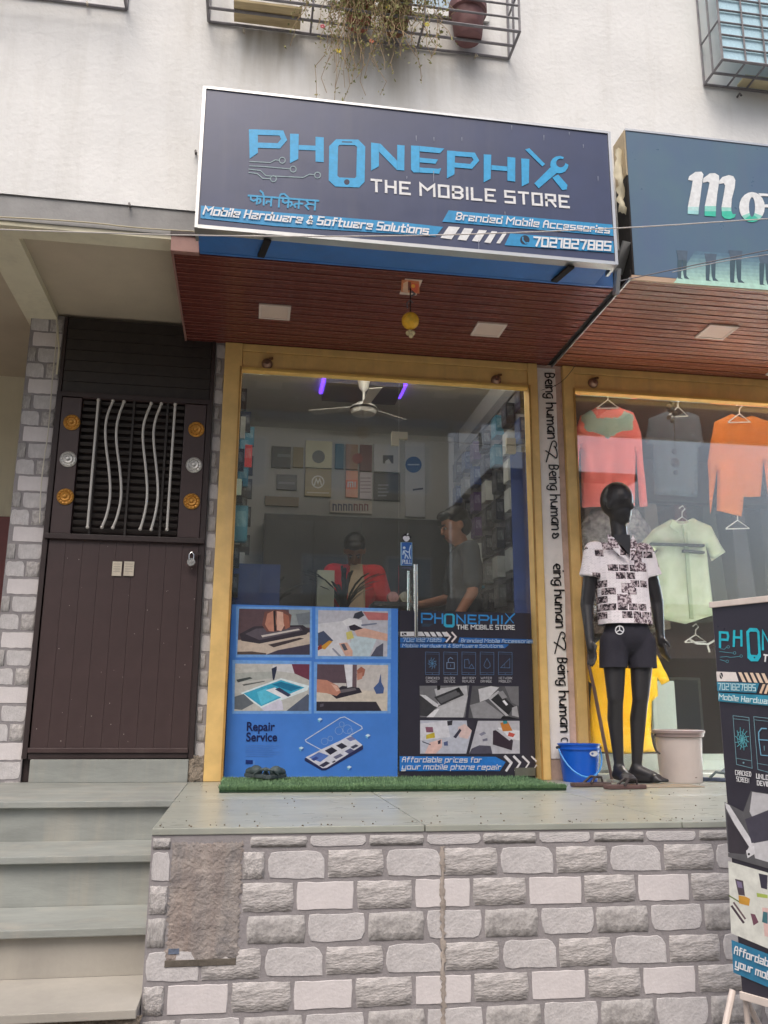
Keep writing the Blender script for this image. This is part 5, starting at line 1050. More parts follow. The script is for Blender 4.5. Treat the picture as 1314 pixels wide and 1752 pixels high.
# shirt
def shirt_mat():
    m = bpy.data.materials.new('newspaper print cloth'); m.use_nodes = True; n = m.node_tree.nodes; L = m.node_tree.links; b = n['Principled BSDF']; b.inputs['Roughness'].default_value = .85
    tc = n.new('ShaderNodeTexCoord'); mpn = n.new('ShaderNodeMapping'); mpn.inputs['Rotation'].default_value = (R(90), R(8), 0); L.new(tc.outputs['Object'], mpn.inputs[0])
    def brick_(scale, w_, h, mort, off, c1, c2, cm, seedoff):
        q = n.new('ShaderNodeTexBrick'); q.inputs['Scale'].default_value = scale; q.inputs['Brick Width'].default_value = w_; q.inputs['Row Height'].default_value = h; q.inputs['Mortar Size'].default_value = mort; q.offset = off
        q.inputs['Color1'].default_value = (*c1, 1); q.inputs['Color2'].default_value = (*c2, 1); q.inputs['Mortar'].default_value = (*cm, 1); q.inputs['Bias'].default_value = seedoff; L.new(mpn.outputs[0], q.inputs['Vector']); return q
    big = brick_(1, .060, .045, .003, .37, (0, 0, 0), (1, 1, 1), (1, 1, 1), 0)
    lines = brick_(1, .017, .0075, .0022, .3, (.22, .20, .24), (.8, .78, .8), (.9, .87, .89), -.1)
    blot = n.new('ShaderNodeTexNoise'); blot.inputs['Scale'].default_value = 70; blot.inputs['Detail'].default_value = 4; L.new(mpn.outputs[0], blot.inputs['Vector'])
    br = n.new('ShaderNodeMapRange'); br.inputs['From Min'].default_value = .47; br.inputs['From Max'].default_value = .55; L.new(blot.outputs[0], br.inputs['Value'])
    pic = n.new('ShaderNodeMix'); pic.data_type = 'RGBA'; pic.inputs['A'].default_value = (*lin((46, 36, 46)), 1); pic.inputs['B'].default_value = (*lin((178, 164, 170)), 1); L.new(br.outputs[0], pic.inputs['Factor'])
    wn = n.new('ShaderNodeTexVoronoi'); wn.inputs['Scale'].default_value = 15; L.new(mpn.outputs[0], wn.inputs['Vector'])
    wn.distance = 'CHEBYCHEV'; wn.inputs['Scale'].default_value = 17; wn.inputs['Randomness'].default_value = .75; sp_ = n.new('ShaderNodeSeparateColor'); L.new(wn.outputs['Color'], sp_.inputs[0])
    th = n.new('ShaderNodeMath'); th.operation = 'GREATER_THAN'; th.inputs[1].default_value = .34; L.new(big.outputs['Color'], th.inputs[0])
    mx = n.new('ShaderNodeMix'); mx.data_type = 'RGBA'; L.new(th.outputs[0], mx.inputs['Factor']); L.new(pic.outputs['Result'], mx.inputs['A'])
    big2 = brick_(1, .088, .064, .004, .31, (0, 0, 0), (1, 1, 1), (1, 1, 1), .1); mp2 = n.new('ShaderNodeMapping'); mp2.inputs['Rotation'].default_value = (R(90), R(-7), 0); mp2.inputs['Location'].default_value = (.03, .02, 0); L.new(tc.outputs['Object'], mp2.inputs[0]); L.new(mp2.outputs[0], big2.inputs['Vector'])
    t2 = n.new('ShaderNodeMath'); t2.operation = 'LESS_THAN'; t2.inputs[1].default_value = .33; L.new(big2.outputs['Color'], t2.inputs[0])
    mx2 = n.new('ShaderNodeMix'); mx2.data_type = 'RGBA'; L.new(t2.outputs[0], mx2.inputs['Factor']); L.new(mx.outputs['Result'], mx2.inputs['A']); pic2 = n.new('ShaderNodeMix'); pic2.data_type = 'RGBA'; pic2.inputs['A'].default_value = (*lin((96, 78, 88)), 1); pic2.inputs['B'].default_value = (*lin((214, 202, 208)), 1); L.new(br.outputs[0], pic2.inputs['Factor']); L.new(pic2.outputs['Result'], mx2.inputs['B'])
    base = n.new('ShaderNodeMix'); base.data_type = 'RGBA'; base.blend_type = 'MULTIPLY'; base.inputs['Factor'].default_value = .42; base.inputs['A'].default_value = (*lin((248, 243, 248)), 1); L.new(lines.outputs['Color'], base.inputs['B']); L.new(base.outputs['Result'], mx.inputs['B'])
    L.new(mx2.outputs['Result'], b.inputs['Base Color']); return m
SHM = shirt_mat()
def garment(parts, cut_z, mat, name, parent, voxel=.008, folds=.006, top=None, seed=0):
    me = remeshed(parts, voxel, ORG[parent.name], 6); o_ = ORG[parent.name]; bm = bmesh.new(); bm.from_mesh(me)
    geom = bm.verts[:]+bm.edges[:]+bm.faces[:]
    if cut_z is not None: bmesh.ops.bisect_plane(bm, geom=geom, plane_co=(0, 0, cut_z-o_.z), plane_no=(0, .0, 1), clear_inner=True)
    bm.normal_update()
    for v in bm.verts:
        p = v.co; k = noise.noise((p.x*9+seed, p.y*9, p.z*3))+.5*noise.noise((p.x*24, p.y*24+seed, p.z*14)); v.co += v.normal*folds*k
    bm.to_mesh(me); bm.free()
    for p in me.polygons: p.use_smooth = True
    return link(name, me, mat, parent)
ct = (S1+S2)/2
hm = (H1+H2)/2; HB = Vector((hm.x, hm.y, hm.z-.03))
SP = [('e', ct+Vector((0, 0, -.07)), (.165, .100, .12)), ('c', S1+Vector((.02, 0, .008)), S2+Vector((-.02, 0, .008)), .056, .056)]
for dx, r_ in ((-.060, .098), (0, .108), (.060, .098)): SP.append(('c', ct+Vector((dx, 0, -.10)), HB+Vector((dx*.9+.004, 0, 0)), r_, r_+.006))
SP += [('k', S1+Vector((0, 0, .004)), S1.lerp(E1, .48), .056, .070), ('k', S2+Vector((0, 0, .004)), S2.lerp(E2, .48), .056, .070)]
hem = at(1075, 1066, YM-.1).z
SHO = garment(SP, hem, SHM, 'shirt', MN, voxel=.007, folds=.007, seed=3)
# open collar: dark throat wedge, two collar flaps, placket and buttons
cf = YM-.118
vneck = MB(); vneck.add([mp(1042, 926, -.105), mp(1075, 926, -.105), mp(1078, 958, -.114), mp(1072, 935, -.11)], [(0, 1, 2), (0, 2, 3)])
cl = MB()
for pts in ([(1040, 914), (1051, 920), (1077, 960), (1060, 950), (1041, 930)], [(1083, 916), (1079, 924), (1078, 960), (1087, 946), (1091, 930)]):
    cl.prism([mp(x, y, -.104-.0003*(y-912)) for x, y in pts], (0, .004, 0))
cl.build('collar', SHM, MN, bevel=.001)
wd_ = MB(); wd_.prism([mp(1050, 915, -.100), mp(1078, 915, -.100), mp(1079, 952, -.112)], (0, .003, 0)); wd_.build('open_neck', m_man, MN)
SHT = [('e', (H1+H2)/2+Vector((0, 0, .05)), (.138, .098, .13)), ('c', H1+Vector((0, 0, 0)), H1.lerp(K1, .60)+Vector((-.008, 0, 0)), .082, .082), ('c', H2+Vector((0, 0, 0)), H2.lerp(K2, .60)+Vector((.010, 0, 0)), .082, .082)]
garment(SHT, at(1075, 1143, YM).z, M('dark navy knit', (42, 41, 52), rough=.85, var=.12, scale=20, bump=.2, bscale=200), 'shorts', MN, folds=.004, seed=9)
q = mp(1060, 1078); A = Art(Plane((0, YM-.137, 0), (0, -1, 0)), MN, lift=.001); A.circ(1060, 1078, 7.0, 1.9, (226, 226, 230), n=20)
for a_ in (-90, 30, 150): A.line([(1060, 1078), (1060+6*math.cos(R(a_)), 1078+6*math.sin(R(a_)))], 1.8, (226, 226, 230))
A.build('emblem')
q = (A1+A2)/2; b = MB(); b.lathe(q.x+.02, q.y+.03, [(0, PZ+.001), (.13, PZ+.001), (.13, PZ+.004), (0, PZ+.005)], 32); b.build('base_plate', m_steel, MN, smooth=True)

# ---- banner stand at the right edge
B0 = at(1218, 1040, -2.34); B1 = at(1314, 1025, -2.52); B1.z = B0.z = 0
dB = (B1-B0).normalized(); nB = Vector((dB.y, -dB.x, 0)); PBN = Plane(B0, nB)
top = PBN(1218, 1036).z; bot = PBN(1250, 1697).z; WB = .62
BN = thing('banner_stand', 'black phone repair banner on a white metal stand at the right edge', 'banner', (B0.x, B0.y, 0))
def bb(name, mat, u0, u1, z0, z1, t0, t1, **k):
    b = MB(); b.prism([B0+dB*u0+Vector((0, 0, z0))+nB*t0, B0+dB*u1+Vector((0, 0, z0))+nB*t0, B0+dB*u1+Vector((0, 0, z1))+nB*t0, B0+dB*u0+Vector((0, 0, z1))+nB*t0], nB*(t1-t0)); return b.build(name, mat, BN, **k)
bb('panel', m_bk, 0, WB, bot+.01, top-.008, -.006, -.001)
m_ws = M('white enamel tube', (216, 204, 196), rough=.4, var=.15, scale=12)
bb('top_rail', m_ws, -.006, WB+.006, top-.008, top+.012, -.014, .006, bevel=.002); bb('bottom_rail', m_ws, -.006, WB+.006, bot-.012, bot+.010, -.014, .006, bevel=.002)
for u in (0, WB):
    for s_ in (0, 1):
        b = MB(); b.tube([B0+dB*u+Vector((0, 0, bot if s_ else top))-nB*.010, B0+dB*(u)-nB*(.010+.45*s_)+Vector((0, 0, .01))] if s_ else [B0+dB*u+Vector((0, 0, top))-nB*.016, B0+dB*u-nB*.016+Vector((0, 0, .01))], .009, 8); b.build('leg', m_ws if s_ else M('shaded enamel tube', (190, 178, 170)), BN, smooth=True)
b = MB(); b.tube([PBN(1250, 1695)-nB*.012, Vector((1.22, -2.42, .02))], .010, 8); b.build('brace', m_ws, BN, smooth=True)
A = Art(PBN, BN, zo=(1100, 1000, 4.866), lift=.001); C2 = (44, 188, 210)
for q in ([(643, 520), (643, 398), (705, 402), (712, 430), (705, 462), (643, 458)], [(762, 388), (758, 512)], [(820, 388), (822, 508)], [(760, 440), (822, 442)], [(1000, 540), (1000, 390), (1080, 540), (1080, 384)]): A.line(q, 19, C2)
A.ring([(890, 362), (950, 364), (972, 392), (985, 600), (960, 640), (902, 640), (872, 612), (862, 392)], [(896, 392), (946, 394), (954, 404), (962, 572), (952, 588), (904, 586), (896, 574), (886, 404)], C2); A.disc(930, 608, 7, (40, 40, 50))
for q in ([(645, 535), (680, 540), (700, 520)], [(640, 558), (755, 572)], [(645, 605), (700, 600), (730, 608), (810, 598)], [(645, 625), (690, 640)]): A.line(q, 4, (90, 160, 176))
for (x, y) in ((712, 520), (765, 570), (820, 596), (704, 640)): A.circ(x, y, 11, 3.5, (90, 160, 176), n=10)
A.poly([(612, 725), (775, 730), (800, 808), (618, 806)], (238, 230, 226)); A.disc(654, 760, 14, (34, 32, 40), ry=26); A.line([(648, 745), (654, 765), (664, 776)], 5, (238, 230, 226))
for k in range(5): A.poly([(795+k*48, 731+k*2), (822+k*48, 732+k*2), (862+k*48, 814+k*2), (832+k*48, 812+k*2)], (238, 214, 190))
A.poly([(616, 812), (970, 822), (946, 905), (622, 888)], (58, 140, 172)); A.poly([(970, 905), (1000, 830), (1022, 830), (990, 908)], (238, 206, 176)); A.poly([(1010, 908), (1036, 834), (1060, 834), (1032, 910)], (238, 206, 176)); A.poly([(628, 900), (1160, 930), (1160, 1020), (630, 972)], (58, 150, 180))
ic = (120, 160, 172)
A.line([(752, 1092), (885, 1108), (912, 1530), (782, 1498), (752, 1092)], 5, ic); A.line([(755, 1118), (888, 1132)], 4, ic); A.line([(776, 1446), (906, 1468)], 4, ic); A.disc(840, 1484, 8, ic)
rn = random.Random(4)
for k in range(12):
    a_ = 2*math.pi*k/12; A.line([(828, 1290), (828+26*math.cos(a_), 1290+40*math.sin(a_)), (828+58*math.cos(a_+.25), 1290+(80+rn.random()*30)*math.sin(a_+.25))], 5, (96, 178, 190))
for r_ in (22, 42): A.line([(828+r_*math.cos(2*math.pi*k/8), 1290+r_*1.6*math.sin(2*math.pi*k/8+.3)) for k in range(9)], 4, (96, 178, 190))
A.line([(925, 1100), (1100, 1120), (1110, 1580), (960, 1540), (925, 1100)], 5, ic); A.line([(928, 1126), (1100, 1146)], 4, ic); A.line([(952, 1488), (1108, 1516)], 4, ic)
A.line([(968, 1290), (966, 1230), (990, 1198), (1030, 1200)], 10, (120, 176, 206)); A.line([(968, 1292), (1100, 1300), (1100, 1430), (985, 1420), (968, 1292)], 8, (120, 176, 206)); A.line([(1012, 1345), (1014, 1380)], 6, ic)
A.z = (1180, 1000, 2.328); g = lambda v: (v, v, v+4)
def Q(pts, c): A.poly(pts, c)
Q([(140, 865), (215, 905), (245, 822), (420, 850), (430, 1165), (155, 1085)], g(96)); Q([(142, 868), (160, 880), (262, 1040), (248, 1060), (148, 1070), (230, 1050), (146, 890)], g(220)); Q([(148, 905), (238, 1045), (220, 1075), (158, 1068)], (62, 58, 66)); Q([(240, 905), (250, 826), (330, 838), (330, 920), (262, 948)], g(196)); Q([(222, 935), (330, 892), (420, 905), (420, 1000), (248, 1030)], (74, 72, 86)); Q([(250, 1032), (420, 1000), (428, 1140), (262, 1090)], g(206)); Q([(226, 1060), (258, 1040), (262, 1072), (232, 1090)], g(226)); A.disc(237, 1074, 5, (40, 40, 46))
Q([(155, 1102), (425, 1180), (432, 1500), (166, 1388)], (226, 228, 220)); Q([(182, 1172), (214, 1180), (222, 1240), (196, 1236)], (84, 74, 84)); Q([(188, 1180), (208, 1186), (212, 1210), (194, 1206)], (130, 120, 150)); Q([(196, 1238), (222, 1242), (242, 1252), (238, 1280), (198, 1270)], (214, 160, 66)); Q([(276, 1150), (312, 1158), (310, 1215), (286, 1208)], (60, 58, 74)); Q([(268, 1228), (312, 1236), (312, 1250), (270, 1244)], (176, 196, 96)); A.line([(170, 1282), (215, 1345)], 9, (84, 70, 80)); A.line([(178, 1268), (222, 1330)], 7, (110, 90, 96)); A.line([(160, 1240), (196, 1262)], 5, (110, 130, 70)); Q([(244, 1310), (262, 1314), (276, 1345), (256, 1358)], (120, 80, 96)); Q([(290, 1286), (400, 1300), (410, 1420), (300, 1400)], (230, 196, 190)); Q([(294, 1302), (312, 1306), (312, 1352), (290, 1344)], (70, 120, 130))
Q([(168, 1415), (440, 1520), (446, 1660), (176, 1545)], (54, 130, 168))
A.build('print')
tz_ = lambda x, y: (1180+x/2.328, 1000+y/2.328)
for (s_, a_, c_, h_, k_, cc) in (('T', (300, 305), (312, 307), 25, .8, WHT), ('CRACKED', (188, 757), (250, 764), 17, .6, WHT), ('SCREEN', (192, 782), (242, 790), 17, .6, WHT), ('UNLOCK', (272, 771), (345, 782), 17, .6, WHT), ('DEVICE', (275, 798), (336, 806), 17, .6, WHT), ('Affordable prices', (183, 1468), (455, 1572), 30, .6, WHT), ('your mobile phone', (188, 1520), (470, 1630), 30, .6, WHT), ('7021827885', (120, 418), (268, 424), 24, .45, (200, 232, 236)), ('Mobile Hardware', (122, 457), (345, 478), 20, .5, (226, 246, 246))):
    text(s_, PBN, tz_(*a_), tz_(*c_), h_/2.328, cc, BN, lift=.012 if False else .0075, thick=k_, shear=.12 if ' ' in s_ else 0, gap=2)
# ================================================================== INSIDE THE PHONE SHOP
YB = 2.39
def rect(x0, y0, x1, y1, Y): a = at(x0, y1, Y); c = at(x1, y0, Y); return a.x, c.x, a.z, c.z
def poster(label, r, c, mark=None):
    x0, x1, z0, z1 = rect(*r, YB); t = thing('wall_poster', label, 'poster', ((x0+x1)/2, YB, z0)); b = MB(); b.box(x0+.004, x1-.004, YB-.02, YB+.005, z0+.004, z1-.004); b.build('panel', M('poster %d %d %d' % c, c, rough=.4, var=.05, bump=0), t, bevel=.003)
    if mark: A = Art(Plane((0, YB-.021, 0), (0, -1, 0)), t); mark(A, (r[0]+r[2])/2, (r[1]+r[3])/2); A.build('logo')
def mk_m(A, x, y):
    A.circ(x, y-2, 10, 2.2, (236, 226, 206)); A.line([(x-6, y+3), (x-3, y-7), (x, y), (x+3, y-7), (x+6, y+3)], 2.4, (236, 226, 206)); A.line([(x-18, y+16), (x+18, y+17)], 2, (220, 206, 180))
poster('black square poster at the top left of the back wall', (463, 765, 499, 801), (40, 44, 48), lambda A, x, y: A.line([(x-4, y-4), (x+14, y-3)], 5, (110, 116, 116)))
poster('olive square poster beside the black one', (500, 766, 520, 801), (126, 110, 70))
poster('pale cream poster with a dark round mark', (521, 756, 569, 801), (206, 198, 158), lambda A, x, y: A.disc(x, y+3, 11, (104, 98, 74)))
poster('navy square poster in the middle left of the back wall', (472, 813, 509, 839), (44, 46, 62), lambda A, x, y: A.line([(x-12, y), (x+12, y+1)], 4, (120, 120, 130)))
poster('tan poster with a white round letter M logo', (520, 803, 568, 850), (158, 136, 82), mk_m)
poster('teal narrow poster on the back wall', (572, 760, 589, 803), (40, 96, 116)); poster('brown poster beside the teal one', (590, 761, 613, 804), (150, 110, 84))
poster('dark red poster with a round red mark', (614, 762, 637, 807), (96, 34, 40), lambda A, x, y: A.disc(x-14, y, 9, (150, 40, 40)))
poster('pale grey poster with a small dark picture', (638, 762, 684, 808), (190, 190, 192), lambda A, x, y: (A.poly([(x-6, y-6), (x+12, y-6), (x+12, y+8), (x-6, y+8)], (54, 56, 62)), A.poly([(x-2, y+4), (x+4, y), (x+9, y+8), (x-2, y+8)], (210, 210, 210))))
poster('orange poster with white letters mi', (590, 806, 613, 852), (222, 150, 120), lambda A, x, y: (A.poly([(x-10, y-8), (x+10, y-8), (x+10, y+8), (x-10, y+8)], (232, 104, 60)), A.line([(x-6, y+4), (x-6, y-4), (x+2, y-4), (x+2, y+4)], 1.8, WHT), A.line([(x-2, y+4), (x-2, y-1)], 1.8, WHT), A.line([(x+6, y+4), (x+6, y-4)], 1.8, WHT)))
poster('whitish poster right of the orange one', (614, 809, 637, 855), (206, 192, 196), lambda A, x, y: [A.line([(x-8, y-14+6*k), (x+8, y-14+6*k)], 2, (150, 130, 136)) for k in range(5)])
poster('large black square poster with grey lines', (638, 811, 685, 857), (30, 30, 34), lambda A, x, y: [A.line([(x-14, y-4+6*k), (x+2-3*(k % 2), y-4+6*k)], 2.2, (150, 150, 156)) for k in range(4)])
poster('tall pale poster with a blue disc', (692, 757, 727, 885), (200, 200, 202), lambda A, x, y: (A.disc(x-2, 795, 14, (34, 96, 160)), A.line([(x-11, 795), (x+7, 795)], 2.2, (170, 196, 222)), A.line([(x-2, 838), (x+13, 836)], 3, (70, 72, 90))))
poster('brown band poster low on the back wall', (452, 851, 512, 866), (120, 96, 60))
poster('pale sign strip with dark red letters', (563, 858, 637, 878), (196, 184, 172), lambda A, x, y: [A.line([(x-30+9*k, y+5), (x-30+9*k, y-5), (x-25+9*k, y-4), (x-25+9*k, y+5)], 2.4, (120, 50, 54) if k > 3 else (60, 60, 90)) for k in range(7)])
def simple(name, label, cat, mat, *boxes, **k):
    q = boxes[0]; t = thing(name, label, cat, ((q[0]+q[1])/2, (q[2]+q[3])/2, q[4])); part(k.pop('part_', 'body'), mat, t, *boxes, **k); return t
zk = at(600, 884, 2.05).z
CB = simple('cabinet', 'dark low cabinet along the back wall of the phone shop', 'cabinet', M('dark laminate', (46, 44, 46), rough=.4), (.10, 1.70, 2.05, 2.36, PZ+.02, zk)); 
for i in range(4): part('door', M('charcoal laminate', (54, 54, 58), rough=.35), CB, (.12+.395*i, .12+.395*i+.385, 2.035, 2.049, PZ+.1, zk-.05))
CT = simple('counter', 'glass fronted counter inside the phone shop', 'counter', M('teal grey laminate', (70, 92, 98), rough=.4), (.10, 1.20, .95, 1.30, PZ+.019, 2.02), part_='top_box')
part('top', M('pale counter top', (160, 160, 150), rough=.25), CT, (.06, 1.24, .90, 1.34, 2.021, 2.05), bevel=.004)
# ceiling tray and fan
CEZ = 3.975; cy0, cy1 = atz(620, 650, CEZ).y, atz(620, 682, CEZ).y; cxa, cxb = atz(556, 655, CEZ).x, atz(690, 655, CEZ).x
t = simple('ceiling_tray', 'dark blue ceiling tray with violet strip lights above the fan', 'ceiling tray', M('deep blue gloss panel', (26, 44, 86), rough=.3), (cxa, cxb, cy0, cy1, CEZ-.04, CEZ-.001), part_='panel')
mv = M('violet led strip', (110, 60, 255), bump=0, var=0, emit=1.6)
part('led_strip', mv, t, (cxa-.03, cxa-.004, cy0, cy1-.1, CEZ-.02, CEZ-.002)); part('led_strip', mv, t, (cxb+.004, cxb+.03, cy0, cy1-.1, CEZ-.02, CEZ-.002))
fc = at(622, 702, 1.0); FN = thing('ceiling_fan', 'pale ceiling fan with three blades inside the phone shop', 'fan', (fc.x, 1.0, CEZ)); m_fan = M('cream fan enamel', (200, 194, 186), rough=.3, bump=0)
b = MB(); b.lathe(fc.x, 1.0, [(.0, CEZ-.03), (.05, CEZ-.035), (.035, CEZ-.12), (.012, CEZ-.15)], 20); b.build('canopy', m_fan, FN, smooth=True)
b = MB(); b.tube([(fc.x, 1.0, CEZ-.03), (fc.x, 1.0, fc.z)], .010, 8); b.build('rod', m_fan, FN)
b = MB(); b.lathe(fc.x, 1.0, [(.0, fc.z+.06), (.05, fc.z+.055), (.10, fc.z+.02), (.10, fc.z), (.085, fc.z-.03), (.03, fc.z-.05), (0, fc.z-.055)], 28); b.build('motor', m_fan, FN, smooth=True)
b = MB(); b.lathe(fc.x, 1.0, [(.102, fc.z-.004), (.102, fc.z+.012)], 28); b.build('band', m_dark, FN)
for k in range(3):
    a_ = R(35+120*k); d = Vector((math.cos(a_), math.sin(a_), 0)); s_ = Vector((-d.y, d.x, .12)); c0_ = Vector((fc.x, 1.0, fc.z+.02)); b = MB(); b.prism([c0_+d*.10-s_*.03, c0_+d*.40-s_*.05, c0_+d*.42+s_*.04, c0_+d*.10+s_*.03], (0, 0, .004)); b.build('blade', m_fan, FN)
for (nm_, x, y, z) in (('phone', .8, .42, 3.95), ('clothes', 3.0, .14, 3.775)):  # tubes added out of view to brighten the dark interiors
    t = thing('fill_tube', 'white fill tube added unseen under the ceiling to brighten the %s shop' % nm_, 'fill tube', (x, y, z)); part('holder', m_fan, t, (x-.62, x+.62, y-.02, y+.02, z, z+.022)); part('tube', M('added glow '+nm_, (255, 248, 240), bump=0, var=0, emit=28 if nm_ == 'phone' else 9), t, (x-.60, x+.60, y-.013, y+.013, z-.026, z-.001))
# packs of accessories hanging on the left stand and on the right wall
PACKC = [(30, 30, 34), (52, 54, 60), (150, 40, 36), (36, 60, 110), (196, 196, 190), (60, 120, 140), (24, 26, 40), (90, 70, 110), (130, 130, 128), (40, 80, 60), (170, 130, 60)]
pk = MB(); pk.box(-.5, .5, -.5, .5, -.5, .5); pk.box(-.515, -.5, -.38, .38, -.1, .34); pk.box(-.515, -.5, -.3, .2, -.38, -.28); pk.box(-.38, .38, -.515, -.5, -.1, .34); PKM = {}
def pack(pos, sx, sy, sz, c, label, grp, rz=0):
    if c not in PKM:
        me = pk.mesh('pack'); me.materials.append(M('pack %d %d %d' % c, c, rough=.3, var=.12, bump=0)); lc = tuple(min(235, int(v*.5+100)) for v in c); me.materials.append(M('pack label %d %d %d' % c, lc, rough=.4, var=.5, scale=5, bump=0, alt=c)); PKM[c] = me
        for p_ in me.polygons: p_.material_index = 1 if p_.index > 5 else 0
    o = bpy.data.objects.new('accessory_pack', PKM[c]); col.objects.link(o); o.location = pos; o.scale = (sx, sy, sz); o.rotation_euler = (0, 0, rz); ORG[o.name] = Vector(pos); tag(o, label, 'pack', grp); return o
CN = {(30, 30, 34): 'black', (52, 54, 60): 'charcoal', (150, 40, 36): 'red', (36, 60, 110): 'blue', (196, 196, 190): 'white', (60, 120, 140): 'teal', (24, 26, 40): 'midnight', (90, 70, 110): 'violet', (130, 130, 128): 'grey', (40, 80, 60): 'green', (170, 130, 60): 'tan'}
rp_ = random.Random(12); ROWN = ['lowest', 'second', 'third', 'fourth', 'fifth', 'sixth', 'seventh', 'top']
ST = thing('display_stand', 'dark peg stand of accessories at the left inside the phone shop', 'display stand', (-.11, .35, PZ)); part('back', m_dark, ST, (-.195, -.18, .12, 2.0, PZ+.1, 3.7)); part('post', m_dark, ST, (-.115, -.095, .13, .15, PZ+.02, 3.65))
for j in range(8):
    for i in range(4):
        c = rp_.choice(PACKC[:3]+PACKC[:1]+PACKC[3:7]+[(24, 26, 40)]); y = .16+.42*i
        pack((-.135+.05*i*.6, y, 2.08+.21*j+rp_.uniform(-.02, .02)), .07, .03, .15, c, '%s pack hanging on the left peg stand, %s row, %s from the glass' % (CN[c], ROWN[j], ['first', 'second', 'third', 'fourth'][i]), 'accessory packs on the left stand')
rr_ = rect(418, 763, 432, 800, .14); o = pack(((rr_[0]+rr_[1])/2, .125, (rr_[2]+rr_[3])/2), rr_[1]-rr_[0], .01, rr_[3]-rr_[2], (214, 56, 44), 'bright red narrow sticker pack just behind the glass at the left', 'accessory packs on the left stand')
rr_ = rect(400, 866, 425, 925, .10); pack(((rr_[0]+rr_[1])/2, .095, (rr_[2]+rr_[3])/2), rr_[1]-rr_[0], .01, rr_[3]-rr_[2], (56, 120, 140), 'teal card just behind the glass at the left', 'accessory packs on the left stand')
rr_ = rect(402, 820, 414, 847, .10); pack(((rr_[0]+rr_[1])/2, .095, (rr_[2]+rr_[3])/2), rr_[1]-rr_[0], .01, rr_[3]-rr_[2], (200, 214, 196), 'pale switch card on the left stand above the teal card', 'accessory packs on the left stand')
RW = thing('slat_wall', 'grey slat wall of accessories on the right side inside the phone shop', 'slat wall', (1.79, 1.2, PZ)); part('board', M('grey slat board', (128, 128, 128), rough=.4), RW, (1.785, 1.797, .12, 2.3, PZ+.1, 3.8))
for i in range(14): part('slat', M('slat lip', (90, 90, 92)), RW, (1.775, 1.784, .13, 2.29, 2.0+.13*i, 2.012+.13*i))
for j in range(8):
    for i in range(7):
        c = rp_.choice([(36, 60, 110), (36, 60, 110), (130, 130, 128), (196, 196, 190), (52, 54, 60), (60, 120, 140), (24, 26, 40), (90, 70, 110)]) if (i > 3 or j > 5) else rp_.choice([(130, 130, 128), (196, 196, 190), (52, 54, 60), (36, 60, 110), (24, 26, 40)])
        y = .22+.30*i+rp_.uniform(-.03, .03)
        pack((1.74, y, 2.10+.205*j), .06, .12, .15, c, '%s pack on the right slat wall, %s row, number %s from the glass' % (CN[c], ROWN[j], ['one', 'two', 'three', 'four', 'five', 'six', 'seven'][i]), 'accessory packs on the right slat wall')
# glass jars / round lids on the counter
for (x, c, nm) in ((672, (196, 140, 130), 'pink'), (693, (176, 166, 140), 'beige')):
    q = at(x, 1022, .42); t = thing('round_box', 'round %s patterned lid box beside the door handle' % nm, 'box', q); b = MB(); b.lathe(q.x, .40, [(0, 0), (.034, 0), (.036, .01), (.036, .05), (0, .05)], 20, axis='y', cz=q.z); b.lathe(q.x, .397, [(.010, 0), (.018, 0)], 14, axis='y', cz=q.z); b.build('lid', M('lid '+nm, c, var=.35, scale=40), t)
t = simple('side_table', 'low dark side table behind the door glass', 'table', M('dark table', (50, 46, 44)), (.78, 1.06, .34, .62, 2.16, 2.185), part_='top'); part('leg', m_dark, t, (.80, .83, .36, .39, PZ+.02, 2.158), (1.01, 1.04, .36, .39, PZ+.02, 2.158))
q = at(560, 960, .9); t = thing('card_box', 'pale carton with printed label on the counter', 'carton', (q.x, 1.0, 2.05)); z1 = at(560, 938, 1.0).z; part('carton', M('pale carton', (186, 184, 160), var=.1), t, (q.x-.06, q.x+.06, .98, 1.06, 2.051, z1-.16), bevel=.002)
x0_, x1_, z0_, z1_ = rect(880, 775, 909, 1036, .12); t = simple('blue_reflection', 'dark blue sheet imitating a reflection in the glass at the right of the door', 'reflection sheet', M('dark blue sheet', (34, 62, 128), rough=.6, var=.3, scale=6), (x0_, x1_, .115, .125, z0_-.2, z1_), part_='sheet')  # sheet coloured to imitate a blue reflection in the glass
x0_, x1_, z0_, z1_ = rect(396, 966, 480, 1040, .6); t = simple('blue_block', 'dark blue block behind the glass at the lower left', 'carton', M('dark blue block', (34, 70, 140), rough=.5, var=.3, scale=6), (x0_, x1_, .60, .80, z0_-.2, z1_), part_='box')  # plain block filling the blue area at the lower left
# dark leafy plant shapes near the counter
def leafy(label, x, y, z, h, n, seed, c=(34, 44, 34)):
    rn = random.Random(seed); t = thing('potted_plant', label, 'plant', (x, y, z)); b = MB()
    for i in range(n):
        a_ = rn.random()*6.28; L = h*rn.uniform(.6, 1); pts = []
        for k in range(6):
            f = k/5; pts.append(Vector((x+math.cos(a_)*L*.5*f**1.5, y+math.sin(a_)*L*.5*f**1.5, z+.08+L*(f-.45*f*f))))
        for p, q_ in zip(pts, pts[1:]):
            s_ = Vector((-math.sin(a_), math.cos(a_), 0))*.012; b.add([p-s_, p+s_, q_+s_*.7, q_-s_*.7], [(0, 1, 2, 3)])
    tag(b.build('leaves', M('dark leaf', c, rough=.5, var=.4, bump=0), t), kind='stuff'); b = MB(); b.lathe(x, y, [(0, z), (.05, z), (.06, z+.1), (0, z+.1)], 14); b.build('pot', m_dark, t)
q = at(590, 950, 1.05); leafy('dark spiky plant on the counter in front of the person in red', q.x, 1.05, 2.052, .62, 34, 2)
q = at(480, 950, .9); leafy('dark spiky plant at the left end of the counter', .16, 1.08, 2.052, .5, 26, 5)
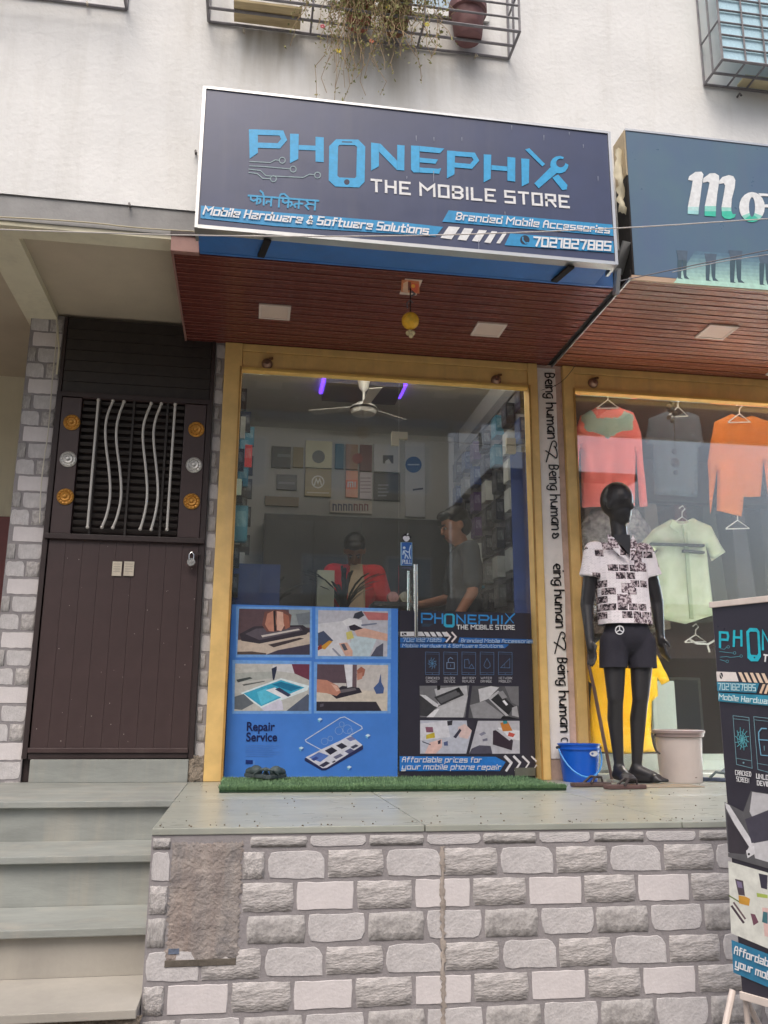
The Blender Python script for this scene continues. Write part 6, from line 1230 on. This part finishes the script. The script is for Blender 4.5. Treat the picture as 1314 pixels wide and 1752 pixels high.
# ---- people
m_skin = M('brown skin', (150, 98, 72), rough=.55, var=.08, bump=.05); m_hair = M('black hair', (20, 18, 18), rough=.5, var=.3, scale=60, bump=.6, bscale=90, stretch=(1, 1, .3))
def person(label, loc, rot, h, top_c, tee_c, leg_c, armsL, armsR, headp, seedn):
    t = thing('person', label, 'person', loc); base = Vector(loc); S = h/1.75; Rz = Matrix.Rotation(rot, 3, 'Z')
    def T(x, y, z): return base+Rz@Vector((x*S, y*S, z*S))
    Rh = Rz@Matrix.Rotation(headp[1], 3, 'Z')@Matrix.Rotation(headp[0], 3, 'X')
    nb = T(0, .0, 1.50); hc = nb+Rh@Vector((0, -.02*S, .13*S))
    def Hd(x, y, z): return hc+Rh@Vector((x*S, y*S, z*S))
    P = [('e', hc+Rh@Vector((0, .01, .02))*S, (.075*S, .095*S, .10*S), Rh), ('e', Hd(0, -.035, -.055), (.055*S, .058*S, .07*S), Rh), ('c', nb+Vector((0, 0, -.05)), hc, .052*S, .05*S), ('c', Hd(0, -.088, .012), Hd(0, -.108, -.022), .010*S, .014*S), ('e', Hd(.077, .01, -.01), (.01*S, .02*S, .03*S), Rh), ('e', Hd(-.077, .01, -.01), (.01*S, .02*S, .03*S), Rh), ('e', Hd(0, -.088, -.062), (.022*S, .012*S, .009*S), Rh),
         ('e', T(0, 0, 1.28), (.15*S, .10*S, .20*S), Rz), ('e', T(0, 0, 1.0), (.14*S, .10*S, .16*S), Rz)]
    arms = []
    for s_, arm in ((-1, armsL), (1, armsR)):
        sh = T(s_*.18, 0, 1.42); e_ = T(*arm[0]); w_ = T(*arm[1]); arms.append((sh, e_, w_))
        P += [('c', sh, e_, .046*S, .038*S), ('c', e_, w_, .038*S, .026*S)]; hand(P, w_, (w_-e_), s_, .95, up=Vector((0, 0, 1)) if abs((w_-e_).normalized().z) < .8 else Rz@Vector((0, -1, 0)))
    for s_ in (-1, 1):
        hp_, kn, an = T(s_*.09, 0, .92), T(s_*.10, -.02, .50), T(s_*.10, .01, .09); P += [('c', hp_, kn, .082*S, .055*S), ('c', kn, an, .055*S, .035*S)]; foot(P, an, Rz@Vector((0, -1, 0)), 1, loc[2])
    link('body', remeshed(P, .0075, base, 3), m_skin, t)
    HP = [('e', Hd(0, .028, .045), (.086*S, .100*S, .088*S), Rh), ('e', Hd(0, .05, -.01), (.082*S, .075*S, .085*S), Rh), ('e', Hd(0, -.055, .085), (.06*S, .045*S, .035*S), Rh)]
    link('hair', remeshed(HP, .008, base, 2), m_hair, t)
    for s_ in (-1, 1):
        e = MB(); e.ball(Hd(s_*.030, -.088, 0), .009*S, 10); e.build('eye', M('eye white', (150, 140, 132), bump=0, var=0), t, smooth=True); e = MB(); e.ball(Hd(s_*.030, -.097, 0), .006*S, 8); e.build('iris', M('dark iris', (20, 14, 10), bump=0), t)
        e = MB(); e.bar(Hd(s_*.014, -.098, .022), Hd(s_*.045, -.088, .024), .007*S); e.build('eyebrow', m_hair, t)
    e = MB(); e.bar(Hd(-.020, -.100, -.058), Hd(.020, -.100, -.058), .005*S); e.build('lips', M('lips', (120, 62, 54), bump=0), t)
    G = [('e', T(0, 0, 1.28), (.178*S, .125*S, .22*S), Rz), ('e', T(0, 0, 1.04), (.17*S, .125*S, .20*S), Rz), ('c', T(-.15, 0, 1.42), T(.15, 0, 1.42), .068*S, .068*S)]
    for sh, e_, w_ in arms: G.append(('c', sh, sh.lerp(e_, .75), .064*S, .064*S))
    garment(G, T(0, 0, .86).z, M('cloth %d' % top_c[0], top_c, rough=.8, var=.15, scale=14), 'shirt', t, voxel=.01, seed=seedn)
    if tee_c:
        b = MB(); b.prism([T(-.045, -.118, 1.47), T(.045, -.118, 1.47), T(.065, -.150, 1.28), T(.07, -.145, 1.0), T(-.07, -.145, 1.0), T(-.065, -.150, 1.28)], Rz@Vector((0, .02, 0))); b.build('t_shirt', M('cloth pale', tee_c, rough=.85), t, bevel=.004)
    TR = [('e', T(0, 0, .95), (.155*S, .115*S, .12*S), Rz)]
    for s_ in (-1, 1): TR += [('c', T(s_*.09, 0, .90), T(s_*.10, -.02, .50), .095*S, .07*S), ('c', T(s_*.10, -.02, .50), T(s_*.10, .01, .13), .07*S, .055*S)]
    garment(TR, T(0, 0, .12).z, M('trouser %d' % leg_c[0], leg_c, rough=.85), 'trousers', t, voxel=.012, folds=.004, seed=seedn+1)
q = at(608, 975, 1.45)
person('person in a red shirt over a pale tee standing behind the counter with head bowed', (q.x, 1.50, PZ+.019), 0, 1.72, (214, 26, 44), (206, 180, 150), (40, 44, 60), ((-.25, -.05, 1.16), (-.20, -.28, 1.05)), ((.25, -.05, 1.16), (.18, -.30, 1.06)), (R(46), R(-8)), 3)
q = at(776, 885, .42)
person('person in a dark grey T shirt turned left and looking down behind the glass door', (q.x+.075, .46, PZ+.019), R(-90), 1.695, (58, 60, 64), None, (50, 44, 50), ((-.23, -.06, 1.14), (-.16, -.30, 1.08)), ((.22, .0, 1.13), (.18, -.14, .90)), (R(22), R(12)), 8)
# ================================================================== INSIDE THE CLOTHES SHOP
m_hang = M('white wire hanger', (206, 204, 198), rough=.4, bump=0)
def hanger(x, y, Y, w_, label, h=26, par=None):
    t = par or thing('hanger', label, 'hanger', at(x, y, Y)); b = MB(); b.tube([at(x-w_, y+h, Y), at(x, y, Y), at(x+w_, y+h, Y), at(x-w_, y+h+1, Y)], .0045, 6)
    b.build('arms', m_hang, t, smooth=True); b = MB(); b.tube([at(x, y, Y), at(x, y-8, Y), at(x+5, y-13, Y), at(x+1, y-19, Y), at(x-5, y-14, Y)], .004, 6); b.build('hook', m_hang, t, smooth=True); return t
def cloth(name, label, outline, Y, mat, folds=.016, th=.05, seed=0, extra=()):
    """a hanging garment: front and back sheets puffed apart, with vertical folds"""
    P2 = [(p[0], p[1]) for p in outline]; ys = [p[1] for p in P2]; o0 = at(sum(p[0] for p in P2)/len(P2), min(ys), Y)
    t = thing(name, label, 'shirt' if 'shirt' in name else 'garment', o0)
    bm = bmesh.new(); vs = [bm.verts.new((p[0], -p[1], 0)) for p in P2]; f = bm.faces.new(vs); bmesh.ops.triangulate(bm, faces=[f])
    for _ in range(4): bmesh.ops.subdivide_edges(bm, edges=[e for e in bm.edges if e.calc_length() > 11], cuts=1, use_grid_fill=False); bmesh.ops.triangulate(bm, faces=bm.faces[:])
    bnd = {v.index for v in bm.verts if v.is_boundary}; bm.verts.index_update(); b_ = {v.index for v in bm.verts if v.is_boundary}
    F1 = [tuple(v.index for v in q.verts) for q in bm.faces]; V = [(v.co.x, -v.co.y) for v in bm.verts]; bm.free()
    n = len(V); W = []; xs = [p[0] for p in P2]
    segs = list(zip(P2, P2[1:]+P2[:1]))
    def dist(p):
        m_ = 1e9
        for a, c in segs:
            dx, dy = c[0]-a[0], c[1]-a[1]; L2 = dx*dx+dy*dy or 1; u = max(0, min(1, ((p[0]-a[0])*dx+(p[1]-a[1])*dy)/L2)); m_ = min(m_, math.hypot(p[0]-a[0]-u*dx, p[1]-a[1]-u*dy))
        return m_
    for s_ in (-1, 1):
        for (x, y) in V:
            k = min(1, dist((x, y))/16)**.5; wv = noise.noise((x*.055+seed, y*.012, seed))*folds+noise.noise((x*.14, y*.03, seed+4))*folds*.4
            W.append(at(x, y, Y)+Vector((0, s_*th*.5*k+wv, 0)))
    b = MB(); b.add(W, [q if True else q for q in F1]+[tuple(i+n for i in reversed(q)) for q in F1])
    me = b.mesh(name, ORG[t.name]); bm = bmesh.new(); bm.from_mesh(me); bmesh.ops.remove_doubles(bm, verts=bm.verts, dist=.0008); bmesh.ops.recalc_face_normals(bm, faces=bm.faces[:]); bm.to_mesh(me); bm.free()
    for p in me.polygons: p.use_smooth = True
    link('cloth', me, mat, t); return t
YC = .30
def fab(n, c, var=.12, alt=None): return M('fabric '+n, c, rough=.9, var=var, scale=9, bump=.25, bscale=220, alt=alt)
t = cloth('hanging_shirt', 'coral and pink shirt with a green patterned yoke hanging behind the window', [(1008, 704), (1022, 696), (1040, 702), (1058, 696), (1084, 706), (1098, 740), (1108, 866), (1094, 868), (1088, 770), (1086, 866), (996, 868), (992, 764), (986, 862), (984, 740), (992, 712)], YC, fab('coral', (222, 108, 100)), seed=2)
yk = cloth('tmp', 'x', [(994, 712), (1010, 702), (1022, 712), (1054, 712), (1068, 702), (1084, 710), (1086, 742), (1062, 744), (1040, 757), (1018, 746), (996, 744)], YC-.012, fab('sage yoke', (122, 158, 148), alt=(158, 176, 160), var=.3), seed=2, th=.055)
for c_ in list(yk.children): c_.parent = t; c_.location = Vector(ORG[yk.name])-Vector(ORG[t.name]); c_.name = 'yoke'
bpy.data.objects.remove(yk)
hanger(1040, 684, YC-.02, 19, 'white hanger of the coral shirt', h=14)
t = cloth('hanging_shirt', 'slate grey T shirt hanging beside the coral shirt', [(1110, 716), (1140, 704), (1156, 712), (1176, 704), (1196, 712), (1206, 760), (1194, 766), (1192, 850), (1120, 846), (1118, 762), (1104, 758)], YC+.06, fab('slate', (74, 84, 92)), seed=6)
hanger(1160, 696, YC+.02, 17, 'tilted white hanger of the slate grey T shirt', h=16)
q = at(1155, 757, YC-.06); t = thing('hanging_charm', 'black evil eye charm with a tassel hanging in the clothes shop window', 'charm', q)
b = MB(); b.tube([at(1152, 680, YC-.06), at(1155, 765, YC-.06)], .003, 5); b.build('string', m_dark, t); b = MB()
for (x, y, r_) in ((1154, 772, .022), (1155, 791, .034), (1156, 808, .018)): b.ball(at(x, y, YC-.06), r_, 12, sq=(1, .5, 1))
b.build('beads', m_dark, t, smooth=True)
b = MB()
for k in range(7): b.ball(at(1150+6*math.sin(k*2.1), 684+k*6, YC-.06), .022-.001*k, 8)
b.build('lemon_cluster', M('dark dried chillies', (40, 44, 34), var=.4), t, smooth=True)
t = cloth('hanging_shirt', 'rust orange long sleeved shirt hanging at the top right of the window', [(1222, 722), (1252, 708), (1270, 716), (1288, 710), (1318, 722), (1330, 800), (1330, 872), (1318, 872), (1306, 790), (1300, 850), (1272, 850), (1268, 884), (1226, 874), (1228, 800), (1216, 880), (1210, 790)], YC+.02, fab('rust', (206, 112, 34)), seed=12)
hanger(1265, 708, YC-.01, 19, 'white hanger of the orange shirt', h=14)
t = cloth('hanging_shirt', 'sage green short sleeved shirt with dark chest stripes hanging right of the mannequin', [(1118, 905), (1148, 888), (1160, 892), (1172, 892), (1186, 886), (1216, 900), (1240, 945), (1218, 960), (1208, 934), (1222, 1052), (1172, 1068), (1116, 1056), (1112, 960), (1126, 940), (1100, 950), (1096, 930)], YC, fab('sage', (168, 180, 146), alt=(196, 204, 180)), seed=20)
for k, (ya, yb_) in enumerate(((928, 932), (940, 944))):
    b = MB(); q4 = [at(1114 if k == 0 else 1170, ya, YC-.058), at(1206, ya+3, YC-.058), at(1206, yb_+3, YC-.058), at(1114 if k == 0 else 1170, yb_, YC-.058)]; b.prism(q4[::-1], (0, .03, 0)); b.build('stripe', fab('dark stripe', (26, 34, 30)), t)
b = MB(); b.prism([at(1150, 890, YC-.045), at(1166, 898, YC-.045), at(1162, 912, YC-.045), at(1146, 900, YC-.045)], (0, .01, 0)); b.prism([at(1186, 890, YC-.045), at(1168, 898, YC-.045), at(1172, 912, YC-.045), at(1190, 900, YC-.045)], (0, .01, 0)); b.build('collar', fab('sage collar', (176, 188, 156)), t)
b = MB(); b.box(at(1164, 900, YC).x, at(1170, 900, YC).x, YC-.042, YC-.032, at(1167, 1060, YC).z, at(1167, 905, YC).z); b.build('placket', fab('sage placket', (150, 164, 132)), t)
hanger(1167, 884, YC-.02, 16, 'dark ended hanger of the sage green shirt', h=12)
t = cloth('hanging_shirt', 'grey floral print shirt half hidden behind the mannequin shoulder', [(992, 900), (1012, 872), (1040, 862), (1092, 872), (1112, 900), (1122, 940), (1112, 1050), (1000, 1050), (994, 960)], YC+.10, M('floral print cloth', (176, 172, 172), rough=.9, var=.2, scale=26, alt=(70, 66, 76)), seed=31)
t = cloth('hanging_garment', 'bright yellow dress hanging low behind the mannequin legs', [(1006, 1110), (1040, 1085), (1090, 1090), (1122, 1118), (1146, 1165), (1132, 1172), (1124, 1158), (1126, 1190), (1116, 1200), (1114, 1260), (1122, 1286), (1070, 1290), (1008, 1284), (1006, 1230), (1012, 1170), (1000, 1160)], .125, fab('yellow', (246, 196, 24)), seed=41)
hanger(1262, 890, YC+.02, 20, 'white hanger without a shirt at the right edge of the window', h=14)
hanger(1190, 1086, YC+.02, 18, 'white hanger below the sage green shirt', h=12)
q = at(1228, 1102, YC); t = thing('white_reflection', 'curved white tube imitating a line reflected in the glass below the sage green shirt', 'bracket', q); b = MB(); b.tube([at(1180, 1094, YC), at(1192, 1101, YC), at(1212, 1102, YC), at(1222, 1096, YC)], .007, 6); b.tube([at(1210, 1101, YC), at(1214, 1116, YC)], .007, 6); b.build('arm', m_hang, t)  # tube drawn in place of a white line reflected in the glass
t = simple('display_board', 'pale greenish low board behind the clothes shop glass', 'board', M('pale greenish board', (206, 216, 206), rough=.5, var=.06), (J2+.02, 5.1, .52, .54, PZ+.02, at(1200, 1290, .5).z), part_='board')
x0_, x1_, z0_, z1_ = rect(1118, 1165, 1152, 1250, .5); t = simple('display_board', 'narrow pale panel imitating a bright reflection beside the yellow dress', 'board', M('pale greenish board', (206, 216, 206)), (x0_, x1_, .49, .515, z0_, z1_), part_='board')  # pale panel put in place of a bright reflection on the window
t = simple('hanging_rail', 'dark rail holding clothes deep in the clothes shop', 'rail', m_dark, (2.1, 5.0, .95, .98, 3.05, 3.08), part_='rail')
rn = random.Random(77)
GN = [('brown', (60, 50, 48)), ('tan', (90, 80, 74)), ('navy', (40, 44, 56)), ('beige', (120, 110, 100)), ('wine red', (80, 40, 44)), ('dark green', (52, 60, 52)), ('grey', (70, 70, 76)), ('black', (34, 32, 34)), ('rust brown', (96, 60, 44)), ('olive', (84, 82, 56)), ('dull blue', (56, 66, 84)), ('dusty pink', (128, 100, 98))]
for i in range(12):
    x = 2.2+i*.23; gn, c = GN[i]; t = thing('hanging_garment', 'dark folded garment number %s on the deep rail of the clothes shop' % i, 'garment', (x, .96, 3.05), 'garments on the deep rail'); t['label'] = '%s garment hanging on the deep dim rail of the clothes shop' % gn
    h = rn.uniform(.7, .95); b = MB(); b.prism([(x-.05, .80, 3.02), (x+.05, .80, 3.02), (x+.08, .76, 3.0-h), (x-.08, .76, 3.0-h)], (0, .34, 0)); b.build('cloth', fab('deep %d' % c[0], c), t, bevel=.012)

# ================================================================== ACROSS THE STREET (seen only in the glass)
def house(label, x0, x1, y, d, h, c, floors, cat='building', roofc=(96, 84, 78)):
    t = thing('building', label, cat, ((x0+x1)/2, y-d/2, 0)); part('wall', M('wall '+label[:14], c, rough=.9, var=.15, scale=1.2, streak=.3), t, (x0, x1, y-d, y, 0, h)); part('roof', M('roof '+label[:14], roofc, rough=.9), t, (x0-.3, x1+.3, y-d-.3, y+.5, h+.002, h+.22))
    n = int((x1-x0)/2.2)
    for f_ in range(floors):
        for i in range(n):
            cx = x0+(x1-x0)*(i+.5)/n; z = 1.0+3.1*f_; 
            w_ = part('window', m_winf, t, (cx-.62, cx+.62, y+.001, y+.05, z, z+1.4)); part('pane', WINGLASS, w_, (cx-.55, cx+.55, y+.051, y+.056, z+.07, z+1.33))
    return t
house('tall dull beige block across the street facing the phone shop', -3.6, 5.2, -17, 6, 13, (206, 196, 168), 3)  # block added so the phone shop glass reflects less bright sky
house('low brown shop row across the street', -9, 16, -15, 5, 3.9, (120, 92, 80), 1)
house('pale grey house with a parapet across the street', 7.4, 11.5, -20, 6, 8.6, (190, 186, 178), 2)
house('ochre house across the street', -6.5, -1.5, -21, 6, 8.0, (206, 190, 140), 2)
AW = thing('awning', 'dark brown sloping awning over the shops across the street', 'awning', (4, -13, 3)); b = MB(); b.prism([(-9, -15, 3.7), (-9, -12.6, 2.7), (-9, -12.6, 2.66), (-9, -15, 3.64)], (25, 0, 0)); b.build('sheet', M('brown tin awning', (86, 62, 54), rough=.7, var=.3, scale=2), AW)
for i in range(7): part('post', m_rust, AW, (-8+i*3.8, -7.94+i*3.8, -12.7, -12.64, 0, 2.66))
def tree(label, x, y, h, r_, seed, n=9000):
    rn = random.Random(seed); t = thing('tree', label, 'tree', (x, y, 0)); b = MB(); b.tube([(x, y, 0), (x+.1, y, h*.3), (x-.05, y+.1, h*.62)], .2, 8, rr=[.22, .16, .09])
    C_ = []
    for i in range(16):
        a_ = rn.random()*6.28; q = Vector((x+math.cos(a_)*r_*rn.uniform(.2, .75), y+math.sin(a_)*r_*rn.uniform(.2, .75), h*rn.uniform(.5, .95))); C_.append((q, r_*rn.uniform(.25, .5))); b.tube([(x, y, h*.4), ((x+q.x)/2, (y+q.y)/2, h*.55), q], .04, 5, rr=[.09, .05, .02])
    b.build('trunk', M('bark', (92, 76, 62), rough=1, var=.3, scale=10, bump=.6), t, smooth=True); lf = MB()
    for i in range(n):
        q, rr2 = rn.choice(C_); d = Vector((rn.gauss(0, 1), rn.gauss(0, 1), rn.gauss(0, 1))).normalized()*rr2*rn.random()**.4; p = q+d; u = Vector((rn.gauss(0, 1), rn.gauss(0, 1), rn.gauss(0, .5))).normalized()*.11; v = u.cross(Vector((0, 0, 1))).normalized()*.05; lf.add([p-u, p+v, p+u, p-v], [(0, 1, 2, 3)])
    tag(lf.build('crown', M('tree leaves', (66, 84, 44), rough=.8, var=.4, scale=2, bump=0, alt=(38, 54, 28)), t), kind='stuff')
tree('leafy dark green tree across the street to the right', 16.5, -13.2, 5.6, 2.6, 3); tree('leafy dark green tree across the street to the left', -5.0, -12.2, 5.2, 2.2, 8, 7000)
# the parked car reflected in the glass
CX, CY = 4.9, -7.6
CA = thing('parked_car', 'silver hatchback car parked across the lane, reflected in the shop glass', 'car', (CX, CY, 0)); m_car = M('silver car paint', (176, 180, 182), rough=.25, var=.03, bump=0, metal=.5, coat=.6)
prof = [(-2.0, .32), (-2.02, .75), (-1.85, .98), (-1.5, 1.02), (.95, .98), (1.7, .84), (1.98, .66), (2.0, .34)]
b = MB(); b.prism([(CX+x, CY-.82, z) for x, z in prof], (0, 1.64, 0)); b.build('body', m_car, CA, bevel=.06, smooth=True)
cab = [(-1.72, 1.0), (-1.35, 1.44), (-.9, 1.52), (.1, 1.50), (.45, 1.38), (1.0, 1.0)]
b = MB(); b.prism([(CX+x, CY-.70, z) for x, z in cab], (0, 1.40, 0)); b.build('cabin', m_car, CA, bevel=.05, smooth=True)
for y0, y1 in ((CY+.701, CY+.712), (CY-.712, CY-.701)):
    for pts in ([(-1.40, 1.05), (-1.15, 1.36), (-.55, 1.42), (-.55, 1.05)], [(-.48, 1.05), (-.48, 1.42), (.05, 1.41), (.30, 1.34), (.74, 1.05)]): b = MB(); b.prism([(CX+x, y0, z) for x, z in pts], (0, y1-y0, 0)); b.build('side_window', M('dark car glass', (40, 46, 50), rough=.08, bump=0), CA)
for x in (-1.25, 1.3):
    for y in (CY-.84, CY+.66):
        b = MB(); b.lathe(CX+x, y, [(.0, 0), (.20, 0), (.30, 0), (.31, .03), (.31, .15), (.30, .18), (0, .18)], 24, axis='y', cz=.311); wl = b.build('wheel', M('tyre rubber', (30, 30, 32), rough=.8), CA, smooth=True)
        b = MB(); b.lathe(CX+x, y-.004 if y < CY else y+.181, [(.0, -.006 if y < CY else .006), (.18, 0), (.19, .004)], 20, axis='y', cz=.311); b.build('rim', m_alu, wl, smooth=True)
for y in (CY-.6, CY+.6): b = MB(); b.ball((CX+1.93, y, .70), .12, 12, sq=(.5, 1.2, .6)); b.build('headlight', M('lamp lens', (220, 226, 230), rough=.1, bump=0), CA, smooth=True)
part('bumper', M('grey bumper', (90, 92, 94)), CA, (CX+1.985, CX+2.04, CY-.78, CY+.78, .30, .48), bevel=.01); part('bumper', M('grey bumper', (90, 92, 94)), CA, (CX-2.06, CX-2.0, CY-.78, CY+.78, .30, .48), bevel=.01)
